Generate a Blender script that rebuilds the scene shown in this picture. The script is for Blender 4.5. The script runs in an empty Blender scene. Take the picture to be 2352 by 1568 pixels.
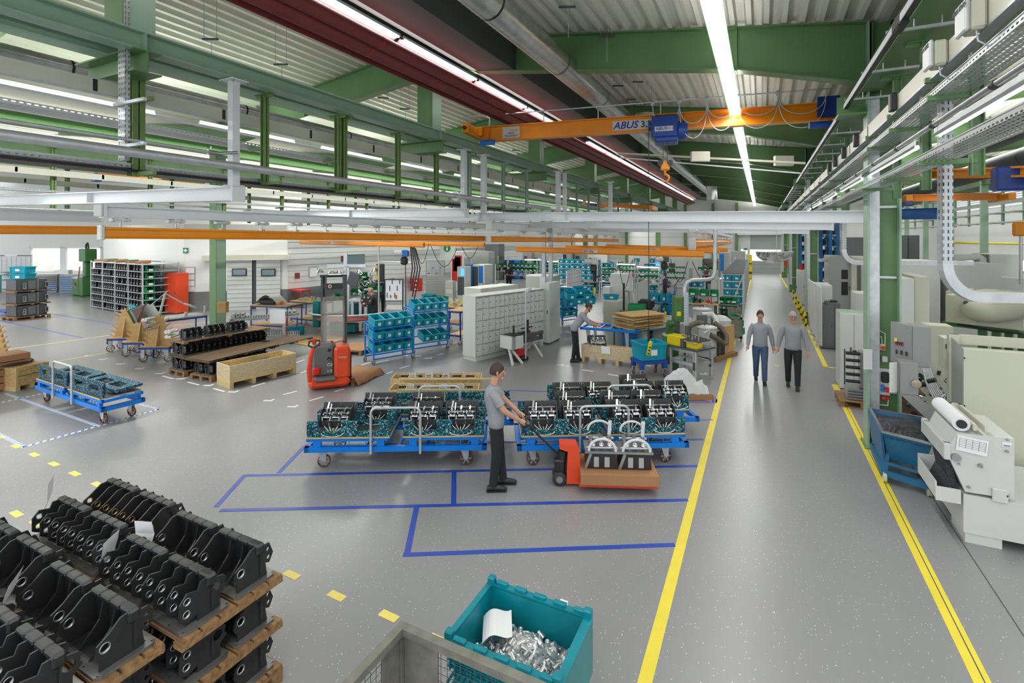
import bpy,bmesh,math,random
from math import sin,cos,tan,pi,radians as R,atan2,sqrt,hypot
from mathutils import Vector as V,Matrix,Quaternion
random.seed(7)
D = bpy.data
SC = bpy.context.scene
COL = SC.collection
F,CX,HY,H = 1150.0,1176.0,545.0,3.6      # focal length in px, centre column, horizon row, eye height
TH = math.atan(573 / F)
S_,C_ = sin(TH),cos(TH)
FW,RT = V((-S_,C_,0)),V((C_,S_,0))
cam_d = D.cameras.new('camera'); cam = D.objects.new('camera',cam_d); COL.objects.link(cam)
cam_d.sensor_width = 36; cam_d.lens = 36 * F / 2352; cam_d.shift_y = -(784 - HY) / 2352
cam_d.clip_start = .05; cam_d.clip_end = 300
cam.location = (0,0,H); cam.rotation_euler = (pi / 2,0,TH)
SC.camera = cam
wd = D.worlds.new('world'); SC.world = wd; wd.use_nodes = True
wb = wd.node_tree.nodes['Background']; wb.inputs[0].default_value = (.93,.97,1,1); wb.inputs[1].default_value = 1.3
SC.view_settings.view_transform = 'Standard'; SC.view_settings.look = 'None'
SC.view_settings.exposure = 0.42; SC.view_settings.gamma = 1.0; SC.view_settings.use_curve_mapping = False
SC.cycles.use_denoising = True; SC.cycles.max_bounces = 6; SC.cycles.diffuse_bounces = 3; SC.cycles.glossy_bounces = 3
SC.cycles.transmission_bounces = 4; SC.cycles.transparent_max_bounces = 12
SC.cycles.caustics_reflective = False; SC.cycles.caustics_refractive = False; SC.cycles.sample_clamp_indirect = 4
def lamp_row(name,x,z,y0,y1,w,power,col=(1,.99,.96)):
 l = D.lights.new(name,'AREA'); l.shape = 'RECTANGLE'; l.size = w; l.size_y = y1 - y0; l.energy = power; l.color = col
 o = D.objects.new(name,l); COL.objects.link(o); o.location = (x,(y0 + y1) / 2,z); return o
for nm,x,z,p in (('aisle',-.57,6.5,650),('nave',-6.2,7.5,500),('hall',-13,6.4,1900),('office',-21,6.3,1300),
    ('office_far',-30,6.3,1700),('machine',6.3,6.5,700),('machine_far',12,6.8,700)):
 l_ = lamp_row(nm + '_lamp_row',x,z,-4,56,.3,p)
 if nm == 'nave':l_.data.spread = R(125)
 u_ = lamp_row(nm + '_added_deck_fill',x,z + .12,-4,56,.2,p * {'nave':.15,'aisle':3.2,'machine':1.2}.get(nm,.6)); u_.rotation_euler.x = pi  # added upward fill over each row to brighten deck and girders, no fixture of its own
def W(px,py,z):
 u = (px - CX) / F * z
 p = FW * z + RT * u; p.z = H - (py - HY) / F * z
 return p
def P(px,py,h=0.0):
 return W(px,py,F * (H - h) / (py - HY))
def onX(px,py,X):
 t = (px - CX) / F; return W(px,py,X / (-S_ + t * C_))
def onY(px,py,Y):
 t = (px - CX) / F; return W(px,py,Y / (C_ + t * S_))
def depth(p):return p.x * FW.x + p.y * FW.y
def hgt(p,py):                      # height above the floor of the picture row py over the floor point p
 return H - (py - HY) / F * depth(p)
def ang(a,b):return atan2(b.y - a.y,b.x - a.x)
M = {}
def nodes(m):
 m.use_nodes = True; nt = m.node_tree; return nt,nt.nodes['Principled BSDF']
def mat(name,col,rough=.5,metal=0,var=.06,scale=3,bump=0,spec=None,coords='Object'):
 if name in M:return M[name]
 m = D.materials.new(name); nt,b = nodes(m); M[name] = m
 b.inputs['Roughness'].default_value = rough; b.inputs['Metallic'].default_value = metal
 if spec is not None:b.inputs['Specular IOR Level'].default_value = spec
 tc = nt.nodes.new('ShaderNodeTexCoord'); n = nt.nodes.new('ShaderNodeTexNoise'); n.inputs['Scale'].default_value = scale; n.inputs['Detail'].default_value = 4
 nt.links.new(tc.outputs[coords],n.inputs['Vector'])
 r = nt.nodes.new('ShaderNodeValToRGB'); r.color_ramp.elements[0].position = .3; r.color_ramp.elements[1].position = .7
 r.color_ramp.elements[0].color = [max(0,c * (1 - var)) for c in col] + [1]; r.color_ramp.elements[1].color = [min(1,c * (1 + var)) for c in col] + [1]
 nt.links.new(n.outputs['Fac'],r.inputs[0]); nt.links.new(r.outputs[0],b.inputs['Base Color'])
 if bump:
  bp = nt.nodes.new('ShaderNodeBump'); bp.inputs['Strength'].default_value = bump; nt.links.new(n.outputs['Fac'],bp.inputs['Height']); nt.links.new(bp.outputs[0],b.inputs['Normal'])
 return m
def emis(name,col,s):
 m = D.materials.new(name); nt,b = nodes(m); M[name] = m
 b.inputs['Base Color'].default_value = (*col,1); b.inputs['Emission Color'].default_value = (*col,1); b.inputs['Emission Strength'].default_value = s
 return m
def glass(name,col,rough=.1,alpha=.3):
 m = D.materials.new(name); nt,b = nodes(m); M[name] = m
 b.inputs['Base Color'].default_value = (*col,1); b.inputs['Roughness'].default_value = rough; b.inputs['Alpha'].default_value = alpha
 return m
def wood(name,c1,c2,scale=2,stretch=(1,14,14),rough=.75):
 m = D.materials.new(name); nt,b = nodes(m); M[name] = m; b.inputs['Roughness'].default_value = rough
 tc = nt.nodes.new('ShaderNodeTexCoord'); mp = nt.nodes.new('ShaderNodeMapping'); mp.inputs['Scale'].default_value = stretch
 n = nt.nodes.new('ShaderNodeTexNoise'); n.inputs['Scale'].default_value = scale; n.inputs['Detail'].default_value = 6
 r = nt.nodes.new('ShaderNodeValToRGB'); r.color_ramp.elements[0].position = .3; r.color_ramp.elements[1].position = .7
 r.color_ramp.elements[0].color = (*c1,1); r.color_ramp.elements[1].color = (*c2,1)
 L = nt.links; L.new(tc.outputs['Object'],mp.inputs[0]); L.new(mp.outputs[0],n.inputs['Vector']); L.new(n.outputs['Fac'],r.inputs[0]); L.new(r.outputs[0],b.inputs['Base Color'])
 return m
def flakes(name,cols,scale,rough=.7,stretch=(1,1,1)):
 """voronoi flakes, one of several colours per cell (strand board, recycled foam)"""
 m = D.materials.new(name); nt,b = nodes(m); M[name] = m; b.inputs['Roughness'].default_value = rough
 tc = nt.nodes.new('ShaderNodeTexCoord'); mp = nt.nodes.new('ShaderNodeMapping'); mp.inputs['Scale'].default_value = stretch
 v = nt.nodes.new('ShaderNodeTexVoronoi'); v.inputs['Scale'].default_value = scale; s = nt.nodes.new('ShaderNodeSeparateColor')
 r = nt.nodes.new('ShaderNodeValToRGB'); r.color_ramp.interpolation = 'CONSTANT'; e = r.color_ramp.elements
 while len(e) < len(cols):e.new(.5)
 for i,(p,c) in enumerate(cols):e[i].position = p; e[i].color = (*c,1)
 L = nt.links; L.new(tc.outputs['Object'],mp.inputs[0]); L.new(mp.outputs[0],v.inputs['Vector']); L.new(v.outputs['Color'],s.inputs[0]); L.new(s.outputs[0],r.inputs[0]); L.new(r.outputs[0],b.inputs['Base Color'])
 return m
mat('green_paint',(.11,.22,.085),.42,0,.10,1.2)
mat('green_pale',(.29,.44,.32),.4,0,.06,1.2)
mat('green_olive',(.14,.24,.07),.45,0,.15,2)
mat('green_machine',(.05,.17,.05),.4)
mat('deck',(.80,.80,.71),.4,0,.06,.8)
mat('deck_underlay',(.06,.045,.03),.9)
mat('galv',(.55,.58,.60),.38,.45,.10,9)
mat('galv_spiral',(.55,.57,.57),.28,.85,.15,5)
mat('alu',(.62,.64,.66),.35,.7,.05,6)
mat('white_steel',(.74,.78,.80),.35,0,.03,1)
mat('white_wall',(.74,.75,.74),.6,0,.02,.5)
mat('grey_wall',(.36,.36,.34),.7,0,.05,.6)
mat('grey_skirt',(.16,.165,.17),.5,0,.05,.6)
mat('locker',(.62,.66,.62),.45,0,.03,1)
mat('locker_line',(.16,.17,.16),.6)
mat('orange',(.80,.27,.005),.35,0,.08,1)
mat('blue_cart',(.0,.20,.72),.35,0,.05,2)
mat('blue_dark',(.01,.06,.33),.4,0,.08,2)
mat('blue_hoist',(.01,.05,.28),.35)
mat('blue_mid',(.02,.17,.55),.4); mat('blue_rack',(.02,.15,.36),.45)
mat('teal',(.0,.30,.42),.45,0,.06,5)
mat('teal_big',(.0,.21,.27),.4,0,.12,6)
mat('teal_machine',(.0,.20,.20),.45)
mat('green_bin',(.0,.22,.07),.45)
mat('red',(.55,.02,.015),.4,0,.1,3)
mat('red_orange',(.72,.07,.02),.4,0,.05,2)
mat('duct_red',(.20,.035,.035),.5,0,.1,2)
mat('trough',(.085,.095,.095),.55,0,.08,.7)
mat('dark_grey',(.07,.075,.08),.5,0,.1,3)
mat('black',(.015,.015,.017),.45)
mat('rubber',(.03,.03,.032),.7)
mat('iron',(.032,.032,.035),.42,.35,.2,8)
mat('iron_edge',(.12,.12,.125),.35,.7,.2,8)
mat('iron_base',(.19,.19,.195),.32,.6,.35,5)
mat('brass',(.55,.36,.12),.3,.9)
mat('steel',(.42,.43,.45),.3,.9,.1,5)
mat('chrome',(.8,.82,.84),.15,1,.03,5)
mat('satin',(.60,.61,.62),.3,.75,.06,20); mat('cabinet_grey',(.24,.25,.25),.45,0,.04,2)
mat('cream',(.60,.60,.50),.45,0,.03,1)
mat('cream_machine',(.56,.57,.46),.42,0,.04,.8)
mat('white_paint',(.62,.64,.62),.4,0,.03,1)
mat('machine_grey',(.38,.40,.40),.4,0,.04,1)
mat('machine_dark',(.13,.145,.15),.45,0,.05,1)
mat('yellow',(.80,.62,.0),.4,0,.05,2)
mat('tape_yellow',(.85,.70,.06),.35,0,.06,3)
mat('tape_yellow_dashed',(.88,.74,.16),.45,0,.05,3)
mat('tape_blue',(.012,.055,.38),.4,0,.05,3)
mat('tape_blue_worn',(.10,.12,.42),.45,0,.08,3)
mat('tape_white',(.85,.86,.87),.45,0,.03,3)
mat('tape_pale_yellow',(.75,.62,.25),.5,0,.05,3)
mat('tape_light_blue',(.08,.25,.65),.45)
mat('paper',(.84,.85,.88),.7,0,.02,2)
mat('ink',(.03,.03,.04),.6)
mat('ink_blue',(.01,.03,.30),.5)
mat('cardboard',(.36,.18,.085),.8,0,.06,3)
mat('skin',(.56,.30,.20),.55,0,.05,8)
mat('hair_dark',(.045,.028,.02),.7)
mat('hair_grey',(.42,.38,.35),.7)
mat('shirt_grey',(.30,.31,.34),.8,0,.05,8)
mat('sweater_grey',(.28,.30,.33),.85,0,.06,8)
mat('trousers_black',(.012,.012,.016),.8)
mat('cloth_black',(.02,.02,.022),.8)
mat('cloth_navy',(.02,.025,.07),.8)
mat('cloth_red',(.45,.02,.02),.8)
mat('jeans',(.05,.09,.17),.85,0,.15,12)
mat('chips',(.045,.045,.055),.6,.4,.8,60,1)
mat('foil',(.75,.76,.78),.5)
mat('rust_pipe',(.28,.10,.03),.6,0,.4,6)
mat('hose_brown',(.13,.10,.07),.6,0,.1,5)
mat('mirror',(.85,.87,.9),.03,1)
emis('lamp_white',(1,.99,.96),6)
emis('lamp_small',(1,.97,.9),4)
emis('daylight',(.95,.98,1),1.6)
emis('daylight_soft',(.8,.88,1),.8)
emis('screen_blue',(.1,.4,.8),.9)
glass('mesh_glass',(.75,.74,.68),.35,.28)
glass('plastic_film',(.86,.84,.72),.3,.16)
glass('plastic_bag',(.8,.84,.86),.35,.72)
glass('window_glass',(.35,.5,.55),.05,.5)
glass('hose_clear',(.8,.83,.85),.25,.8)
wood('wood_pallet',(.16,.085,.035),(.36,.21,.09))
wood('wood_old',(.055,.035,.018),(.17,.105,.05))
wood('wood_ply',(.50,.31,.12),(.64,.42,.18),1,(1,5,5))
wood('wood_box',(.55,.40,.19),(.68,.52,.27))
flakes('strand_board',[(0,(.36,.20,.08)),(.12,(.55,.36,.16)),(.4,(.62,.43,.20)),(.75,(.50,.31,.13))],38,.7,(1,2.2,1.6))
flakes('strand_pale',[(0,(.45,.29,.12)),(.08,(.66,.50,.24)),(.4,(.72,.57,.30)),(.75,(.62,.45,.21))],38,.6,(1,2.2,1.6))
flakes('foam',[(0,(.008,.016,.025)),(.34,(.01,.05,.08)),(.52,(.0,.28,.26)),(.70,(.015,.08,.26)),(.82,(.30,.55,.55)),(.92,(.0,.15,.15))],60,.8)
flakes('foam_fine',[(0,(.012,.02,.035)),(.4,(.02,.06,.10)),(.6,(.02,.18,.24)),(.75,(.12,.20,.33)),(.88,(.2,.42,.45)),(.95,(.0,.08,.10))],60,.8)
def floor_material():
 m = D.materials.new('floor_coating'); nt,b = nodes(m); M['floor'] = m; L = nt.links
 tc = nt.nodes.new('ShaderNodeTexCoord')
 v = nt.nodes.new('ShaderNodeTexVoronoi'); v.inputs['Scale'].default_value = 26; v.inputs['Randomness'].default_value = 1
 L.new(tc.outputs['Object'],v.inputs['Vector'])
 lt = nt.nodes.new('ShaderNodeMath'); lt.operation = 'LESS_THAN'; lt.inputs[1].default_value = .14; L.new(v.outputs['Distance'],lt.inputs[0])
 s = nt.nodes.new('ShaderNodeSeparateColor'); L.new(v.outputs['Color'],s.inputs[0])
 g = nt.nodes.new('ShaderNodeMath'); g.operation = 'GREATER_THAN'; g.inputs[1].default_value = .45; L.new(s.outputs[0],g.inputs[0])
 mu = nt.nodes.new('ShaderNodeMath'); mu.operation = 'MULTIPLY'; L.new(lt.outputs[0],mu.inputs[0]); L.new(g.outputs[0],mu.inputs[1])
 n = nt.nodes.new('ShaderNodeTexNoise'); n.inputs['Scale'].default_value = .6; n.inputs['Detail'].default_value = 3; L.new(tc.outputs['Object'],n.inputs['Vector'])
 r = nt.nodes.new('ShaderNodeValToRGB'); r.color_ramp.elements[0].position = .1; r.color_ramp.elements[1].position = .9
 r.color_ramp.elements[0].color = (.245,.248,.255,1); r.color_ramp.elements[1].color = (.28,.28,.29,1); L.new(n.outputs['Fac'],r.inputs[0])
 mx = nt.nodes.new('ShaderNodeMixRGB'); mx.inputs[2].default_value = (.62,.62,.63,1); L.new(mu.outputs[0],mx.inputs[0]); L.new(r.outputs[0],mx.inputs[1])
 L.new(mx.outputs[0],b.inputs['Base Color'])
 b.inputs['Roughness'].default_value = .3
 b.inputs['Specular IOR Level'].default_value = .45
floor_material()
def perforated(name,ax,base=(.50,.53,.55)):
 m = D.materials.new(name); nt,b = nodes(m); M[name] = m; L = nt.links
 b.inputs['Base Color'].default_value = (*base,1); b.inputs['Metallic'].default_value = .7; b.inputs['Roughness'].default_value = .4
 tc = nt.nodes.new('ShaderNodeTexCoord'); s = nt.nodes.new('ShaderNodeSeparateXYZ'); L.new(tc.outputs['Object'],s.inputs[0])
 def mth(op,a,v):
  n = nt.nodes.new('ShaderNodeMath'); n.operation = op
  for i,q in enumerate((a,v)):
   if isinstance(q,(int,float)):n.inputs[i].default_value = q
   else:L.new(q,n.inputs[i])
  return n.outputs[0]
 o = [i for i in range(3) if i != ax]
 u = mth('LESS_THAN',mth('FRACT',mth('MULTIPLY',s.outputs[ax],1 / .07),0),.55)
 w = mth('LESS_THAN',mth('FRACT',mth('MULTIPLY',mth('ADD',s.outputs[o[0]],s.outputs[o[1]]),1 / .045),0),.32)
 a = mth('SUBTRACT',1,mth('MULTIPLY',u,w)); L.new(a,b.inputs['Alpha']); return m
perforated('perf_y',1); perforated('perf_z',2); perforated('perf_x',0)
ID = Matrix.Identity(4)
def frame_x(p,q,up=V((0,0,1))):
 """matrix whose x axis runs p->q, z near up"""
 x = (q - p).normalized(); y = up.cross(x)
 if y.length < 1e-5:y = V((0,1,0)).cross(x)
 y.normalize(); z = x.cross(y)
 m = Matrix((x,y,z)).transposed().to_4x4(); m.translation = p; return m
class MB:
 def __init__(s):s.v = []; s.f = []; s.mi = []; s.sm = []; s.mats = []; s.cur = 0; s.T = ID.copy()
 def use(s,name):
  m = M[name]
  if m not in s.mats:s.mats.append(m)
  s.cur = s.mats.index(m); return s
 def add(s,vs,fs,smooth=False,T=None):
  T = s.T if T is None else s.T @ T
  o = len(s.v); s.v += [T @ V(p) for p in vs]
  for f in fs:s.f.append([i + o for i in f]); s.mi.append(s.cur); s.sm.append(smooth)
  return s
 def box(s,x0,x1,y0,y1,z0,z1,T=None,taper=0):
  t = taper
  vs = [(x0,y0,z0),(x1,y0,z0),(x1,y1,z0),(x0,y1,z0),(x0 + t,y0 + t,z1),(x1 - t,y0 + t,z1),(x1 - t,y1 - t,z1),(x0 + t,y1 - t,z1)]
  return s.add(vs,[(0,3,2,1),(4,5,6,7),(0,1,5,4),(1,2,6,5),(2,3,7,6),(3,0,4,7)],False,T)
 def cb(s,c,d,T=None):return s.box(c[0] - d[0] / 2,c[0] + d[0] / 2,c[1] - d[1] / 2,c[1] + d[1] / 2,c[2] - d[2] / 2,c[2] + d[2] / 2,T)
 def rbox(s,x0,x1,y0,y1,z0,z1,b=.02,T=None):
  """box with chamfered edges"""
  b = min(b,(x1 - x0) / 2.01,(y1 - y0) / 2.01,(z1 - z0) / 2.01); vs = []; key = {}
  for X,Y,Z in [(i,j,k) for i in (0,1) for j in (0,1) for k in (0,1)]:
   cx,cy,cz = (x0,x1)[X],(y0,y1)[Y],(z0,z1)[Z]; sx,sy,sz = (b,-b)[X],(b,-b)[Y],(b,-b)[Z]
   key[X,Y,Z] = len(vs); vs += [(cx,cy + sy,cz + sz),(cx + sx,cy,cz + sz),(cx + sx,cy + sy,cz)]
  fs = []
  def q(ax,val):
   o = [a for a in range(3) if a != ax]; r = []
   for a,b2 in ((0,0),(1,0),(1,1),(0,1)):
    k = [0,0,0]; k[ax] = val; k[o[0]] = a; k[o[1]] = b2; r.append(key[tuple(k)] + ax)
   return r
  for ax in range(3):
   for val in (0,1):fs.append(q(ax,val))
  for ax in range(3):
   o = [a for a in range(3) if a != ax]
   for a in (0,1):
    for b2 in (0,1):
     k0 = [0,0,0]; k0[o[0]] = a; k0[o[1]] = b2; k1 = list(k0); k1[ax] = 1
     fs.append([key[tuple(k0)] + o[0],key[tuple(k0)] + o[1],key[tuple(k1)] + o[1],key[tuple(k1)] + o[0]])
  for k in key.values():fs.append([k,k + 1,k + 2])
  return s.add(vs,fs,False,T)
 def bar(s,p,q,w,h,up=V((0,0,1))):
  p,q = V(p),V(q); m = frame_x(p,q,up); return s.box(0,(q - p).length,-w / 2,w / 2,-h / 2,h / 2,m)
 def cyl(s,p,q,r,r1=None,n=16,caps=True,smooth=True):
  p,q = V(p),V(q); r1 = r if r1 is None else r1; m = frame_x(p,q,V((0,0,1)) if abs((q - p).normalized().z) < .99 else V((0,1,0))); L = (q - p).length
  vs = [(0,r * cos(2 * pi * i / n),r * sin(2 * pi * i / n)) for i in range(n)] + [(L,r1 * cos(2 * pi * i / n),r1 * sin(2 * pi * i / n)) for i in range(n)]
  s.add(vs,[(i,(i + 1) % n,n + (i + 1) % n,n + i) for i in range(n)],smooth,m)
  if caps:s.add(vs,[list(range(n))[::-1],list(range(n,2 * n))],False,m)
  return s
 def tube(s,pts,r,n=8,closed=False,caps=True):
  pts = [V(p) for p in pts]; rs = r if isinstance(r,(list,tuple)) else [r] * len(pts); vs = []; m = len(pts); pu = None
  for i,p in enumerate(pts):
   a = pts[i - 1] if (i or closed) else p; b = pts[(i + 1) % m] if (i < m - 1 or closed) else p
   t = (b - a).normalized() if (b - a).length > 1e-9 else V((0,0,1))
   if pu is None:pu = V((0,0,1)) if abs(t.z) < .9 else V((0,1,0))
   u = pu - t * pu.dot(t)
   if u.length < 1e-4:u = V((1,0,0)) - t * t.x
   u.normalize(); w = t.cross(u); pu = u
   vs += [p + (u * cos(2 * pi * k / n) + w * sin(2 * pi * k / n)) * rs[i] for k in range(n)]
  fs = []
  for i in range(m if closed else m - 1):
   j = (i + 1) % m
   fs += [(i * n + k,i * n + (k + 1) % n,j * n + (k + 1) % n,j * n + k) for k in range(n)]
  s.add(vs,fs,True)
  if caps and not closed:s.add(vs,[list(range(n))[::-1],list(range((m - 1) * n,m * n))],False)
  return s
 def lathe(s,prof,n=20,T=None,smooth=True):
  """prof: (radius, z)"""
  vs = []; m = len(prof)
  for r,z in prof:vs += [(r * cos(2 * pi * k / n),r * sin(2 * pi * k / n),z) for k in range(n)]
  return s.add(vs,[(i * n + k,i * n + (k + 1) % n,(i + 1) * n + (k + 1) % n,(i + 1) * n + k) for i in range(m - 1) for k in range(n)],smooth,T)
 def prism(s,pts,th,T=None):
  """polygon in the xz plane, thickness th along y centred"""
  n = len(pts); vs = [(x,-th / 2,z) for x,z in pts] + [(x,th / 2,z) for x,z in pts]
  return s.add(vs,[list(range(n)),list(range(n,2 * n))[::-1]] + [(i,i + n,(i + 1) % n + n,(i + 1) % n) for i in range(n)],False,T)
 def holed(s,pts,holes,th,T=None):
  """polygon with holes in the xz plane, extruded along y; triangulated by the fill tool"""
  bm = bmesh.new(); ed = []
  for loop in [pts] + holes:
   vs = [bm.verts.new((x,-th / 2,z)) for x,z in loop]
   ed += [bm.edges.new((vs[i],vs[(i + 1) % len(vs)])) for i in range(len(vs))]
  bmesh.ops.triangle_fill(bm,use_beauty=True,edges=ed)
  g = bmesh.ops.extrude_face_region(bm,geom=bm.faces[:]); bmesh.ops.translate(bm,verts=[v for v in g['geom'] if isinstance(v,bmesh.types.BMVert)],vec=(0,th,0))
  bm.verts.index_update(); s.add([v.co.copy() for v in bm.verts],[[v.index for v in f.verts] for f in bm.faces],False,T); bm.free(); return s
 def quad(s,a,b,c,d):return s.add([a,b,c,d],[(0,1,2,3)])
 def ibeam(s,p,q,w,h,tf=.02,tw=.012,up=V((0,0,1))):
  p,q = V(p),V(q); m = frame_x(p,q,up); L = (q - p).length
  s.box(0,L,-w / 2,w / 2,h / 2 - tf,h / 2,m); s.box(0,L,-w / 2,w / 2,-h / 2,-h / 2 + tf,m); return s.box(0,L,-tw / 2,tw / 2,-h / 2 + tf,h / 2 - tf,m)
 def sphere(s,c,r,n=12,m=8,sc=(1,1,1)):
  pr = [(max(1e-4,r * sin(pi * i / m)),-r * cos(pi * i / m)) for i in range(m + 1)]
  return s.lathe(pr,n,Matrix.Translation(V(c)) @ Matrix.Diagonal((*sc,1)))
 def build(s,name,mt=None,parent=None,world=False,mod=None):
  me = D.meshes.new(name)
  if world and parent is not None:
   inv = parent.matrix_basis.inverted()
   if parent.parent is not None:inv = (parent.parent.matrix_basis @ parent.matrix_basis).inverted()
   s.v = [inv @ V(p) for p in s.v]
  me.from_pydata([tuple(p) for p in s.v],[],s.f)
  if not s.mats:s.mats = [M[mt]]
  for m in s.mats:me.materials.append(m)
  me.polygons.foreach_set('material_index',s.mi); me.polygons.foreach_set('use_smooth',s.sm)
  bm = bmesh.new(); bm.from_mesh(me); bmesh.ops.recalc_face_normals(bm,faces=bm.faces); bm.to_mesh(me); bm.free()
  o = D.objects.new(name,me); COL.objects.link(o); o.parent = parent
  return o
def mb(m=None):
 b = MB()
 if m:b.use(m)
 return b
def tag(o,label=None,cat=None,group=None,kind=None):
 if label:o['label'] = label
 if cat:o['category'] = cat
 if group:o['group'] = group
 if kind:o['kind'] = kind
 return o
def thing(name,label,cat,loc=(0,0,0),rz=0,group=None):
 o = D.objects.new(name,None); COL.objects.link(o); o.location = loc; o.rotation_euler = (0,0,rz); o.empty_display_size = .2
 o.matrix_basis = Matrix.Translation(V(loc)) @ Matrix.Rotation(rz,4,'Z')
 return tag(o,label,cat,group)
def struct(b,name,mt=None):
 return tag(b.build(name,mt),kind='structure')
def one(b,name,mt,label,cat,group=None,origin=None):
 """a thing of a single mesh, built in world coordinates, its origin moved to its base"""
 if origin is None:
  xs = [p.x for p in b.v]; ys = [p.y for p in b.v]; zs = [p.z for p in b.v]
  origin = V(((min(xs) + max(xs)) / 2,(min(ys) + max(ys)) / 2,min(zs)))
 b.v = [p - origin for p in b.v]; o = b.build(name,mt); o.location = origin; return tag(o,label,cat,group)
KIDS = {}
def copy_tree(o,loc=None,rz=None,label=None,group=None,parent=None):
 c = o.copy(); COL.objects.link(c); c.parent = parent
 if parent is None:
  l = o.location.copy() if loc is None else V(loc); z = o.rotation_euler.z if rz is None else rz
  c.location = l; c.rotation_euler = (o.rotation_euler.x,o.rotation_euler.y,z)
  if label:c['label'] = label
  if group:c['group'] = group
 for ch in list(o.children):copy_tree(ch,parent=c)
 return c
def TR(x=0,y=0,z=0,rz=0,ry=0,rx=0):
 return Matrix.Translation((x,y,z)) @ Matrix.Rotation(rz,4,'Z') @ Matrix.Rotation(ry,4,'Y') @ Matrix.Rotation(rx,4,'X')
def circ(cx,cz,r,n=12):return [(cx + r * cos(2 * pi * i / n),cz + r * sin(2 * pi * i / n)) for i in range(n)]
def text_mesh(txt,size,T,m='ink',ext=.002,name='lettering',parent=None,align='CENTER',world=False):
 c = D.curves.new('t','FONT'); c.body = txt; c.size = size; c.extrude = ext; c.align_x = align; c.align_y = 'CENTER'; c.resolution_u = 2; c.offset = size * .018
 o = D.objects.new('t',c); COL.objects.link(o); bpy.context.view_layer.update()
 me = D.meshes.new_from_object(o.evaluated_get(bpy.context.evaluated_depsgraph_get())); D.objects.remove(o); D.curves.remove(c)
 if world and parent is not None:T = parent.matrix_basis.inverted() @ T
 me.transform(T); me.materials.clear(); me.materials.append(M[m]); me.name = name
 r = D.objects.new(name,me); COL.objects.link(r); r.parent = parent; return r
# ================================================================== the hall
XR,XL = 1.85,-16.4          # column rows of the nave
RX = -7.35                    # ridge
BAY,Y0 = 6.8,3.75
ys = [Y0 + BAY * i for i in range(-1,9)]
YE = 57.2                     # end wall
def roof_z(x):                # underside line of the roof deck
 if x > XR:return 7.30 + .115 * min(x - XR,2 * 9 - (x - XR)) if x < XR + 18 else 7.30
 if x >= XL:return 8.62 - .142 * abs(x - RX)
 return 7.33 + .12 * min(XL - x,max(0,22 - (XL - x)))
b = mb('floor'); b.box(-46,30,-6,YE + .3,-.1,0); struct(b,'floor')
def deck(x0,x1,name):
 b = mb('deck'); n = int(abs(x1 - x0) / .28); sx = (x1 - x0) / n; prof = []
 for i in range(n):
  x = x0 + i * sx
  for u,d in ((0,0),(.30,0),(.42,.11),(.88,.11),(1,0)):
   if u == 1:continue
   prof.append((x + u * sx,roof_z(x + u * sx) + d))
 prof.append((x1,roof_z(x1)))
 vs = [(x,yy,z) for yy in (-5,YE) for x,z in prof]; m = len(prof)
 b.add(vs,[(i,i + 1,m + i + 1,m + i) for i in range(m - 1)])
 vs = [(x,yy,roof_z(x) + .14) for yy in (-5,YE) for x in (x0,x1)]; b.add(vs,[(0,1,3,2)]); return struct(b,name)
tag(deck(XR,RX,'ceiling_nave_right')); deck(RX,XL,'ceiling_nave_left'); deck(XR,XR + 9,'ceiling_machine_hall'); deck(XR + 9,28,'ceiling_machine_hall_far')
deck(XL,-27.4,'ceiling_office_side'); deck(-27.4,-44,'ceiling_office_far')
def girder(Y,x0,x1,dep,haunch,nm,stiff=()):
 b = mb('green_paint'); n = 8; tw = .02
 xs = [x0 + (x1 - x0) * i / n for i in range(n + 1)]
 top = [(x,roof_z(x) - .02) for x in xs]
 bot = []
 for x,z in top:
  d = dep
  if haunch and x > -.45:d += .28 * (x + .45) / 2.3
  bot.append((x,z - d))
 vs = [(x,Y + s,z) for s in (-tw / 2,tw / 2) for x,z in top + bot]; k = n + 1; m = 2 * k
 fs = []
 for i in range(n):fs += [(i,i + 1,k + i + 1,k + i),(m + i,m + k + i,m + k + i + 1,m + i + 1)]
 b.add(vs,fs)
 for line,dz in ((top,-.025),(bot,.025)):
  for i in range(n):
   a,c = line[i],line[i + 1]
   vs = [(a[0],Y - .13,a[1]),(a[0],Y + .13,a[1]),(c[0],Y + .13,c[1]),(c[0],Y - .13,c[1])]; vs += [(x,y,z + dz) for x,y,z in vs]
   b.add(vs,[(0,1,2,3),(4,7,6,5),(0,4,5,1),(2,6,7,3),(1,5,6,2),(0,3,7,4)])
 for x in stiff:
  z = roof_z(x); b.box(x - .012,x + .012,Y - .13,Y + .13,z - dep - (.05 if haunch else 0),z - .03)
 return tag(struct(b,nm),kind='structure')
for Y in ys[1:]:
 girder(Y,XR - .12,RX,.82,True,'roof_girder',(-.43,XR - .15))
 girder(Y,RX,XL,.82,False,'roof_girder',(-12,))
 girder(Y,XR + .12,20,.6,False,'roof_girder',(9,))
 girder(Y,XL,-27,.6,False,'roof_girder')
RCOL = [Y0 + BAY * i for i in (1,3,5,7)]
for Y in RCOL:
 b = mb('green_pale'); zt = roof_z(XR) - .02
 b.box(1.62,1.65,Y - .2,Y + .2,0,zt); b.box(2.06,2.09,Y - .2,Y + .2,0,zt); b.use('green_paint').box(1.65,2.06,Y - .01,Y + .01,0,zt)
 b.box(1.58,2.13,Y - .25,Y + .25,0,.02)
 b.use('galv').box(1.66,1.80,Y - .14,Y - .02,.5,6.0)
 for z in (.95,2.9,4.1):b.box(1.8,2.05,Y - .07,Y - .02,z,z + .04)
 struct(b,'column')
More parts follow.
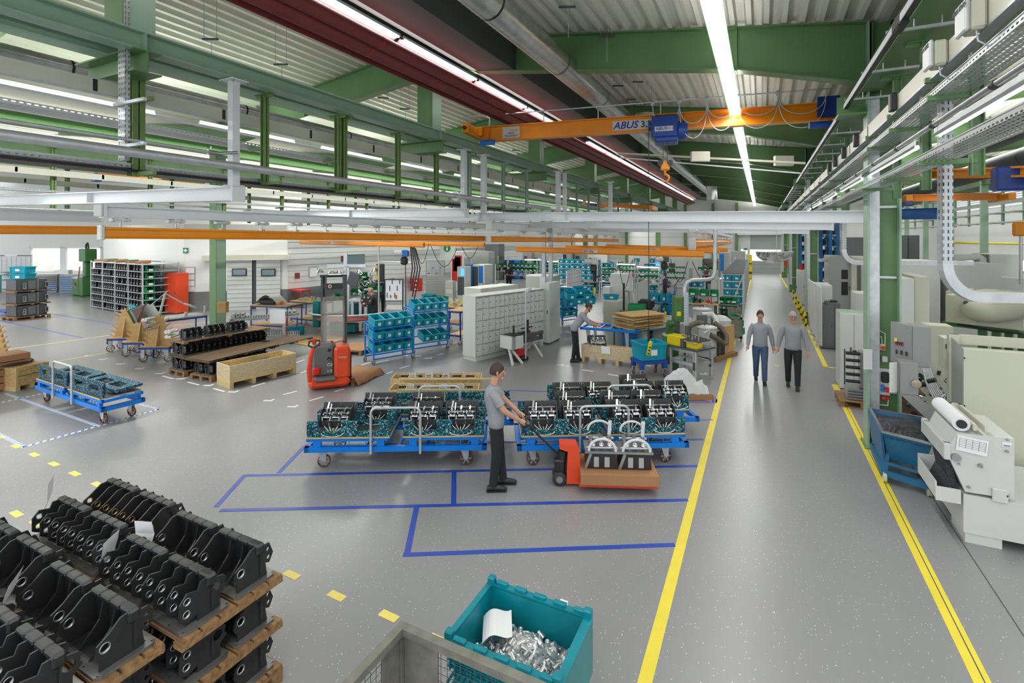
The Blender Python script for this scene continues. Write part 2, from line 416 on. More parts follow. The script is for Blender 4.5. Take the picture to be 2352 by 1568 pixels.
for px,py in ((500,757),(1022,652),(1345,628),(1512,622)):
 b = mb('green_paint'); c = P(px,py); x,Y = c.x,c.y; zt = 7.2
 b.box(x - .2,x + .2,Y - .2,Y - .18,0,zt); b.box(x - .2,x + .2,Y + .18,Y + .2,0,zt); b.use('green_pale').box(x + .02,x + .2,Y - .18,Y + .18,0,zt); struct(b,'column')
for Y in ys:
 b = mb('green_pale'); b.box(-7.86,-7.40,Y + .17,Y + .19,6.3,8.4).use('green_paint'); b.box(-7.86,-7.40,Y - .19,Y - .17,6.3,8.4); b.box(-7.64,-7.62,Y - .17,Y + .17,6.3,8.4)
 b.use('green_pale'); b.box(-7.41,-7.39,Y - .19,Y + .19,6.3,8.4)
 b.use('green_paint').ibeam((-7.2,Y,5.9),(-8.7,Y,5.9),.34,.3,.02,.015); struct(b,'column_hanger')
def beam(b,x0,x1,z0,z1,y0=-5,y1=YE - .3):
 xm = (x0 + x1) / 2; b.box(x0,x1,y0,y1,z0,z0 + .02); b.box(x0,x1,y0,y1,z1 - .02,z1); b.box(xm - .008,xm + .008,y0,y1,z0 + .02,z1 - .02)
b = mb('green_pale'); beam(b,-7.48,-7.24,6.05,6.30); b.use('cream').box(-7.39,-7.33,-5,YE - .4,6.30,6.34)
for Y in ys:b.use('green_pale').box(-7.48,-7.24,Y - .01,Y + .01,6.07,6.28)
struct(b,'beam_crane_rail_left')
b = mb('green_pale'); beam(b,-8.12,-7.86,6.05,6.30); struct(b,'beam_crane_rail_outer_left')
b = mb('green_paint'); beam(b,1.51,1.82,6.08,6.36); struct(b,'beam_crane_rail_right')
b = mb('green_paint'); b.box(2.12,2.14,-5,YE - .3,6.25,7.28); b.box(1.88,2.34,-5,YE - .3,6.22,6.25)
for Y in RCOL:b.box(1.2,1.62,Y - .2,Y + .2,5.72,5.75).box(1.2,1.62,Y - .01,Y + .01,5.75,6.08)
struct(b,'beam_eaves_right')
for xx,z in ((2.6,6.35),(XL,5.9),(XL - 3,5.9),(-13.2,6.0),(9.2,6.2),(10.4,6.2)):
 b = mb('green_paint'); beam(b,xx - .13,xx + .13,z - .17,z + .17); struct(b,'beam_crane_rail')
b = mb('white_wall'); gx0,gx1,gz = -1.05,1.75,3.9
b.box(-46,gx0 - .1,YE,YE + .2,0,8.7); b.box(gx1 + .1,28,YE,YE + .2,0,8.7); b.box(gx0 - .1,gx1 + .1,YE,YE + .2,gz,8.7)
b.use('locker_line')
for z in (1.2,2.4,3.6,4.8):b.box(-30,gx0 - 1.6,YE - .012,YE,z,z + .02)
struct(b,'wall_back')
b = mb('machine_grey'); b.box(gx0,gx1,YE - .02,YE + .05,0,1.2)
for z in (.4,.8):b.use('locker_line').box(gx0,gx1,YE - .03,YE - .02,z,z + .02)
b.use('daylight').box(gx0,gx1,YE - .01,YE + .04,1.2,1.78).box(gx0,gx1,YE - .01,YE + .04,1.84,2.35)
b.use('machine_grey').box(gx0,gx1,YE - .02,YE + .05,2.35,gz).box(gx0,gx1,YE - .03,YE + .05,1.78,1.84)
b.use('white_steel').box(gx0 - .12,gx0,YE - .06,YE + .1,0,gz).box(gx1,gx1 + .12,YE - .06,YE + .1,0,gz); b.box(gx0 - 1.2,gx1 + .3,YE - .5,YE,gz - .05,gz + .35)
struct(b,'door_1')
b = mb('daylight'); b.box(-1.9,-1.3,YE - .04,YE - .01,1.9,2.35); b.use('white_steel').box(-1.95,-1.25,YE - .03,YE,1.85,2.4); struct(b,'window_2')
for x in (-24,-20.5,-17.5,-13.8,-10.4,-7.4,-4.6,-2.3,2.4,3.3,7,11):
 b = mb('green_paint'); b.box(x - .13,x + .13,YE - .3,YE - .02,0,7.2); struct(b,'column_end_wall')
b = mb('white_wall'); b.box(14.5,14.7,12,YE,0,5.6).use('machine_grey').box(14.5,14.7,12,YE,7.3,8); struct(b,'wall_right')
b = mb('white_steel')
for i in range(12):b.box(14.44,14.6,12,YE,5.62 + i * .14,5.69 + i * .14)
b.use('daylight_soft').box(14.62,14.66,12,YE,5.6,7.3); struct(b,'window_3')
b = mb('daylight'); b.box(14.42,14.48,40,52,1.55,2.15).use('white_steel').box(14.44,14.5,39.9,52.1,1.45,2.25); struct(b,'window_4')
G0,G1 = P(-60,672),P(262,666)
a = ang(G0,G1); L = (G1 - G0).length; T = TR(G0.x,G0.y,0,a)
def upz(pt,py):return hgt(pt,py)
b = mb('white_wall'); b.T = T; zb,zt_ = hgt(P(160,668),624),hgt(P(160,668),567)
u0,u1 = L * .385,L * .91
b.box(-6,u0,0,.2,0,7.6); b.box(u1,L + 12,0,.2,0,7.6); b.box(u0,u1,0,.2,0,zb); b.box(u0,u1,0,.2,zt_,7.6); struct(b,'wall_left')
b = mb('white_steel'); b.T = T
for x0,x1 in ((u0,u0 + .1),(u0 + 1.75,u0 + 2.1),(u1 - .1,u1)):b.box(x0,x1,-.02,.15,zb,zt_)
b.box(u0,u1,-.02,.15,zb,zb + .09).box(u0,u1,-.02,.15,zt_ - .09,zt_); struct(b,'window_1')
b = mb('strand_pale'); M['outside'] = flakes('outside_bank',[(0,(.5,.45,.38)),(.3,(.62,.6,.52)),(.7,(.75,.73,.68))],3,.9,(1,1,3)); b = mb('outside'); b.T = T; b.box(u0 - 6,u1 + 6,4,4.3,-1,6); struct(b,'terrain_bank_outside')
sl = D.lights.new('daylight_outside','AREA'); sl.shape = 'RECTANGLE'; sl.size = 10; sl.size_y = 1.2; sl.energy = 500; so = D.objects.new('daylight_outside',sl); COL.objects.link(so); so.matrix_basis = T @ TR((u0 + u1) / 2,1.6,5.2,0,0,R(40))
def wall_run(pts,top,name,skirt=0,band=0,ribs=False,mt='white_wall'):
 b = mb(mt); n = len(pts)
 for i in range(n - 1):
  p,q = pts[i],pts[i + 1]; b.T = TR(p.x,p.y,0,ang(p,q)); l = (q - p).length
  b.use(mt).box(-.02,l + .02,0,.18,skirt,top - band)
  if skirt:b.use('grey_skirt').box(-.03,l + .03,-.012,.18,0,skirt)
  if band:b.use('grey_wall').box(-.02,l + .02,0,.18,top - band,top)
  if ribs:
   b.use('locker_line'); z = skirt + .3
   while z < top:b.box(0,l,-.006,0,z,z + .012); z += .3
 return struct(b,name)
oA,oB,oC = P(238,690),P(424,716),P(660,706)
wall_run([oA,oB,oC],4.25,'wall_office',hgt(oB,671),.35)
oD,oE = P(698,701),P(905,672)
wall_run([oC,oD,oE],4.6,'wall_office_side',hgt(oB,671),0,True)
b = mb('grey_wall'); b.add([(oA.x,oA.y,4.25),(oB.x,oB.y,4.25),(oC.x,oC.y,4.25),(oC.x - 8,oC.y + 12,4.25),(oA.x - 4,oA.y + 12,4.25)],[(0,1,2,3,4)]); struct(b,'roof_office')
oF = P(905,640)
wall_run([oE,V((oE.x + 1,YE,0))],4.6,'wall_office_far',0,0,True)
def lamp_unit():
 t = thing('ceiling_lamp','x','lamp',(0,0,0)); t2 = mb('white_steel'); t2.box(-.05,.05,0,2.9,.02,.07); t2.add([(-.05,0,.03),(-.13,0,-.03),(-.13,2.9,-.03),(-.05,2.9,.03)],[(0,1,2,3)]).add([(.05,0,.03),(.13,0,-.03),(.13,2.9,-.03),(.05,2.9,.03)],[(0,1,2,3)])
 t2.build('reflector',None,t); c = mb('lamp_white'); c.cyl((-.035,.05,-.0),(-.035,2.85,-.0),.022,n=8).cyl((.035,.05,-.0),(.035,2.85,-.0),.022,n=8); c.build('tube',None,t)
 e = mb('dark_grey'); e.cb((0,.01,.03),(.06,.05,.05)); e.cb((0,2.89,.03),(.06,.05,.05)); e.build('end_cap',None,t); return t
L0 = lamp_unit(); used = False
def lamp(x,y,z,label,group,sx=1):
 global used
 o = L0 if not used else copy_tree(L0); used = True; o.location = (x,y,z); o['label'] = label; o['group'] = group; o.scale.x = sx
for i in range(18):lamp(-.57,.8 + i * 2.92,6.62,'twin-tube ceiling lamp in the continuous glowing row above the right-hand aisle','lamps of the row above the aisle')
for i in range(18):
 if i != 5:lamp(-6.45,2.0 + i * 3.0,7.56,'twin-tube ceiling lamp in the row under the dark grey ridge trough','lamps under the ridge trough')
for i in range(12):lamp(-13,4 + i * 4.0,6.55,'twin-tube ceiling lamp in the row left of the green crane rail','lamps left of the crane rail',.5)
for i in range(12):lamp(1.66,3.9 + i * 3.6,4.69,'short-gapped lamp on the pipe beside the cable trays right of the aisle','lamps on the pipe right of the aisle',.2)
for i in range(10):lamp(11,8 + i * 4.4,6.8,'twin-tube ceiling lamp over the machine hall','lamps over the machine hall')
b = mb('trough')
Yt0,Yt1 = -4,YE - .5
tx0,tx1,tz = -6.98,-5.15,7.62
b.add([(-6.3,y,7.64) for y in (Yt0,Yt1)] + [(tx1,y,7.5) for y in (Yt0,Yt1)] + [(tx1 + .02,y,8.26) for y in (Yt0,Yt1)],[(0,1,3,2),(2,3,5,4)])
b.add([(-6.6,y,7.64) for y in (Yt0,Yt1)] + [(tx0,y,7.5) for y in (Yt0,Yt1)] + [(tx0 - .02,y,8.5) for y in (Yt0,Yt1)],[(0,1,3,2),(2,3,5,4)])
for y in range(0,56,6):b.use('dark_grey').box(-6.6,-6.3,y,y + .03,7.63,7.66)
one(b,'radiant_heater_trough',None,'long dark grey sheet trough hanging below the roof ridge around a lamp row','heater')
def spiral(x,z,r,y0,y1,name,label,m='galv_spiral',pitch=.14,ring=3.0,dark='black'):
 b = mb(m); n = 20; k = int((y1 - y0) / pitch); vs = []
 for i in range(k * 2 + 1):
  rr = r if i % 2 else r * .985
  vs += [(x + rr * cos(2 * pi * j / n),y0 + i * pitch / 2,z + rr * sin(2 * pi * j / n)) for j in range(n)]
 b.add(vs,[(i * n + j,i * n + (j + 1) % n,(i + 1) * n + (j + 1) % n,(i + 1) * n + j) for i in range(k * 2) for j in range(n)],True)
 t = thing(name,label,'duct',(x,y0,z)); b.build('duct_shell',None,t,world=True)
 c = mb(dark); y = y0 + 1
 while y < y1:c.cyl((x,y,z),(x,y + .035,z),r * 1.03,n=20,caps=False); y += ring
 c.build('clamp_ring',None,t,world=True); return t
spiral(-3.9,7.35,.27,-3,50,'ventilation_duct','shiny galvanised spiral duct running above the aisle side of the nave')
spiral(-6.17,7.13,.13,-3,54,'air_duct','upper dark red spiral duct beside the ridge trough','duct_red',dark='red')
spiral(-6.47,7.08,.165,-3,54,'air_duct','lower dark red spiral duct beside the ridge trough','duct_red',dark='red')
spiral(-9.9,6.3,.13,-3,50,'air_duct','thin pale spiral duct running left of the green crane rail','galv_spiral')
spiral(5.2,6.1,.3,2,40,'ventilation_duct','thick grey spiral duct above the right-hand machines','trough')
spiral(6.4,5.75,.3,2,40,'ventilation_duct','lower thick grey duct above the right-hand machines','trough')
b = mb('duct_red'); b.box(-6.68,-6.66,-3,54,6.9,7.22); one(b,'duct_tray',None,'dark red sheet tray below the two red ducts','duct')
# ================================================================== overhead lines, cranes, light crane system
def tray_y(x0,x1,z,y0,y1,h,label,name='cable_tray',lip=.06):
 b = mb('perf_y'); b.add([(x0,y0,z),(x1,y0,z),(x1,y1,z),(x0,y1,z)],[(0,1,2,3)])
 for x in (x0,x1):b.add([(x,y0,z),(x,y1,z),(x,y1,z + lip),(x,y0,z + lip)],[(0,1,2,3)])
 b.use('galv').box(x0 - .006,x0,y0,y1,z + lip - .008,z + lip).box(x1,x1 + .006,y0,y1,z + lip - .008,z + lip)
 return one(b,name,None,label,'cable tray')
tray_y(1.52,1.82,5.0,1.5,55,.06,'upper perforated grey cable tray above the lamp pipe right of the aisle')
tray_y(1.42,1.70,4.36,1.5,55,.06,'lower perforated grey cable tray under the lamp pipe right of the aisle')
def trunk(x0,x1,z0,z1,y0,y1,label,step=1.05,face=-1):
 t = thing('busbar_trunk',label,'busbar',(x0,y0,z0)); b = mb('cream'); b.box(x0,x1,y0,y1,z0,z1); b.build('trunk_case',None,t,world=True)
 c = mb('galv'); c.box(x0 - .004,x1 + .004,y0,y1,z0 - .02,z0); c.build('bottom_rail',None,t,world=True)
 y = y0 + .9; k = mb('black'); q = mb('rust_pipe'); f = x0 - .006 if face < 0 else x1 + .006
 while y < y1 - .5:
  k.box(min(f,x0),max(f,x1),y,y + .05,z0 + .01,z1 - .01); y += step * 1.7
 k.build('joint_cover',None,t,world=True); return t
trunk(1.50,1.58,5.18,5.36,1.5,55,'cream busbar trunking right of the aisle carrying crane switch boxes')
t = thing('pipe','long grey pipe running past the lamps right of the aisle','pipe',(1.56,1.5,4.72)); b = mb('steel'); b.cyl((1.56,1.5,4.74),(1.56,54,4.74),.03,n=10); b.build('pipe_run',None,t,world=True)
c = mb('black')
for k in range(20):c.cyl((1.56,3.4 + k * 1.5,4.74),(1.56,3.48 + k * 1.5,4.74),.036,n=10)
c.build('coupling',None,t,world=True)
t = thing('conductor_rail','white slotted conductor rail hung under the right-hand green crane rail','rail',(1.34,1,5.86))
b = mb('white_steel'); b.box(1.295,1.305,1,55,5.86,5.95).box(1.295,1.385,1,55,5.94,5.95); b.build('rail_case',None,t,world=True)
b = mb('black'); b.box(1.32,1.36,1,55,5.87,5.90); b.build('slot',None,t,world=True)
for k in range(24):
 y = 3.9 + k * 1.6; b = mb('galv'); b.box(1.29,1.98,y,y + .04,5.955,5.985); b.cyl((1.55,y + .02,5.98),(1.55,y + .02,6.08),.008,n=6).cyl((1.8,y + .02,5.98),(1.8,y + .02,6.1),.008,n=6); b.build('support_arm',None,t,world=True)
b = mb('black'); b.rbox(1.28,1.38,6.5,6.8,5.82,5.96,.02); one(b,'current_collector',None,'black current collector shoe on the white conductor rail','collector')
def switch_box(y,txt,label):
 t = thing('switch_box',label,'switch box',(1.36,y,5.12)); b = mb('cream'); b.rbox(1.39,1.495,y,y + .2,5.15,5.38,.02); b.build('box_body',None,t,world=True)
 b = mb('white_paint'); b.rbox(1.355,1.39,y - .01,y + .21,5.145,5.385,.012); b.build('lid',None,t,world=True)
 b = mb('galv'); b.tube([(1.44,y + .05,5.15),(1.45,y + .05,5.07),(1.52,y + .06,5.02)],.007,6); b.build('cable',None,t,world=True)
 if txt:text_mesh(txt,.055,Matrix.Translation((1.352,y + .1,5.34)) @ Matrix.Rotation(-pi / 2,4,'Z') @ Matrix.Rotation(pi / 2,4,'X'),'ink',.001,'lettering',t,world=True)
 return t
qy = onX(2232,60,1.40).y; switch_box(qy,'ABUS KRAN','cream switch box lettered ABUS KRAN on the busbar right of the aisle')
qy = onX(2148,145,1.40).y; switch_box(qy,'LN 0202','smaller cream switch box on the busbar, next beyond the ABUS KRAN box')
for px in (2052,1966,1938,1918,1905):
 y = onX(px,200,1.45).y; b = mb('black'); b.rbox(1.42,1.49,y,y + .13,5.16,5.38,.012).use('cream').box(1.44,1.495,y + .02,y + .11,5.17,5.37)
 one(b,'tap_off_box',None,'small black-edged tap-off box clipped to the cream busbar','switch box','tap-off boxes on the right-hand busbar')
def post(x,y,z0,z1,m='green_olive',arms=((.35,0.0),),name='hanger_post',lab='',grp='',wd=.1):
 t = thing(name,lab,'bracket',(x,y,z0),0,grp); b = mb(m); b.box(-wd / 2,-wd / 2 + .012,-wd / 2,wd / 2,0,z1 - z0).box(wd / 2 - .012,wd / 2,-wd / 2,wd / 2,0,z1 - z0).box(-wd / 2,wd / 2,-.006,.006,0,z1 - z0); b.build('post',None,t)
 b = mb(m); b.box(-.2,.2,-.06,.06,z1 - z0 - .015,z1 - z0).box(-.2,.2,-.02,.02,z1 - z0 - .06,z1 - z0 - .015); b.build('head_plate',None,t)
 for L,dz in arms:
  a,c = (0,L) if L > 0 else (L,0); b = mb(m); b.box(a,c,-.025,.025,dz,dz + .05); b.build('arm',None,t)
 return t
RPY = [onX(px,200,1.85).y for px in (2240,2124,2058)] + [14.5,16.8,19.5,22.5,26,29.5,33,37,41]
for y in RPY:post(1.86,y,4.2,6.08,'green_paint',((-.45,.12),(-.38,.76),(-.4,.94)),lab='green hanger post with arms carrying the cable trays right of the aisle',grp='hanger posts right of the aisle')
for px in (20,):pass
LP = [(608,413),(776,436),(790,436),(914,448),(1002,462),(1078,470),(1156,478),(1210,482),(1325,484),(1352,486),(1376,486),(1420,486),(1450,486),(1480,486),(1500,487),(1525,487)]
for px,py in LP:
 p = onX(px,py,-7.62); post(p.x,p.y,4.5,6.05,'green_olive' if px < 1100 and px != 1078 else 'green_pale',((.4,0),(-.45,.02),(-.4,.6)),lab='green hanger post under the left crane rail carrying pipes and trays',grp='hanger posts under the left crane rail')
p = onX(312,300,-7.75); post(p.x,p.y,4.45,6.0,'green_olive',((.45,0),(.4,1.0)),lab='thick olive hanger post with steel straps beside the perforated riser',grp=None,wd=.16)
b = mb('perf_z'); p = onX(287,150,-7.45); b.box(p.x - .08,p.x + .08,p.y - .04,p.y + .02,4.6,9.2); one(b,'cable_riser',None,'tall perforated metal cable riser rising past the left crane rail','cable tray')
b = mb('galv'); q = onX(268,182,-7.3); b.box(p.x - .1,p.x + .6,p.y - .09,p.y - .05,5.30,5.34); one(b,'steel_strap',None,'upper steel strap clamping the perforated riser to the olive post','strap'); b = mb('galv'); b.box(p.x - .1,p.x + .6,p.y - .09,p.y - .05,4.75,4.79); one(b,'steel_strap',None,'lower steel strap clamping the perforated riser to the olive post','strap')
trunk(-8.02,-7.95,5.54,5.72,-1,52,'cream busbar trunking below the outer left crane rail',face=1)
tray_y(-8.1,-7.8,5.15,-1,52,.08,'upper perforated cable tray hung under the left crane rail')
tray_y(-7.95,-7.7,4.55,-1,52,.06,'lower perforated cable tray hung under the left crane rail')
b = mb('black'); b.box(-7.98,-7.66,-1,52,4.49,4.53); one(b,'cable_duct',None,'black cable duct under the lower left cable tray','cable duct')
t = thing('compressed_air_pipe','thick galvanised pipe in front of the white hanger posts on the left','pipe',(-7.15,0,4.67)); b = mb('galv'); p1 = onX(1262,486,-7.15); b.cyl((-7.15,0,4.68),(-7.15,p1.y,4.68),.062,n=14); b.build('pipe_run',None,t,world=True)
p = onX(1048,456,-7.15); b = mb('galv'); b.cyl((-7.15,p.y - .02,4.68),(-7.15,p.y + .02,4.68),.13,n=16); b.build('flange',None,t,world=True)
t = thing('air_pipe','thin galvanised pipe with a valve above the thick pipe on the left','pipe',(-7.3,0,4.78)); b = mb('galv'); p1 = onX(500,363,-7.3); b.cyl((-7.3,0,4.86),(-7.3,p1.y,4.86),.022,n=8); b.build('pipe_run',None,t,world=True)
b = mb('steel'); b.cyl((-7.3,p1.y - .15,4.86),(-7.3,p1.y,4.86),.035,n=8).cyl((-7.3,p1.y,4.86),(-7.2,p1.y + .25,4.9),.025,n=8).cyl((-7.3,p1.y - .1,4.86),(-7.3,p1.y - .1,4.95),.012,n=6); b.build('valve',None,t,world=True)
b = mb('white_steel'); b.box(-9.45,-9.38,-1,40,5.68,5.72).box(-10.6,-10.53,-1,40,5.6,5.64); one(b,'lamp_carrier_rail',None,'pair of thin pale lamp carrier rails left of the crane rails','rail')
b = mb('cream'); b.cyl((-9.2,-1,5.88),(-9.2,40,5.88),.03,n=8); one(b,'conduit',None,'thin cream conduit beside the lamp carrier rails','conduit')
def service_row(X,y0,y1,zb,lab,n,step,s=1,pm='green_olive'):
 tray_y(X - .15,X + .15,zb + .55,y0,y1,.06,'perforated cable tray ' + lab)
 trunk(X + s * .2,X + s * .26,zb + .98,zb + 1.12,y0,y1,'cream busbar trunking ' + lab,face=-s)
 b = mb('galv'); b.cyl((X + s * .25,y0,zb + .1),(X + s * .25,y1,zb + .1),.05,n=10); one(b,'pipe',None,'galvanised pipe ' + lab,'pipe')
 for k in range(n):post(X,y0 + .7 + k * step,zb,zb + 1.75,pm,((.4 * s,.05),(-.35,.5)),lab='green hanger post ' + lab,grp='hanger posts ' + lab)
service_row(-16.4,1,44,4.2,'over the office side',18,2.3,1)
service_row(-19.4,4,44,4.2,'over the office block',12,3.1,1,'green_paint')
service_row(10.4,16,54,4.2,'over the machine hall',17,2.2,-1,'green_pale')
def riser(px,pytop,pybend,zdist,name,label,pxr,pyr,w=.1):
 p = W(px,pybend,zdist); top = hgt(p,pytop); r = .35; zb = p.z; pts = [(0,0,top - zb)]
 d = (W(pxr,pyr,zdist * .98) - p); d.z = 0; L = d.length; a = atan2(d.y,d.x)
 arc = [(r - r * cos(t),0,r - r * sin(t)) for t in [i * pi / 2 / 8 for i in range(9)]]
 t = thing(name,label,'cable tray',(p.x,p.y,0),a); b = mb('perf_z'); b.box(-w / 2,w / 2,-.04,.04,zb + r,top)
 b.build('riser',None,t); b = mb('galv')
 for i in range(8):
  a0,a1 = arc[i],arc[i + 1]; o = w / 2
  def off(q,k):
   tt = k * pi / 2 / 8; nx,nz = cos(tt),sin(tt); return (q[0] + nx * o,q[2] + nz * o),(q[0] - nx * o,q[2] - nz * o)
  A,B = off(a0,i),off(a1,i + 1)
  vs = [(A[0][0],y,zb + A[0][1]) for y in (-.04,.04)] + [(A[1][0],y,zb + A[1][1]) for y in (-.04,.04)] + [(B[0][0],y,zb + B[0][1]) for y in (-.04,.04)] + [(B[1][0],y,zb + B[1][1]) for y in (-.04,.04)]
  b.add(vs,[(0,1,5,4),(2,6,7,3),(0,4,6,2),(1,3,7,5)])
 b.build('bend',None,t); b = mb('galv'); b.box(r,L,-.04,.04,zb - w / 2,zb + w / 2); b.build('horizontal_run',None,t); return t
riser(2171,235,682,5.2,'cable_riser','nearest perforated cable riser bending right over the grey-green machine',2420,690,.1)
riser(1937,512,603,13.5,'cable_riser','perforated cable riser bending right behind the green column',2235,612,.12)
riser(1862,520,597,22,'cable_riser','perforated cable riser bending right beside the second green column',1940,600,.14)
cl,cr = W(1098,331,14.35),W(1935,267,11.6); cl.z = cr.z = 6.42
ca = ang(cl,cr); cL = (cr - cl).length
T = thing('bridge_crane','orange bridge crane lettered ABUS spanning the nave above the aisle','crane',cl,ca)
DZ = -.19; ZT = T.location.z
b = mb('orange'); b.ibeam((.15,0,.3 + DZ),(cL - .1,0,.3 + DZ),.24,.42,.025,.02); b.box(.35,.37,-.12,.12,.1 + DZ,.5 + DZ); b.build('girder',None,T)
for x,nm in ((0,'end_carriage'),(cL - .05,'end_carriage')):
 b = mb('orange'); b.rbox(x - .09,x + .09,-.95,.95,.0,.26,.02); b.box(x - .12,x + .2,-.2,.2,.05,.3); o = b.build(nm,None,T)
 for y_ in (-1.02,.95):b = mb('black'); b.cyl((x,y_,.12),(x,y_ + .07,.12),.05); b.build('buffer',None,o)
NK0 = set(T.children)
b = mb('blue_mid'); b.cyl((.3,-.35,.0),(.62,-.35,.0),.075,n=12).box(.22,.3,-.42,-.28,-.08,.08); b.build('drive_motor',None,T)
b = mb('blue_dark'); b.cyl((cL - .75,-.3,-.05),(cL - .3,-.3,-.05),.08,n=12); b.build('drive_motor',None,T)
b = mb('blue_hoist'); b.box(cL - .55,cL - .1,-.2,-.12,.15,.62); b.build('control_cabinet',None,T)
b = mb('galv'); b.cyl((-.35,-.25,.78),(cL - .3,-.25,.78),.018,n=8)
for x in (.3,1.9,3.4,5,6.6,8):b.box(x,x + .03,-.25,.1,.76,.79).box(x,x + .03,.08,.1,.5,.78)
b.build('festoon_rail',None,T)
b = mb('white_paint'); b.box(.75,1.25,-.017,-.013,.16,.47); o = b.build('sign',None,T)
text_mesh('WEITE\nTRAGKRAFT',.07,TR(1,-.019,.25,0,0,pi / 2),'ink_blue',.001,'lettering',o); b = mb('orange'); b.box(.95,1.2,-.02,-.0175,.37,.385).box(.95,1.2,-.02,-.0175,.34,.355); b.build('sign_stripe',None,o)
def along(px): # girder coordinate under picture column px
 t = (px - CX) / F; d = FW + RT * t; e = V((cos(ca),sin(ca),0)); A = Matrix(((e.x,-d.x),(e.y,-d.y))); s = A.inverted() @ V((-cl.x,-cl.y)).to_2d(); return s[0]
xa,xb,xh = along(1407),along(1492),along(1529)
b = mb('white_paint'); b.box(xa,xb + .12,-.017,-.013,.17,.42); o = b.build('sign',None,T)
text_mesh('ABUS',.26,TR(xa + .04,-.02,.29,0,0,pi / 2) @ Matrix(((1,.25,0,0),(0,1,0,0),(0,0,1,0),(0,0,0,1))),'ink_blue',.004,'lettering',o,'LEFT')
text_mesh('3,2 t',.23,TR(xb - .22,-.02,.29,0,0,pi / 2),'ink',.002,'lettering',o,'LEFT')
xh = along(1529)
for o_ in T.children:
 if o_ not in NK0:o_.location.z += DZ
hp = T.matrix_basis @ V((xh,0,DZ))
TH_ = thing('chain_hoist','blue ABUS rope hoist hanging on the crane girder with an orange hook block','hoist',hp,ca)
b = mb('blue_hoist'); b.rbox(-.34,.30,-.34,-.14,-.12,.42,.03); b.rbox(-.26,.30,-.30,.30,-.24,-.1,.03); b.build('hoist_body',None,TH_)
b = mb('blue_hoist'); b.cyl((.30,-.12,.05),(.46,-.12,.05),.24,n=18).cyl((.46,-.12,.05),(.52,-.12,.05),.17,n=18); b.cyl((-.42,-.1,.2),(-.34,-.1,.2),.12,n=14); b.build('motor',None,TH_)
b = mb('white_paint'); b.box(-.26,.18,-.346,-.341,.02,.14); o = b.build('name_plate',None,TH_)
text_mesh('ABUS',.11,TR(-.23,-.348,.08,0,0,pi / 2),'ink_blue',.002,'lettering',o,'LEFT'); text_mesh('3.2 t',.08,TR(.03,-.348,.08,0,0,pi / 2),'ink',.001,'lettering',o,'LEFT')
hz = -(381 - 311) / 1150 * 12.9
b = mb('black')
for x in (-.06,.04):b.cyl((x,-.2,-.2),(x,-.2,-.72),.008,n=6)
b.build('rope',None,TH_)
b = mb('orange'); b.rbox(-.12,.10,-.26,-.14,-.95,-.72,.03); b.use('black').cyl((-.13,-.27,-.76),(-.13,-.13,-.76),.07,n=12).cyl((.11,-.27,-.76),(.11,-.13,-.76),.07,n=12); o = b.build('hook_block',None,TH_)
b = mb('orange'); b.tube([(-.01,-.2,-.95),(-.01,-.2,-1.05)] + [(-.01 + .09 * sin(a),-.2,-1.14 + .09 * cos(a)) for a in [i * .45 for i in range(0,10)]],[.03,.03] + [.032 - .0018 * i for i in range(10)],8); b.build('hook',None,o)
pp = W(1490,300,12.6); b = mb('black'); b.cyl((pp.x,pp.y,1.25),(pp.x,pp.y,6.4),.008,n=6); pt = thing('pendant_control','yellow pendant control hanging on a long black cable from the crane','control',(pp.x,pp.y,.75)); b.build('cable',None,pt,world=True)
b = mb('black'); b.cyl((pp.x,pp.y,.98),(pp.x,pp.y,1.3),.03,n=8); b.build('sleeve',None,pt,world=True)
b = mb('yellow'); b.T = TR(pp.x + .03,pp.y,.88,-TH,R(14)); b.rbox(-.045,.045,-.03,.03,-.26,.12,.015); b.build('handset',None,pt,world=True)
b = mb('black'); b.T = TR(pp.x + .03,pp.y,.88,TH * 1,R(14));
for k in range(4):b.cb((0,-.034,-.2 + .08 * k),(.05,.012,.035))
b.build('button',None,pt,world=True)
for i,(pa,pb,dep) in enumerate(((1560,1622,.95),(1622,1688,.8),(1690,1782,.8),(1782,1890,.85),(1500,1560,.9))):
 xa,xb = along(pa),along(pb); b = mb('galv')
 for off,dd in ((0,dep),(.03,dep * .62)):b.tube([(xa + (xb - xa) * (.5 - .5 * cos(pi * k / 14)),-.28 - off,.76 - dd * sin(pi * k / 14) ** .7) for k in range(15)],.012,6)
 b.cyl((xa,-.3,.72),(xa,-.2,.8),.05,n=8); b.build('festoon_cable',None,T).location.z += DZ
def wbeam(pa,pb,w,h,label,m='white_steel',ends=(),stiff=()):
 t = thing('support_beam',label,'beam',pa,0); b = mb(m); b.ibeam(pa,pb,w,h,.016,.012); mtx = frame_x(V(pa),V(pb)); L = (V(pb) - V(pa)).length
 for s in stiff:b.box(s * L - .006,s * L + .006,-w / 2,w / 2,-h / 2,h / 2,mtx)
 b.build('beam_profile',None,t,world=True)
 for e in ends:c = mb(m); c.box(e * L - .02,e * L + .02,-w / 2 - .01,w / 2 + .01,-h / 2 - .01,h / 2 + .01,mtx); c.build('end_plate',None,t,world=True)
 return t
wbeam(W(-30,462,11.6),W(547,445,7.8),.2,.22,'white cross beam carrying the light crane tracks at the far left',ends=(1,),stiff=(.52,))
wbeam(W(236,485,6.8),W(1116,519,16.2),.12,.16,'long white crane track beam above the nearest long orange rail',ends=(0,1),stiff=(.5,))
wbeam(W(-40,492,6.8),W(232,499,8.1),.12,.16,'white crane track beam above the left orange rail')
wbeam(W(560,492,18.2),W(1071,489,13.9),.2,.24,'white cross beam between the olive posts and the end bracket in mid nave',ends=(1,),stiff=(.55,))
wbeam(W(540,502,20.5),W(1112,500,15.2),.16,.2,'lower white cross beam just behind the mid nave cross beam',ends=(1,))
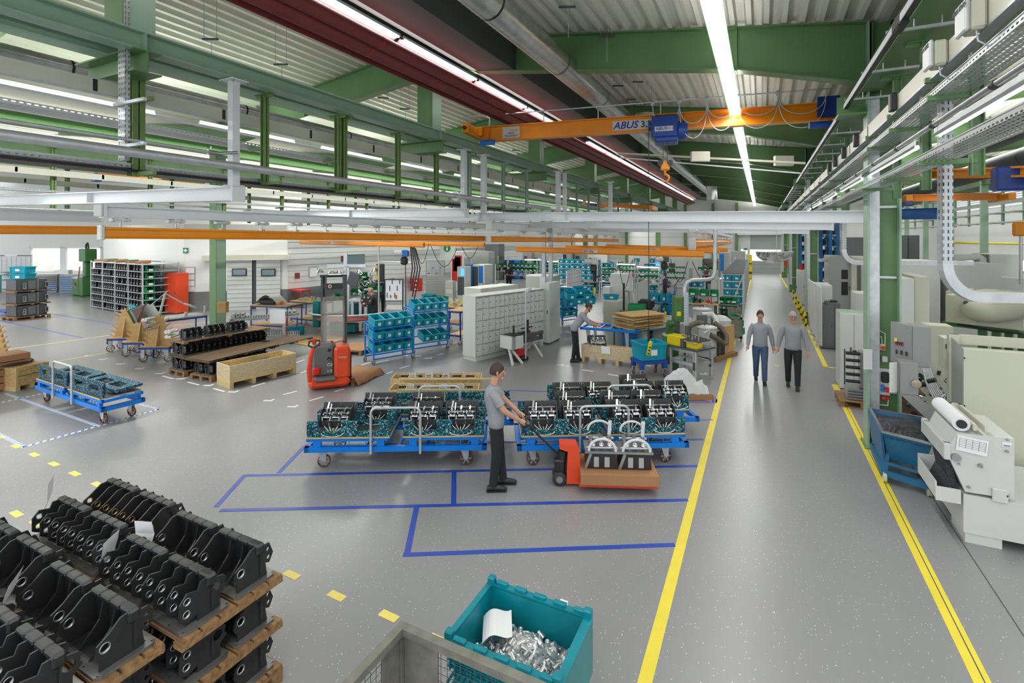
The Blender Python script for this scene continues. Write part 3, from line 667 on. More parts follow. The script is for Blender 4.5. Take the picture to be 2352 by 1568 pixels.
wbeam(W(1103,497.5,14.8),W(1992,498,9.0),.2,.225,'longest white cross beam ending at the green column right of the aisle',ends=(0,1),stiff=(.32,.05))
wbeam(W(1130,516,17.5),W(1913,518.5,11.6),.18,.2,'second white cross beam just below and behind the longest one',ends=(1,),stiff=(.25,))
wbeam(W(1300,526,22),W(1858,530,16),.18,.2,'third white cross beam behind the longest one',ends=(1,))
wbeam(W(1125,517,14.2),W(1422,537,27),.12,.24,'white crane track beam above the middle orange rail',ends=(0,),stiff=(.4,))
wbeam(W(1591,521,17),W(1682,541,36),.12,.26,'white crane track beam right above the aisle-side orange rails',ends=(0,))
for p,s in ((W(228,483,6.75),.17),(W(1123,516.5,14.1),.26),(W(1590,521,16.9),.36)):
 b = mb('white_paint'); b.T = TR(p.x,p.y,p.z,TH); b.rbox(-s * .34,s * .34,-.03,.03,-s / 2,s / 2,.01); one(b,'end_stop_box',None,{0:'white end box at the near end of the longest track beam',1:'white end box on the middle track beam',2:'white end box on the aisle-side track beam'}[0 if s < .2 else 1 if s < .3 else 2],'end stop')
for px,pt_,pb_,zz,w in ((537,180,428,7.8,.12),(1065,345,482,13.9,.13),(1111,362,489,14.8,.14),(1282,410,487,18.5,.15),(1297,412,487,19,.12),(1402,452,487,22,.15)):
 p = W(px,500,zz); z0,z1 = hgt(p,pb_),6.04; t = thing('white_hanger_post','x','bracket',(p.x,p.y,z0)); b = mb('white_steel'); b.box(-w / 2,w / 2,-w / 2,w / 2,0,z1 - z0); b.build('post',None,t)
 b = mb('white_steel'); b.box(-.16,.16,-.14,.14,z1 - z0 - .02,z1 - z0).box(-.12,.12,-.1,.1,0,.015); o = b.build('head_plate',None,t)
 b = mb('steel'); [b.cyl((x,y,z1 - z0 - .06),(x,y,z1 - z0 + .03),.014,n=6) for x in (-.14,.14) for y in (-.11,.11)]; b.build('bolt',None,o)
 t['label'] = {537:'tallest white square hanger post, nearest at the left, with a bolted head plate',1065:'white hanger post left of its twin above the end bracket',1111:'white hanger post at the left end of the longest white cross beam',1282:'white hanger post, left of a close pair further down the nave',1297:'white hanger post, right of a close pair further down the nave',1402:'farthest white hanger post down the nave'}[px]
def orail(pa,pb,h,label,cap=None,txt=None,tpx=None,w=None):
 w = w or h * .6; t = thing('crane_rail',label,'crane rail',pa,0); b = mb('orange'); m = frame_x(V(pa),V(pb)); L = (V(pb) - V(pa)).length
 pr = [(-w * .3,h / 2),(w * .3,h / 2),(w * .3,h * .3),(w * .5,h * .22),(w * .5,-h * .28),(w * .32,-h / 2),(-w * .32,-h / 2),(-w * .5,-h * .28),(-w * .5,h * .22),(-w * .3,h * .3)]
 n = len(pr); b.add([(x,y,z) for x in (0,L) for y,z in pr],[(i,(i + 1) % n,n + (i + 1) % n,n + i) for i in range(n)] + [list(range(n)),list(range(n,2 * n))],False,m); b.build('rail_profile',None,t,world=True)
 if cap:c = mb('white_paint'); c.rbox(-.05,0,-w * .6,w * .6,-h * .62,h * .62,.01,m); c.build('end_cap',None,t,world=True)
 if txt:
  c = mb('white_paint'); s = tpx; c.box(s,s + h * 2.6,-w * .5 - .006,-w * .5 - .001,-h * .22,h * .2,m); o = c.build('name_plate',None,t,world=True)
  text_mesh(txt,h * .36,o.matrix_basis @ t.matrix_basis.inverted() @ m @ TR(s + h * .1,-w * .5 - .008,-h * .02,0,0,pi / 2),'ink_blue',.002,'lettering',o,'LEFT')
 return t
orail(W(-30,527,6.95),W(232,529,8.1),.13,'short orange rail at the left edge behind the nearest long one')
orail(W(237,534.5,6.75),W(1112,547.5,15.8),.16,'nearest and longest orange light-crane rail with a white end cap',cap=True)
orail(W(1124,549,14.1),W(1420,552,27),.17,'orange light-crane rail in mid picture under the middle track beam',cap=True)
orail(W(690,556,21),W(974,562.5,15.6),.16,'short orange cross rail with name plate left of the hoist with the blue motor',txt='ABUS',tpx=2.4)
orail(W(875,557,21.5),W(1113,562,17),.15,'second short orange cross rail behind the one left of the blue hoist',txt='ABUS',tpx=1.2)
orail(W(1186,572,17.9),W(1617,584,15),.2,'front orange cross rail lettered ABUS in front of the teal racks',txt='ABUS 250kg',tpx=2.5)
orail(W(1300,568,20.5),W(1652,576,17.2),.18,'second orange cross rail lettered ABUS, behind the front one',txt='ABUS 250kg',tpx=3.4)
orail(W(1392,565,24),W(1671,573.5,20.5),.17,'third orange cross rail behind the two lettered ones',txt='ABUS',tpx=4.4)
orail(W(1590,560,17),W(1677,556,36),.34,'orange-brown rail seen almost end-on near the aisle with a green end cap',cap=True)
b = mb('galv')
TROL = None
def trolley(p,rz,s=1.0,grp='trolleys under the long track beam'):
 global TROL
 if TROL is None:
  TROL = thing('rail_trolley','small grey trolley clamped under a white track beam holding an orange rail','trolley'); b = mb('galv'); b.box(-.13,.13,-.05,.05,-.02,.02); b.cyl((-.09,-.06,0),(-.09,.06,0),.03,n=8).cyl((.09,-.06,0),(.09,.06,0),.03,n=8); b.build('carriage',None,TROL)
  b = mb('steel'); b.cyl((0,0,-.12),(0,0,-.02),.014,n=6).box(-.04,.04,-.04,.04,-.14,-.11); b.build('hanger',None,TROL); o = TROL
 else:o = copy_tree(TROL)
 o.location = p; o.rotation_euler = (0,0,rz); o.scale = (s,s,s); o['group'] = grp
A,B = W(236,485,6.8),W(1116,519,16.2)
for k in range(14):
 q = A.lerp(B,.02 + k * .07); trolley(q - V((0,0,.115)),pi / 2,.9)
A,B = W(1125,517,14.2),W(1422,537,27)
for k in range(9):
 q = A.lerp(B,.04 + k * .11); trolley(q - V((0,0,.15)),pi / 2,1.3)
A,B = W(1591,521,17),W(1682,541,36)
for k in range(8):
 q = A.lerp(B,.05 + k * .1); trolley(q - V((0,0,.16)),pi / 2,1.3)
def small_hoist(px,py,z,pyb,label,m='blue_mid'):
 p = W(px,py,z); t = thing('electric_hoist',label,'hoist',p,TH); b = mb('white_paint'); b.cyl((-.22,0,-.05),(.08,0,-.05),.09,n=12); b.build('motor',None,t); b = mb(m); b.rbox(.02,.24,-.1,.1,-.15,.06,.03); b.build('gear_box',None,t)
 b = mb('black'); b.rbox(-.02,.2,-.09,.09,-.42,-.16,.05); b.build('chain_bag',None,t); b = mb('black'); zb = hgt(p,pyb) - p.z; b.tube([(.12,0,-.1),(.14,0,zb * .5),(.12,0,zb)],.014,6); b.build('hoist_chain',None,t)
 b = mb('yellow'); b.rbox(.09,.16,-.03,.03,zb - .22,zb,.012); b.build('pendant',None,t); return t
small_hoist(922,578,16,760,'chain hoist with a blue gear box over the left assembly station')
small_hoist(1357,597,17,660,'pale chain hoist with a black chain bag before the teal racks','white_paint')
small_hoist(1520,592,18,715,'chain hoist on the front lettered rail with a black chain bag','dark_grey')
b = mb('black'); p = W(943,566,16)
for k in range(4):b.tube([(p.x + .05 * k,p.y,p.z),(p.x + .1 * k,p.y + .1,p.z - .7),(p.x + .05 * k - .03,p.y,p.z - 1.2 - .2 * k)],.02,6)
one(b,'cable_bundle',None,'bundle of black cables hanging beside the blue-motored hoist','cable')
for i,(px,py,z) in enumerate(((483,90,9.5),(645,148,11),(1303,16,9),(1392,82,10.5),(1465,188,14),(1420,197,14),(1495,186,14.5),(1450,228,16),(1185,345,20),(880,225,14),(930,250,15))):
 p = W(px,py,z); t = thing('ceiling_strut','short grey strut hung by rods below the ribbed roof deck','bracket',p,TH,'grey struts hung below the roof deck'); b = mb('dark_grey'); b.cb((0,0,0),(.3,.04,.03)); b.build('strut',None,t)
 b = mb('galv'); [b.cyl((x,0,0),(x,0,roof_z(p.x) - p.z),.006,n=5) for x in (-.12,.12)]; b.cyl((.02,0,0),(.02,0,-.55),.006,n=5); b.build('rod',None,t)
def far_crane(pa,pb,z1,z2,h,label,hoist=None):
 A,B = W(*pa,z1),W(*pb,z2); t = thing('bridge_crane',label,'crane',A); b = mb('orange'); b.ibeam(A,B,.2,h,.03,.02); b.build('girder',None,t,world=True)
 for q in (A,B):b = mb('orange'); b.T = TR(q.x,q.y,q.z); b.rbox(-.1,.1,-.8,.8,-.16,.06,.02); b.build('end_carriage',None,t,world=True)
 if hoist is not None:q = A.lerp(B,hoist); b = mb('blue_hoist'); b.T = TR(q.x,q.y,q.z); b.rbox(-.2,.2,-.15,.1,-.28,.08,.03); b.build('hoist',None,t,world=True)
 return t
far_crane((2070,402),(2420,392),9.6,6.8,.16,'orange bridge crane right behind the green column with a dark blue hoist',.78)
far_crane((2075,455),(2300,451),18,16.5,.24,'orange bridge crane further down the machine hall under the louvred wall',.02)
far_crane((150,400),(420,408),22,19,.16,'far orange bridge crane at the left with blue hoists',.3)
far_crane((1350,470),(1500,476),30,27,.2,'far orange bridge crane behind the white hanger posts',.1)
b = mb('blue_mid'); A,B = W(2062,492,24),W(2165,490,22); b.ibeam(A,B,.4,.5); one(b,'blue_bridge_beam',None,'light blue crane girder beyond the green column','beam')
p = W(1776,578,15.8); t = thing('dome_mirror','half-dome convex mirror hanging over the aisle','mirror',p,TH); r = .56
b = mb('mirror'); n = 24; m = 8; vs = []
for i in range(m + 1):
 a = pi / 2 * i / m
 for j in range(n + 1):q = pi * j / n; vs.append((r * sin(a) * cos(q),-r * sin(a) * sin(q),-r * .62 * cos(a)))
b.add(vs,[(i * (n + 1) + j,i * (n + 1) + j + 1,(i + 1) * (n + 1) + j + 1,(i + 1) * (n + 1) + j) for i in range(m) for j in range(n)],True); b.build('dome',None,t)
b = mb('white_paint'); b.tube([(r * cos(pi * k / 20),-r * sin(pi * k / 20),0) for k in range(21)],.012,6).tube([(-r,0,0),(r,0,0)],.012,6); b.build('rim',None,t)
b = mb('galv'); b.cyl((0,-.2,-.02),(0,-.2,1.25),.01,n=5); b.build('chain',None,t)
b = mb('cream'); p,q = W(1420,352,16),W(1850,375,13); b.bar(p,q,.12,.05); one(b,'cable_duct',None,'cream cable duct crossing below the second roof girder','cable duct')
b = mb('white_steel'); b.bar(W(1425,362,16),W(1840,398,13),.1,.03); one(b,'unlit_lamp_row',None,'slim reflective lamp row crossing below the roof girder','lamp')
for px,py,l in ((1608,358,'left cream junction box on the duct below the roof girder'),(1800,368,'right cream junction box on the duct below the roof girder')):
 p = W(px,py,14); b = mb('cream'); b.T = TR(p.x,p.y,p.z,TH); b.rbox(-.26,.26,-.06,.06,-.16,.12,.01); one(b,'junction_box',None,l,'box')
b = mb('galv_spiral'); p = W(1480,262,14.5); b.cyl(p,p + V((0,0,-.35)),.27,n=20); p = W(1635,440,30); b.cyl(p + V((0,0,.3)),p + V((0,0,-.5)),.3,n=20); one(b,'duct_outlet',None,'round duct outlets branching off the shiny spiral duct','duct')
# ================================================================== floor markings
def strip(p,q,w,m,nm='floor_marking',z=.003,label=None):
 b = mb(m); a = ang(p,q); L = (q - p).length; b.T = TR(p.x,p.y,0,a); b.box(0,L,-w / 2,w / 2,.0005,z); return struct(b,nm)
struct_mark = []
strip(V((-.845,2.0,0)),V((-.845,20.5,0)),.11,'tape_yellow'); strip(V((-.845,20.5,0)),V((-.80,47,0)),.11,'tape_yellow')
strip(V((1.60,1.8,0)),V((1.60,14.5,0)),.13,'tape_yellow'); q = P(1897,843); strip(q,P(1822,682),.12,'tape_yellow'); strip(q + V((-.05,0,0)),q + V((.45,0,0)),.1,'tape_yellow'); strip(P(1808,660),P(1790,628),.11,'tape_yellow')
b = mb('dark_grey'); b.box(1.612,1.622,1.8,14,.003,.0036); struct(b,'floor_joint'); b = mb('dark_grey'); b.box(2.115,2.127,1.5,18,.0005,.002); struct(b,'floor_joint')
BL = [((700,1024),(640,1086)),((700,1022),(1615,1009)),((560,1092),(1604,1070)),((563,1090),(496,1164)),((505,1172),(1580,1148)),((1043,1082),(1042,1160)),((957,1164),(934,1276)),((926,1274),(1550,1251)),
 ((1168,896),(1645,913)),((1100,921),(1640,924)),((1500,966),(1637,964)),((1640,914),(1637,924))]
for i,(a,c) in enumerate(BL):strip(P(*a),P(*c),.07 if i < 8 else .05,'tape_blue' if i < 8 else 'tape_blue_worn',z=.0025 + i * .0002)
for a,c,w in (((-40,728),(191,776),.07),((118,720),(290,750),.06)):strip(P(*a),P(*c),w,'tape_blue_worn')
for a,c in (((20,802),(272,767)),((400,748),(520,735)),((108,834),(262,807)),((520,770),(640,748))):strip(P(*a),P(*c),.06,'tape_pale_yellow',z=.003)
dd = (P(224,1112) - P(37,1024)).normalized(); sp = (P(79,1044) - P(37,1024)).length
for c in ((-3,1003),(37,1024.6),(79,1044),(124,1065.5),(172,1087.5),(224,1112.3),(38,1180),(84,1201),(670,1320),(773,1368),(893,1414),(1008,1470)):
 p = P(*c); L = .24 if c[1] < 1300 else .2; strip(p - dd * L / 2,p + dd * L / 2,.085,'tape_yellow_dashed')
def hatch(a,c,w=.07):
 p,q = P(*a),P(*c); b = mb('tape_white'); L = (q - p).length; b.T = TR(p.x,p.y,0,ang(p,q)); b.box(0,L,-w / 2,w / 2,.0005,.002); b.use('tape_light_blue'); k = 0
 while k < L - .08:
  b.add([(k,-w / 2,.0026),(k + .045,-w / 2,.0026),(k + .085,w / 2,.0026),(k + .04,w / 2,.0026)],[(0,1,2,3)]); k += .1
 struct(b,'floor_marking')
hatch((12,903),(222,977)); hatch((-20,929),(105,902)); hatch((-10,993),(58,1027)); hatch((52,1027),(366,939)); hatch((320,928),(366,940))
WD = [((373,863),(399,870)),((431,877),(457,884)),((490,892),(516,899)),((578,888),(609,879)),((637,867),(668,859)),((679,833),(700,826)),((690,857),(712,849)),((651,906),(682,898)),((711,920),(743,911)),((769,899),(790,893)),
 ((862,833),(893,827)),((918,846),(940,840)),((1005,815),(1020,811)),((888,858),(902,853)),((1336,849),(1363,853)),((1397,859),(1425,864)),((1461,868),(1490,873)),((1547,849),(1575,856)),((1683,770),(1693,771)),((1680,778),(1688,780)),((1670,790),(1686,789)),((830,838),(850,832)),((1484,838),(1495,841)),((700,772),(720,768))]
for a,c in WD:strip(P(*a),P(*c),.06,'tape_white')
for x,y in ((202,817),(235,825),(276,836),(319,847),(366,858),(414,870),(478,885),(535,900),(617,920),(672,934),(1300,840),(1618,859),(930,816),(985,823),(1288,838),(960,818),(835,852)):
 p = P(x,y); b = mb('tape_white'); b.T = TR(p.x,p.y,0,.35); b.box(-.12,.08,-.03,.03,.0005,.0025).box(.03,.08,-.03,.12,.0005,.0026); struct(b,'floor_marking')
p = P(1785,839); b = mb('tape_yellow'); b.T = TR(p.x,p.y,0); b.box(-.06,.06,-.05,.05,.0005,.003); struct(b,'floor_marking')
p = P(1625,918); b = mb('tape_blue_worn'); b.T = TR(p.x,p.y,0); b.box(-.2,.2,-.14,.14,.0005,.003).use('paper').box(-.13,.13,-.09,.09,.003,.004); struct(b,'floor_marking')
for x,y in ((1030,797),(1130,814)):p = P(x,y); b = mb('tape_yellow'); b = mb('red_orange'); b.T = TR(p.x,p.y,0); b.box(-.07,.07,-.05,.05,.0005,.003); struct(b,'floor_marking')
# ================================================================== castings on pallets
def casting(kind):
 t = thing('casting','x','casting'); b = mb('iron_base'); X,Y = .275,.175
 b.holed([(-X + .03,-Y),(X - .03,-Y),(X,-Y + .03),(X,Y - .03),(X - .03,Y),(-X + .03,Y),(-X,Y - .03),(-X,-Y + .03)],[circ(x,z,.008,6) for x in (-.25,-.09,.09,.25) for z in (-.155,.155)],.02,Matrix.Translation((0,0,.012)) @ Matrix.Rotation(-pi / 2,4,'X') @ Matrix.Diagonal((1,1,-1,1)))
 b.use('iron').box(-.22,.22,-.12,.14,.02,.028,taper=.012); b.build('base_plate',None,t)
 b = mb('iron')
 for i in range(4):
  x0 = -.245 + i * .1225; b.rbox(x0 + .003,x0 + .1195,.02,.085,.265,.302,.01)
  b.use('iron_edge'); b.cyl((x0 + .12,.017,.285),(x0 + .12,.02,.285),.007,n=8).use('iron')
 b.rbox(.205,.252,.015,.088,.215,.30,.015); b.box(-.245,.245,.05,.062,.05,.266); b.build('top_bar',None,t)
 outer = [(-.135,.02),(-.135,.085),(-.15,.09),(-.165,.125),(-.15,.185),(-.085,.225),(-.02,.285),(.02,.29),(.085,.29),(.1,.262),(.14,.262),(.175,.17),(.14,.105),(.105,.12),(.12,.02)]
 strut = [(-.12,.02),(-.095,.02),(.01,.17),(.02,.262),(.085,.262),(.085,.03),(.07,.03),(.06,.2),(.045,.2),(.0,.12),(-.07,.02)]
 lobe = [(-.045,.02),(-.045,.075),(-.11,.05),(-.165,.085),(-.165,.20),(-.115,.255),(-.04,.235),(-.02,.285),(.085,.285),(.09,.25),(.15,.235),(.165,.215),(.155,.18),(.17,.15),(.12,.11),(.12,.02)]
 brass = [(-.15,.02),(-.13,.02),(-.10,.10),(-.165,.125),(-.175,.18),(-.12,.215),(-.03,.285),(.085,.285),(.1,.262),(.14,.262),(.175,.17),(.14,.105),(.105,.12),(.12,.02)]
 for i in range(4):
  x = -.225 + i * .15; T = Matrix.Translation((x,0,0)) @ Matrix.Rotation(pi / 2,4,'Z'); b = mb('iron'); pr,hl = outer,[circ(-.105,.155,.03),circ(.13,.215,.016,8),circ(.135,.15,.018,8)]
  if kind == 0 and i in (1,2):pr,hl = [(-.125,.02),(.1,.02),(.1,.262),(.02,.262),(.0,.16)],[]
  if kind == 1:pr,hl = lobe,[circ(-.115,.20,.024),circ(-.12,.115,.024),circ(.1,.185,.034)]
  if kind == 2:pr,hl = brass,[circ(-.125,.165,.025),circ(.13,.215,.016,8),circ(.135,.15,.018,8)]
  b.holed(pr,hl,.014,T); b.build('rib',None,t)
  if hl:
   c = mb('brass' if kind == 2 else 'steel')
   for (hx,hz,r) in (((-.105,.155,.03),) if kind == 0 else ((-.115,.20,.024),(-.12,.115,.024)) if kind == 1 else ((-.125,.165,.025),)):
    c.lathe([(r * .86,-.009),(r * 1.12,-.009),(r * 1.12,.009),(r * .86,.009),(r * .86,-.009)],14,Matrix.Translation((x,hx,hz)) @ Matrix.Rotation(pi / 2,4,'Y'))
   c.build('bore_ring',None,t)
 return t
CAST = [casting(0),casting(1),casting(2)]; CUSED = [False] * 3
def put_casting(k,x,y,z,rz,label,group=None):
 o = CAST[k] if not CUSED[k] else copy_tree(CAST[k]); CUSED[k] = True; o.location = (x,y,z); o.rotation_euler.z = rz; o['label'] = label
 if group:o['group'] = group
 elif 'group' in o:del o['group']
 return o
def flat_pallet(x0,x1,y0,y1,z,label,th=.065,rz=0,feet=False,m='wood_pallet',group=None,name='pallet',org=None):
 """deck boards along x on cross bearers; feet=True gives blocks and runners"""
 t = thing(name,label,'pallet',org or (0,0,0),rz,group); b = mb(m); n = 6; w = (y1 - y0) / n
 for i in range(n):b.box(x0,x1,y0 + i * w + .01,y0 + (i + 1) * w - .008,z - .022,z)
 b.build('deck_boards',None,t)
 for k in range(3):
  b = mb(m); x = x0 + (x1 - x0 - .1) * k / 2
  if feet:
   b.box(x,x + .1,y0,y1,z - .044,z - .022)
   for yy in (y0,(y0 + y1 - .1) / 2,y1 - .1):b.box(x,x + .1,yy,yy + .1,z - .122,z - .044)
  else:b.box(x,x + .1,y0,y1,z - th,z - .022)
  b.build('bearer',None,t)
 if feet:
  for yy in (y0,(y0 + y1 - .1) / 2,y1 - .1):b = mb(m); b.box(x0,x1,yy,yy + .1,z - .144,z - .122); b.build('runner',None,t)
 return t
LZ = (.145,.51,.875); a0 = -.05
names = {0:'black single-bored casting',1:'black double-bored casting',2:'black casting with brass-ringed bores'}
def stackpos(X1,Y1,label_area,kinds,layers,seen):
 """pallet column: right edge X1, far edge Y1; kinds (back, front)"""
 for li,z in enumerate(LZ):
  if li not in layers:continue
  flat_pallet(X1 - 1.2,X1,Y1 - .79,Y1,z,('wooden pallet under the castings, %s of the stack ' % ('bottom','middle','top')[li]) + label_area,feet=(li == 0),th=.065)
  for cx in (0,1):
   for ry in (0,1):
    if li < 2 and not seen(li,cx,ry):continue
    k = kinds[ry]; side = ('right','left')[cx]; row = ('back','front')[ry]
    lab = '%s, %s %s, %s layer, stack %s' % (names[k],side,row,('bottom','middle','top')[li],label_area)
    put_casting(k,X1 - .31 - .585 * cx,Y1 - .205 - .39 * ry,z,0,lab)
stackpos(-3.48,2.81,'nearest the blue lines',(0,1),(0,1,2),lambda l,c,r:c == 0 or r == 1)
stackpos(-4.74,2.86,'farthest back',(2,1),(0,1,2),lambda l,c,r:False)
stackpos(-3.60,1.98,'at the bottom edge',(0,1),(0,1,2),lambda l,c,r:c == 0 and l == 1)
stackpos(-4.86,2.02,'cut by the left edge',(0,1),(0,1,2),lambda l,c,r:False)
for i,(px,py,zz,rx,rz,l) in enumerate(((112,1140,5.05,75,-.5,'white sheet of paper tucked behind the back left castings'),(250,1275,4.1,70,-.9,'white sheet stuck between castings in the middle of the pile'),(330,1225,4.2,80,.4,'small white paper tip showing between brass-ringed castings'),(10,1380,3.5,60,-.6,'white paper at the left edge on the casting pile'))):
 p = W(px,py,zz); b = mb('paper'); b.T = TR(p.x,p.y,p.z,rz,0,R(rx)); s = .13 if i != 2 else .08
 b.add([(-s,-s * 1.3,0),(s,-s * 1.3,.01),(s * 1.1,0,-.01),(s,s * 1.3,.03),(-s,s * 1.3,.02),(-s,0,-.01)],[(0,1,2,5),(5,2,3,4)]); b.add([(-s,-s * 1.3,.001),(s,-s * 1.3,.011),(s * 1.1,0,-.009),(s,s * 1.3,.031),(-s,s * 1.3,.021),(-s,0,-.009)],[(0,5,2,1),(5,4,3,2)]); one(b,'paper_sheet',None,l,'paper')
# ================================================================== large teal container with chrome fittings
bx,by,bz = -1.96,2.96,.80
t = thing('large_plastic_crate','large teal plastic container filled with small metal fittings','crate',(bx,by,0)); w,d,h = .80,.60,.42
def open_box(b,w,d,h,z0,th=.012,tp=.02):
 """tapered open box; origin at its left front corner"""
 z1 = z0 + h; O = [(tp,tp),(w - tp,tp),(w - tp,d - tp),(tp,d - tp)]; U = [(0,0),(w,0),(w,d),(0,d)]
 o0 = [(x,y,z0) for x,y in O] + [(x,y,z1) for x,y in U]
 i0 = [(x + (th if x < w / 2 else -th),y + (th if y < d / 2 else -th),z0 + th) for x,y in O] + [(x + (th if x < w / 2 else -th),y + (th if y < d / 2 else -th),z1) for x,y in U]
 b.add(o0 + i0,[(3,2,1,0),(0,1,5,4),(1,2,6,5),(2,3,7,6),(3,0,4,7),(8,9,10,11),(9,8,12,13),(10,9,13,14),(11,10,14,15),(8,11,15,12),(4,5,13,12),(5,6,14,13),(6,7,15,14),(7,4,12,15)]); return b
b = mb('teal_big'); open_box(b,w,d,.40,.38,.012,.03); b.build('container_shell',None,t)
b = mb('teal_big')
for y,s in ((0,-1),(d,1)):
 b.box(-.01,w + .01,y - .012 if s > 0 else y - .045,y + .045 if s > 0 else y + .012,.785,.80)
 for k in range(5):x = .04 + k * .165; b.rbox(x,x + .10,y - .02 + s * .02,y + .02 + s * .02,.795,.825,.006)
for x,s in ((0,-1),(w,1)):
 b.box(x - .012 if s > 0 else x - .035,x + .035 if s > 0 else x + .012,-.02,d + .02,.785,.80)
for x in (-.03,w - .02):
 for y in (-.04,d - .02):b.rbox(x,x + .06,y,y + .06,.78,.85,.008)
b.build('rim',None,t)
b = mb('teal_big')
for i in range(19):b.box(.02 + i * .042,.026 + i * .042,-.045,-.012,.60,.785)
for z in (.62,.665,.71,.755):b.box(.0,w,-.045,-.02,z,z + .006)
for k in (0,1):
 for i in range(5):b.bar((w * k + (.0 if k == 0 else -.2) + i * .04,-.04,.5),(w * k + (.0 if k == 0 else -.2) + i * .04 + .06,-.04,.60),.006,.02)
for i in range(12):b.box(w,w + .03,.02 + i * .05,.026 + i * .05,.62,.785)
b.build('ribbing',None,t)
b = mb('teal_big'); b.box(w + .035,w + .05,.0,d,.40,.80); b.build('folded_lid',None,t)
b = mb('paper'); b.box(.58,.64,d + .035,d + .05,.80,.826); b.build('adhesive_label',None,t)
b = mb('dark_grey'); b.box(.05,w - .05,.05,d - .05,.2,.38); [b.cyl((x,y - .02,.1),(x,y + .02,.1),.1,n=14) for x in (.15,w - .15) for y in (.1,d - .1)]; b.build('dolly',None,t)
def fitting():
 b = mb('satin'); b.cyl((-.028,0,0),(.028,0,0),.012,n=8); b.cyl((-.028,-.018,0),(-.028,.018,0),.014,n=8); b.cyl((.028,-.018,0),(.028,.018,0),.014,n=8); b.box(-.02,.02,-.004,.004,-.014,.014)
 return b.build('metal_fitting',None)
f0 = fitting(); tag(f0,'shiny metal fitting in the heap inside the large teal container','fitting','metal fittings in the large teal container')
rnd = random.Random(3)
M['fit'] = M['chrome']; n = 0
for k in range(300):
 u,v = rnd.gauss(.44,.17),rnd.gauss(.27,.13)
 if not (.08 < u < .73 and .07 < v < .53):continue
 hh = .53 + .15 * math.exp(-((u - .44) ** 2 / .05 + (v - .26) ** 2 / .03)) + rnd.uniform(-.01,.02)
 o = f0 if n == 0 else f0.copy();
 if n:COL.objects.link(o)
 n += 1; o.location = (bx + u,by + v,hh); o.rotation_euler = (rnd.uniform(-.9,.9),rnd.uniform(-.8,.8),rnd.uniform(0,6.3)); o.scale = (1.55,) * 3
b = mb('steel'); vs = []; N = 12
for j in range(N + 1):
 for i in range(N + 1):
  u,v = .06 + .68 * i / N,.06 + .48 * j / N; vs.append((bx + u,by + v,.50 + .15 * math.exp(-((u - .44) ** 2 / .05 + (v - .26) ** 2 / .03)) + rnd.uniform(-.008,.008)))
b.add(vs,[(j * (N + 1) + i,j * (N + 1) + i + 1,(j + 1) * (N + 1) + i + 1,(j + 1) * (N + 1) + i) for j in range(N) for i in range(N)]); tag(one(b,'fitting_heap',None,'heap of small metal fittings at the bottom of the large teal container','fittings'),kind='stuff')
b = mb('paper'); n = 8; vs = []
for j in range(2):
 for i in range(n + 1):u = i / n; vs.append((.22 * u - .11,-.15 + .3 * j,.03 * sin(u * 5) + .04 * u))
b.T = TR(bx + .20,by + .33,.70,.5,-.15,-.1); b.add(vs,[(i,i + 1,n + 2 + i,n + 1 + i) for i in range(n)]); b.add([(x,y,z - .001) for x,y,z in vs],[(i,n + 1 + i,n + 2 + i,i + 1) for i in range(n)])
b.use('ink'); b.box(-.02,.03,-.05,-.02,.022,.024); one(b,'paper_note',None,'curled white delivery note lying on the metal fittings','paper')
# ================================================================== wire mesh pallet cage, bottom edge
t = thing('mesh_pallet_cage','rusty grey wire mesh pallet cage at the bottom edge of the picture','cage',(-2.18,2.70,0)); M['cage'] = mat('cage_steel',(.20,.20,.17),.6,.3,.25,8)
b = mb('cage_steel'); W_,D_ = 1.2,.8
for x in (0,W_):
 for y in (0,-D_):b.bar((x,y,.1),(x,y,.925),.05,.05,V((0,1,0)))
b.box(-.03,W_ + .03,-.03,.03,.93,.98).box(-.03,.03,-D_,-.031,.93,.98).box(W_ - .03,W_ + .03,-D_,-.031,.93,.98); b.box(-.03,W_ + .03,-.03,.03,.12,.2).box(-.03,.03,-D_,.03,.12,.2); b.build('frame',None,t)
b = mb('cage_steel'); b.box(.03,.30,-.006,.006,.2,.93); b.box(-.006,.006,-.2,-.03,.2,.93); b.build('corner_plate',None,t)
b = mb('dark_grey')
for i in range(18):x = .32 + i * .05; b.cyl((x,0,.2),(x,0,.93),.0025,n=4)
for i in range(14):z = .22 + i * .05; b.cyl((.3,0,z),(W_,0,z),.0025,n=4); b.cyl((0,-.2,z),(0,-D_,z),.0025,n=4)
for i in range(12):y = -.2 - i * .05; b.cyl((0,y,.2),(0,y,.93),.0025,n=4)
b.build('wire_mesh',None,t)
b = mb('cardboard'); b.box(.02,.03,-D_,-.32,.2,.84); one(b,'cardboard_liner',None,'brown cardboard sheet inside the wire mesh cage','cardboard').location = (-2.12,2.70 - .56,.2)
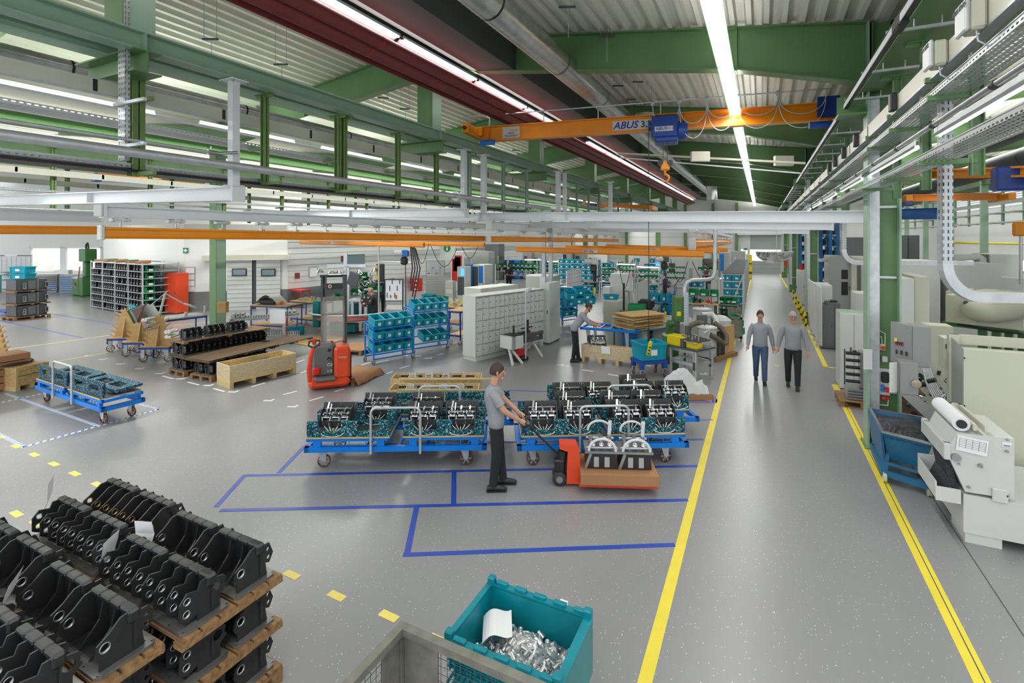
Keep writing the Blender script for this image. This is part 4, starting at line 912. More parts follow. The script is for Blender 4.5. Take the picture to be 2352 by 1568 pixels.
# ================================================================== machine units and carts
def unit():
 t = thing('gear_unit','x','machine unit'); b = mb('iron')
 b.holed([(-.27,0),(.27,0),(.27,.25),(-.27,.25)],[circ(x,z,.009,6) for x in (-.24,0,.24) for z in (.03,.225)],.014,TR(0,.13,.16,0,0,R(-14)))
 b.build('back_plate',None,t)
 b = mb('iron'); sd = [(-.17,0),(.13,0),(.13,.20),(.05,.33),(-.06,.30),(-.17,.13)]
 for x in (-.225,.225):b.prism(sd,.012,TR(x,0,.05,pi / 2))
 b.box(-.22,.22,-.17,-.15,.05,.17).box(-.22,.22,-.17,.12,.05,.065)
 for x in (-.15,-.05,.05,.15):b.box(x - .02,x + .02,-.19,-.15,.05,.13)
 b.build('housing',None,t)
 b = mb('steel'); b.cyl((-.22,-.03,.27),(.22,-.03,.27),.016,n=8).cyl((-.22,.05,.33),(.22,.05,.33),.012,n=8); b.build('shaft',None,t)
 for x in (-.14,0,.14):
  b = mb('chrome'); b.cyl((x - .045,-.08,.21),(x + .045,-.08,.21),.036,n=12).cyl((x - .06,-.05,.26),(x - .045,-.05,.26),.045,n=12).cyl((x + .03,-.04,.27),(x + .05,-.04,.27),.03,n=10).box(x - .012,x + .012,-.1,.05,.28,.36); b.build('roller',None,t)
 b = mb('chrome'); b.bar((-.15,-.03,.30),(-.13,.04,.47),.03,.025).bar((-.10,-.03,.30),(-.09,.02,.44),.018,.02); b.build('lever',None,t)
 for k,(x,s) in enumerate(((-.20,1),(-.07,.7),(.06,.7),(.20,1))):
  b = mb('hose_clear'); pts = []
  for i in range(9):
   u = i / 8; pts.append((x * (1 - u) + .0 * u + .05 * sin(pi * u) * (1 if x > 0 else -1) * s,-.12 - .12 * u,.24 * (1 - u) + (-.06) * u + .0))
  b.tube(pts,.008,5); b.build('hose',None,t)
 b = mb('hose_clear'); b.tube([(.17 * cos(a) * -1,-.25 - .03 * sin(a),-.03 - .06 * sin(a)) for a in [i * pi / 10 for i in range(11)]],.009,5); b.build('hose',None,t)
 b = mb('brass'); b.cyl((0,-.22,0.0),(0,-.2,.05),.01,n=6); b.build('fitting',None,t)
 return t
UNIT = unit(); UU = False
def put_unit(p,rz,label,s=1.0,rx=0,group=None):
 global UU
 o = UNIT if not UU else copy_tree(UNIT); UU = True; o.location = p; o.rotation_euler = (rx,0,rz); o['label'] = label; o.scale = (s,s,s * .78)
 if group:o['group'] = group
 elif 'group' in o:del o['group']
 return o
def castor(b_w,b_f,x,y,r,rz=0,w=.045,htop=.2):
 """one wheel mesh and one fork mesh"""
 T = TR(x,y,0,rz); b_w.T = T; b_f.T = T
 b_w.use('wheel_tread').lathe([(r * .86,-w / 2),(r,-w / 2 + .006),(r,w / 2 - .006),(r * .86,w / 2)],20,Matrix.Translation((0,0,r)) @ Matrix.Rotation(pi / 2,4,'X'))
 b_w.use('wheel_hub').cyl((0,-w * .3,r),(0,w * .3,r),r * .28,n=10);
 for k in range(6):a = k * pi / 3; b_w.bar((0,0,r),(r * .9 * cos(a),0,r + r * .9 * sin(a)),w * .5,r * .2,V((0,1,0)))
 b_f.use('galv').prism([(-.035,r),(.035,r),(-.01 + r * .5,htop),(-r * .75 - .02,htop)],.006,TR(0,-w / 2 - .008)).prism([(-.035,r),(.035,r),(-.01 + r * .5,htop),(-r * .75 - .02,htop)],.006,TR(0,w / 2 + .008)); b_f.box(-r * .75 - .03,r * .5,-w / 2 - .02,w / 2 + .02,htop - .01,htop); b_f.cyl((0,-w / 2 - .02,r),(0,w / 2 + .02,r),.012,n=8)
mat('wheel_tread',(.16,.07,.045),.5); mat('wheel_hub',(.35,.35,.35),.45,.4)
def blue_cart(loc,rz,L,Dp,label,handle=(.35,.65),zf=.28,trays=(),wheels=None,tz=.49,hz=.97,m='blue_cart',r=.10):
 t = thing('transport_cart',label,'cart',loc,rz); b = mb(m); f = .07
 b.box(0,L,0,f,zf,zf + .08).box(0,L,Dp - f,Dp,zf,zf + .08).box(0,f,0,Dp,zf,zf + .08).box(L - f,L,0,Dp,zf,zf + .08)
 for x in (L * .33,L * .5,L * .66):b.box(x,x + .05,f,Dp - f,zf + .02,zf + .07)
 b.build('frame',None,t)
 for x0,x1 in trays:
  b = mb(m); y0,y1 = .02,Dp - .02; e = .045
  b.box(x0,x1,y0,y0 + e,tz - .05,tz).box(x0,x1,y1 - e,y1,tz - .05,tz).box(x0,x0 + e,y0,y1,tz - .05,tz).box(x1 - e,x1,y0,y1,tz - .05,tz)
  for x in (x0 + .1,x1 - .1 - .12):
   for y in (y0,y1 - .06):b.box(x,x + .12,y,y + .06,zf + .08,tz - .05)
  for x in (x0 + (x1 - x0) * .4,x0 + (x1 - x0) * .7):b.box(x,x + .14,y0,y0 + .01,tz - .12,tz - .11).box(x,x + .01,y0,y0 + .01,tz - .12,tz - .05).box(x + .13,x + .14,y0,y0 + .01,tz - .12,tz - .05)
  b.build('tray_frame',None,t)
 if handle:
  a,c = handle[0] * L,handle[1] * L; y = -.03; q = .09; b = mb('galv')
  pts = [(a,y,zf - .02),(a,y,hz - q)] + [(a + q - q * cos(k * pi / 8),y,hz - q + q * sin(k * pi / 8)) for k in range(1,5)] + [(c - q + q * sin(k * pi / 8),y,hz - q + q * cos(k * pi / 8)) for k in range(0,4)] + [(c,y,hz - q),(c,y,zf - .02)]
  b.tube(pts,.02,8); b.build('push_handle',None,t)
 for k,(x,y) in enumerate(wheels or ((.26,.14),(L - .33,.14),(.30,Dp - .12),(L - .33,Dp - .12))):
  bw,bf = MB(),MB(); castor(bw,bf,x,y,r,.35 * (1 if k % 2 else -1) * (k > 1) + (0.15 if k < 2 else .6),.045,zf); o = bw.build('castor_wheel',None,t); bf.build('fork',None,o)
 return t
def cfit(a,c,h):
 p,q = P(*a,h),P(*c,h); return V((p.x,p.y,0)),ang(p,q),(q - p).length
def loc2w(p0,a,x,y,z):return V((p0.x + x * cos(a) - y * sin(a),p0.y + x * sin(a) + y * cos(a),z))
def foam_block(b,x0,x1,y0,y1,z0,z1,holes,m='foam'):
 """front and back foam panels with notches, joined by side strips"""
 b.use(m); n = len(holes); T0 = b.T
 for y in (y0,y1 - .045):
  pts = [(x0,z0),(x1,z0),(x1,z1)]
  for a,c in sorted(holes,reverse=True):pts += [(c,z1),(c,z0 + (z1 - z0) * .35),(a,z0 + (z1 - z0) * .35),(a,z1)]
  pts += [(x0,z1)]; b.holed(pts,[],.045,TR(0,y + .022,0))
 return b
def loaded_cart(fl,fr,label,Dp,trays,handle,units,uh=.72,lab2='',hz=.97,foam_h=.26,wheels=None,zf=.28,ply=True,notch=True):
 p0,a,L = cfit(fl,fr,zf + .08); c = blue_cart(p0,a,L,Dp,label,handle,zf,[(x0 * L,x1 * L) for x0,x1 in trays],wheels,zf + .21,hz)
 for ti,(x0,x1) in enumerate(trays):
  X0,X1 = x0 * L + .01,x1 * L - .01; tz = zf + .21
  org = loc2w(p0,a,0,0,0); t = thing('foam_carrier',('left' if ti == 0 else 'right') + ' ply board with blue-green speckled foam cradles on the ' + lab2,'foam carrier',org,a)
  b = mb('wood_box'); b.box(X0,X1,.0,Dp,tz,tz + .022); b.build('ply_base',None,t); b = mb('dark_grey'); b.box(X0 + .01,X1 - .01,.02,Dp - .02,tz + .022,tz + .028); b.build('mat',None,t)
  b = MB(); s = X1 - X0; foam_block(b,X0,X1,.01,Dp * .55,tz + .028,tz + foam_h,[(X0 + s * .13,X0 + s * .41),(X0 + s * .60,X0 + s * .88)] if notch else []); b.build('foam_panel',None,t)
  b = MB(); foam_block(b,X0,X1,Dp * .60,Dp - .01,tz + .028,tz + foam_h,[(X0 + s * .13,X0 + s * .41),(X0 + s * .60,X0 + s * .88)] if notch else []); b.build('foam_panel',None,t)
 for i,(px,row,l) in enumerate(units):
  y = Dp * (.27 if row == 0 else .78)
  tt = (px - CX) / F; d = FW + RT * tt; e = V((cos(a),sin(a),0)); nrm = V((-sin(a),cos(a),0)); o = p0 + nrm * y
  A = Matrix(((e.x,-d.x),(e.y,-d.y))); s = (A.inverted() @ V((-o.x,-o.y)))[0]
  put_unit(loc2w(p0,a,s,y,uh - .10),a,l)
 return p0,a,L
cw = 'black gear unit, '
c1 = loaded_cart((698,1028),(1118,1022),'blue castor cart with steel push handle, front left of the four in the row',.95,((.01,.47),(.535,.99)),(.365,.635),
 [(775,0,cw + 'leftmost of all on the front left cart'),(870,1,cw + 'rear one on the left tray of the front left cart'),(975,0,cw + 'front one right of the handle on the front left cart'),(1060,0,cw + 'rightmost on the front left cart, by the pulling man'),(981,1,cw + 'rear one on the right tray of the front left cart')],.70,'front left blue cart')
c2 = loaded_cart((1188,1024),(1583,1016),'blue castor cart with steel push handle, front right of the four beside the yellow line',.95,((.02,.49),(.535,.98)),(.36,.64),
 [(1245,0,cw + 'leftmost in front on the front right cart'),(1325,0,cw + 'second in the front row of the front right cart'),(1437,0,cw + 'third in the front row of the front right cart'),(1513,0,cw + 'last in the front row of the front right cart'),(1313,1,cw + 'left one in the back row of the front right cart'),(1418,1,cw + 'middle one in the back row of the front right cart'),(1491,1,cw + 'right one in the back row of the front right cart')],.70,'front right blue cart')
c4 = loaded_cart((1270,966),(1607,958),'blue castor cart behind the front right one, beside the plastic-covered pallet',.85,((.0,.47),(.53,.93)),(.37,.66),
 [(1306,0,cw + 'left one on the cart behind the front right cart'),(1375,0,cw + 'second from left on the cart behind the front right cart'),(1474,0,cw + 'third in the front row of the rear right cart'),(1545,0,cw + 'rightmost on the rear right cart by the pallet'),(1459,1,cw + 'farthest back on the rear right cart')],.70,'rear right blue cart')
c3 = loaded_cart((851,972),(1180,966),'blue castor cart behind the front left one, without any gear units',.85,((.0,.47),(.53,.99)),(.34,.62),[],.7,'rear left blue cart',foam_h=.10,notch=False,hz=1.0)
p0,a,L = c3
for x0,x1,y,l in ((.0,.47,.3,'upright speckled foam frame with square openings, left on the rear left cart'),(.50,.98,.3,'upright speckled foam frame with square openings, right on the rear left cart')):
 b = mb('foam'); X0,X1 = x0 * L,x1 * L; s = X1 - X0; b.T = TR(p0.x,p0.y,0,a)
 b.holed([(X0,.44),(X1,.44),(X1,.72),(X0,.72)],[[(X0 + s * .1,.50),(X0 + s * .42,.50),(X0 + s * .42,.66),(X0 + s * .1,.66)],[(X0 + s * .58,.50),(X0 + s * .9,.50),(X0 + s * .9,.66),(X0 + s * .58,.66)]],.05,TR(0,Dp_ if False else .55,0)); one(b,'foam_cradle',None,l,'foam frame')
b = mb('plastic_film'); q = loc2w(p0,a,.45,.2,.56); b.T = TR(q.x,q.y,q.z,a + .1); n = 10; vs = [(x * .07,y * .09,.05 * sin(x * 1.3) * sin(y * .9 + 1) + .02) for y in range(5) for x in range(n + 1)]; b.add(vs,[(j * (n + 1) + i,j * (n + 1) + i + 1,(j + 1) * (n + 1) + i + 1,(j + 1) * (n + 1) + i) for j in range(4) for i in range(n)],True); one(b,'plastic_sheet',None,'crumpled clear plastic sheet lying on the rear left blue cart','plastic sheet')
# ================================================================== left half of the hall: carts, crates, stacks, racks
def quad(a,b,c,h=0):
 """corner b nearest, a behind it to the left, c at the far right end: base point, angle, length, depth"""
 A,B,Cc = P(*a,h),P(*b,h),P(*c,h); an = ang(B,Cc); n = V((-sin(an),cos(an),0)); return V((B.x,B.y,0)),an,(Cc - B).length,max(.2,(A - B).dot(n))
def front(a,c,h=0,raw=False):
 if not raw and a[0] > 1000 and abs(a[1] - c[1]) <= 4 and h == 0:
  A = P(*a); B = onY(c[0],c[1],A.y); return V((A.x,A.y,0)),0.0,B.x - A.x
 A,B = P(*a,h),P(*c,h); return V((A.x,A.y,0)),ang(A,B),(B - A).length
p0,a,L = front((78,884),(233,938),.36); e = P(337,914,.36); Dp = abs((e - p0).dot(V((-sin(a),cos(a),0))))
blue_cart(p0,a,L,Dp,'blue castor cart with foam frames parked alone at the left',(.34,.62),.28,((.03,L * .47),(L * .53,L - .03)),((.25,.14),(L - .2,.12),(L - .2,Dp - .15),(.3,Dp - .15)),.49,1.02)
for i in (0,1):
 x0,x1 = (.04 + i * L * .5),(L * .46 + i * L * .5); t = thing('foam_carrier',('left' if i == 0 else 'right') + ' ply board with foam strips on the lone left cart','foam carrier',p0,a); b = mb('wood_box'); b.box(x0,x1,.02,Dp - .02,.49,.512); b.build('ply_base',None,t); b = mb('dark_grey'); b.box(x0,x1,.03,Dp - .03,.512,.52); b.build('mat',None,t)
 b = mb('foam_fine')
 for y in (.25,.33,.41):b.box(x0 + .1,x1 - .1,y,y + .04,.52,.56)
 b.build('foam_panel',None,t)
 b = mb('foam_fine'); s = x1 - x0; b.T = TR(p0.x,p0.y,0,a); b.holed([(x0,.52),(x1,.52),(x1,.80),(x0,.80)],[[(x0 + s * .15,.60),(x0 + s * .4,.60),(x0 + s * .4,.73),(x0 + s * .15,.73)],[(x0 + s * .62,.60),(x0 + s * .88,.60),(x0 + s * .88,.73),(x0 + s * .62,.73)]],.05,TR(0,.09,0))
 one(b,'foam_cradle',None,('left' if i == 0 else 'right') + ' upright speckled foam frame standing on the lone left cart','foam frame')
 b = mb('foam_fine'); b.T = TR(p0.x,p0.y,0,a) @ TR(x0 + s * .5,Dp * .68,.60,0,0,.06); hs = s * .5
 b.holed([(-hs,-.22),(hs,-.22),(hs,.25),(-hs,.25)],[[(-hs * .7,-.1),(-.05,-.1),(-.05,.1),(-hs * .7,.1)],[(.08,-.1),(hs * .7,-.1),(hs * .7,.1),(.08,.1)]],.05,Matrix.Rotation(-pi / 2,4,'X'))
 one(b,'foam_cradle',None,('left' if i == 0 else 'right') + ' foam frame with oblong openings lying flat on the lone left cart','foam frame')
def crate(a,b_,c,top,label,m='strand_board',openb=False,feet=.1,fm='wood_box',name='wooden_crate',lid=False):
 p0,an,L,Dp = quad(a,b_,c); h = hgt(p0,top); t = thing(name,label,'crate',p0,an); w = .02; b = mb(m)
 if openb:
  b.box(0,L,0,w,feet,h).box(0,L,Dp - w,Dp,feet,h).box(0,w,w,Dp - w,feet,h).box(L - w,L,w,Dp - w,feet,h).box(w,L - w,w,Dp - w,feet,feet + .02)
 else:b.box(0,L,0,Dp,feet,h)
 b.build('panels',None,t); b = mb(fm)
 n = max(2,int(L / .5))
 for k in range(n + 1):
  x = k * (L - .09) / n; b.box(x,x + .09,0,Dp,0,feet)
 b.build('skid',None,t)
 for x in (0,L - .04):
  for y in (-.008,Dp):b = mb(fm); b.box(x,x + .04,y,y + .008,feet,h); b.build('corner_batten',None,t)
 return t,p0,an,L,Dp,h
r = crate((490,884),(528,893),(680,857),841,'long open strand-board crate half wrapped in film, left of the red stacker','strand_pale',True,.13)
t,p0,an,L,Dp,h = r; b = mb('plastic_film'); b.box(-.012,L * .98,-.014,-.01,.22,h + .02).box(-.014,-.01,-.012,Dp,.22,h + .02); b.build('stretch_film',None,t)
q = loc2w(p0,an,L * .55,Dp * .5,.28); put_casting(0,q.x,q.y,.17,an + .2,'black casting lying inside the long open strand-board crate')
r = crate((10,888),(36,899),(112,880),846,'closed strand-board crate at the left edge with a green strap','strand_board'); t,p0,an,L,Dp,h = r
b = mb('green_machine'); b.box(-.004,L + .004,-.006,0,h * .6,h * .6 + .02); b.build('strap',None,t)
q = loc2w(p0,an,.2,Dp * .5,h); b = mb('rubber'); b.T = TR(q.x - .3,q.y,q.z + .03); b.lathe([(.001,.05),(.25,.055),(.42,.03),(.44,0),(.3,-.03),(.001,-.03)],24); one(b,'round_bag',None,'flat black round disc lying on the closed crate at the left','disc')
p = P(4,897); b = mb('cardboard')
for k in range(5):b.box(p.x - .6,p.x + .05 - .02 * (k % 2),p.y - .3,p.y + .5,.03 + k * .16,.17 + k * .16)
one(b,'board_stack',None,'brown stack of wrapped boards at the left edge','stack')
ORD = ('first','second','third','fourth','fifth','sixth','seventh','eighth','ninth')
def cstack(a,b_,c,layers,label,nl,top_cover=None,zp=.385,kinds=(1,)):
 p0,an,L,Dp = quad(a,b_,c); L = max(L,nl * .6)
 for li in range(layers):
  z = .145 + li * zp
  tt = flat_pallet(0,L,0,Dp,z,('bottom','second','top')[li] + ' pallet of the casting stack ' + label,feet=(li == 0),m='wood_pallet' if li != 1 else 'wood_old',org=p0,rz=an)
  for k in range(nl - (1 if li == 2 else 0)):
   for r_ in range(2 if Dp > .6 and li < 2 else 1):
    q = loc2w(p0,an,.3 + .6 * k,.22 + .38 * r_,z)
    put_casting(kinds[(k + r_) % len(kinds)],q.x,q.y,z,an + (0 if r_ == 0 else 0),'black casting, %s in the %s row, %s layer, stack %s' % (ORD[k],'right' if r_ == 0 else 'left',('bottom','middle','top')[li],label))
 return p0,an,L,Dp
cstack((384,858),(423,867),(560,836),3,'beside the tree stands',4,kinds=(1,2))
p0,an,L,Dp = cstack((442,868),(486,878),(600,846),1,'under the slatted boards',3)
flat_pallet(-.1,L + .2,-.05,Dp + .05,.56,'long slatted board laid over the low castings behind the crate',m='wood_old',org=p0,rz=an)
flat_pallet(L + .1,L + 1.6,.1,Dp + .1,.5,'dark slatted pallet at the far end of the slatted boards',m='wood_old',org=p0,rz=an)
p = W(512,790,14);
p0,an,L,Dp = quad((15,733),(32,738),(117,728))
for li in range(3):
 z = .15 + li * .56; flat_pallet(0,L,0,Dp,z,('bottom','middle','top')[li] + ' pallet of the dark machine frame stack at the far left',feet=(li == 0),org=p0,rz=an)
 t = thing('machine_bed','dark grey machine frame, %s of three stacked at the far left' % ('lowest','middle','topmost')[li],'machine frame',(p0.x,p0.y,z),an); b = mb('dark_grey'); b.box(.12,L - .1,.1,.13,0,.47).box(.12,.16,.1,Dp - .1,0,.47).box(L - .14,L - .1,.1,Dp - .1,0,.47).box(.12,L - .1,.1,Dp - .1,0,.03).box(.12,L - .1,Dp - .13,Dp - .1,0,.47); b.build('frame',None,t)
 b = mb('machine_dark'); b.box(.5,L * .6,.07,.1,.06,.42).box(L * .62,L * .68,.04,.1,.02,.47); b.build('panel',None,t)
 b = mb('steel'); b.box(.3,.42,.0,.1,.08,.34); b.use('black').box(.33,.37,-.005,0,.14,.20).box(.33,.37,-.005,0,.24,.30); b.build('lug',None,t); b = mb('steel'); b.box(L * .84,L * .93,.0,.1,.1,.36); b.use('black').box(L * .86,L * .91,-.005,0,.15,.31); b.build('lug',None,t)
def tree_rack(pc,w,label,rz,hh=1.25):
 p = P(*pc); t = thing('roller_stand',label,'stand',(p.x,p.y,0),rz); H0 = .42
 b = mb('blue_dark'); b.box(-w / 2,w / 2,-.32,-.28,H0 - .06,H0).box(-w / 2,w / 2,.28,.32,H0 - .06,H0)
 for x in (-w / 2,w / 2 - .04):b.box(x,x + .04,-.32,.32,H0 - .06,H0); b.box(x,x + .04,-.32,-.28,.26,H0).box(x,x + .04,.28,.32,.26,H0)
 b.build('frame',None,t); b = mb('wood_ply'); b.box(-w / 2,w / 2,-.32,.32,H0,H0 + .02); b.build('deck',None,t)
 half = []; z = H0 + .02; ww = w * .44; top = hh
 n = 6
 for k in range(n):
  u = k / n; z0 = H0 + .02 + (top - H0) * u; dz = (top - H0) / n; x = w * .42 * (1 - .62 * u)
  half += [(x,z0),(x + .03,z0 + dz * .15),(x + .12,z0 + dz * .62),(x + .09,z0 + dz * .78),(x + .01,z0 + dz * .42),(x - .05,z0 + dz * .38),(x - .065,z0 + dz * .72),(x - .02,z0 + dz * .98)]
 pts = half + [(w * .13,top + .08),(.04,top + .02),(.02,top + .1),(-.02,top + .1),(-.04,top + .02),(-w * .13,top + .08)] + [(-x,z) for x,z in reversed(half)]
 b = mb('wood_ply'); b.prism(pts,.025,TR(0,-.1,0)); b.build('notched_panel',None,t)
 b = mb('wood_box'); b.prism([(-.28,H0 + .02),(.28,H0 + .02),(.06,top),(-.06,top)],.025,TR(0,0,0,pi / 2)); b.build('web',None,t)
 for x in (-w / 2 + .08,w / 2 - .08):
  for y in (-.26,.26):bw,bf = MB(),MB(); castor(bw,bf,x,y,.11,.3,.05,H0 - .06); o = bw.build('castor_wheel',None,t); bf.build('fork',None,o)
 return t
tree_rack((292,803),.82,'notched plywood tree stand on a blue cart, leftmost of the group of three',TH + .15)
tree_rack((329,813),.82,'notched plywood tree stand on a blue cart, middle of the group of three',TH + .1)
t3 = tree_rack((371,825),.86,'notched plywood tree stand on a blue cart holding chrome rollers, right of the three',TH + .05)
tree_rack((-6,850),.9,'notched plywood tree stand cut by the left picture edge',TH)
for i,(px,py,z) in enumerate(((338,734,14.3),(341,745,14.3),(343,755,14.3),(391,761,13.7),(392,772,13.7))):
 p = W(px,py,z); b = mb('chrome'); b.T = TR(p.x,p.y,p.z,TH); b.cyl((-.05,-.1,0),(-.05,.25,0),.05,n=12).cyl((.03,-.1,0),(.03,.25,0),.04,n=12); one(b,'chrome_roller',None,'chrome roller resting in a notch on the right side of a plywood tree stand','roller','chrome rollers on the plywood stands')
p0,a,L = front((208,706),(326,728)); h = hgt(p0,600); e = P(374,712); Dp = abs((e - loc2w(p0,a,L,0,0)).dot(V((-sin(a),cos(a),0))))
t = thing('storage_rack','grey steel rack full of black bottles near the office wall','rack',p0,a)
for k in range(5):
 b = mb('galv'); x = k * L / 4; b.box(x - .03,x + .03,0,.05,0,h + .05).box(x - .03,x + .03,Dp - .05,Dp,0,h + .05); b.build('upright',None,t)
b = mb('galv'); b.bar((L,.1,.3),(L,Dp - .1,1.4),.04,.02,V((1,0,0))); b.build('brace',None,t)
zz = [.1 + k * (h - .1) / 7.0 for k in range(8)]
for z in zz:b = mb('galv'); b.box(0,L,0,Dp,z - .03,z); b.build('shelf',None,t)
bt = thing('bottle','black bottle with a white cap label lying in the grey rack','bottle',(0,0,0),0,'black bottles in the grey rack'); c_ = mb('black'); c_.rbox(-.052,.052,0,.4,0,.22,.02); c_.build('bottle_body',None,bt); c_ = mb('paper'); c_.box(-.022,.022,-.006,0,.05,.10); c_.build('label_spot',None,bt)
btn = 0
for i in range(4):
 for j in range(7):
  n = 5 if i < 3 else 4
  if i == 3 and j == 0:continue
  for k in range(n):
   if rnd.random() < .08:continue
   q = loc2w(p0,a,i * L / 4 + .1 + (L / 4 - .2) * (k + .5) / n,.03,zz[j]); o = bt if btn == 0 else copy_tree(bt); btn += 1; o.location = q; o.rotation_euler.z = a; o.scale = (min(1,(L / 4 - .2) / n / .11),) * 2 + (((h - .1) / 7 - .055) / .22,)
   if rnd.random() < .22:b = mb('orange'); b.T = TR(q.x,q.y,q.z,a); b.box(-.05,.05,.0,.1,.165,.18); one(b,'orange_tag',None,'small orange tag lying on black bottles in the grey rack','tag','orange tags in the grey rack')
def open_bin(w,d,h,m,name,front_low=.5,lip=True):
 """open-fronted stacking bin"""
 t = thing(name,'x','bin'); b = mb(m); th = .008; b.box(0,w,0,d,0,th).box(0,th,0,d,0,h).box(w - th,w,0,d,0,h).box(0,w,d - th,d,0,h).box(0,w,0,th,0,h * front_low)
 b.build('bin_shell',None,t)
 if lip:b = mb('paper'); b.box(w * .25,w * .75,-.004,0,h * .12,h * front_low * .85); b.build('label_card',None,t)
 return t
GB = open_bin(.20,.30,.15,'green_bin','green_bin'); GBU = False
def gbin(p,rz,label,group,s=1.0):
 global GBU
 o = GB if not GBU else copy_tree(GB); GBU = True; o.location = p; o.rotation_euler.z = rz; o.scale = (s,s,s); o['label'] = label; o['group'] = group; return o
def crate_small(w=.4,d=.3,h=.21,m='teal'):
 t = thing('plastic_crate','x','crate'); b = mb(m); open_box(b,w,d,h,0,.01,.015); b.build('crate_shell',None,t)
 b = mb(m); b.box(-.01,w + .01,-.012,.004,h - .03,h).box(-.01,w + .01,d - .004,d + .012,h - .03,h).box(-.012,.004,0,d,h - .03,h).box(w - .004,w + .012,0,d,h - .03,h)
 b.box(.02,.035,-.004,.015,.02,h - .03).box(w - .035,w - .02,-.004,.015,.02,h - .03); b.build('rim',None,t)
 b = mb('paper'); b.box(w * .38,w * .62,-.006,.01,h * .3,h * .62); b.build('label_card',None,t); return t
TC = crate_small(); TCU = False
def tcrate(p,rz,label,group=None,s=(1,1,1),rx=0):
 global TCU
 o = TC if not TCU else copy_tree(TC); TCU = True; o.location = p; o.rotation_euler = (rx,0,rz); o.scale = s; o['label'] = label
 if group:o['group'] = group
 elif 'group' in o:del o['group']
 return o
for j in range(1,7):
 q = loc2w(p0,a,L - .02,.2,zz[j]); gbin(q,a + pi / 2,'green bin on the side of the grey bottle rack','green bins in the side of the grey rack',1.6)
for k in range(3):q = loc2w(p0,a,L - L / 4 + .08 + .22 * k,.0,.1); tcrate(q,a,'teal crate on the lowest shelf of the grey bottle rack','teal crates at the foot of the grey rack',(.5,1,1.9))
for k in range(3):q = P(370,718); gbin(V((q.x - .1,q.y - .2,k * .26)),TH,'large green bin in the stack of three beside the grey rack','green bins stacked beside the grey rack',1.75)
for k in range(9):
 q = loc2w(p0,a,.2 + k * L / 9.5,.15 + .3 * (k % 2),zz[7]); b = mb('cardboard' if k % 4 != 1 else 'green_bin'); b.T = TR(q.x,q.y,q.z,a + .3 * (k % 3 - 1)); b.rbox(-.13,.13,-.06,.4,0,.1 + .03 * (k % 2),.005); one(b,'carton',None,'long narrow carton lying on top of the grey bottle rack','carton','cartons on top of the grey rack')
def cabinet(a_,c_,top,dep,label,m,name='cabinet',cat='cabinet',doors=1,md=None,base=.05,rb=.01):
 p0,a,L = front(a_,c_); h = hgt(p0,top); t = thing(name,label,cat,p0,a); b = mb(m); b.rbox(0,L,0,dep,base,h,rb); b.use('dark_grey').box(.02,L - .02,.02,dep - .02,0,base); b.build('cabinet_body',None,t)
 for k in range(doors):
  x0 = k * L / doors; d = mb(md or m); d.rbox(x0 + .01,x0 + L / doors - .01,-.018,0,base + .03,h - .03,.004); o = d.build('door',None,t); d = mb('dark_grey'); d.box(x0 + L / doors - .08,x0 + L / doors - .05,-.03,-.018,h * .5,h * .56); d.build('handle',None,o)
 return t,p0,a,L,h
cabinet((379,720),(405,722),627,.6,'tall orange-red tool dispensing cabinet by the office corner','red_orange')
def box_at(px,py,z,w,h,d,m,name,label,cat,rz=TH,group=None):
 p = W(px,py,z); b = mb(m); b.T = TR(p.x,p.y,p.z,rz); b.rbox(-w / 2,w / 2,0,d,-h / 2,h / 2,.005); return one(b,name,None,label,cat,group)
wa = ang(oB,oC)
def on_wall(px,py,A,B,w,h,m,name,label,cat,d=.02,kind=None,off=.03,bord=None):
 t = (px - CX) / F; dr = FW + RT * t; e = (B - A).normalized(); Mx = Matrix(((e.x,-dr.x),(e.y,-dr.y))); s,zd = Mx.inverted() @ V((-A.x,-A.y)); q = A + e * s; zz_ = H - (py - HY) / F * zd
 b = mb(m); an_ = ang(A,B); b.T = TR(q.x,q.y,zz_,an_); b.box(-w / 2,w / 2,-off - d,-off,-h / 2,h / 2)
 if bord:b.use(bord); [b.box(x0,x1,-off - d - .01,-off,z0,z1) for x0,x1,z0,z1 in ((-w / 2 - .03,w / 2 + .03,h / 2,h / 2 + .03),(-w / 2 - .03,w / 2 + .03,-h / 2 - .03,-h / 2),(-w / 2 - .03,-w / 2,-h / 2,h / 2),(w / 2,w / 2 + .03,-h / 2,h / 2))]
 if kind:return struct(b,name)
 return one(b,name,None,label,cat)
on_wall(356,648,oA,oB,1.25,2.2,'window_glass','window_5','','',.03,'structure',0,'white_steel')
o = on_wall(427,575,oB,oC,.22,.26,'green_bin','first_aid_sign','small green first aid sign with a white cross on the office corner wall','sign')
b = mb('paper'); b.box(-.03,.03,-.045,-.03,.05,.21).box(-.08,.08,-.045,-.03,.10,.16); b.T = ID; c_ = b.build('cross',None,o); c_.rotation_euler.z = wa; c_.location = (0,0,0)
for i,py in enumerate((621,636,650,663)):on_wall(437,py,oB,oC,.36,.27,'paper','framed_notice',('top','second','third','lowest')[i] + ' framed notice in the column of four on the office wall','notice',.02,None,.02,'grey_wall' if i < 3 else None)
p = on_wall(570,591,oB,oC,3.9,.26,'cream','trim_1','','',.35,'structure',0)
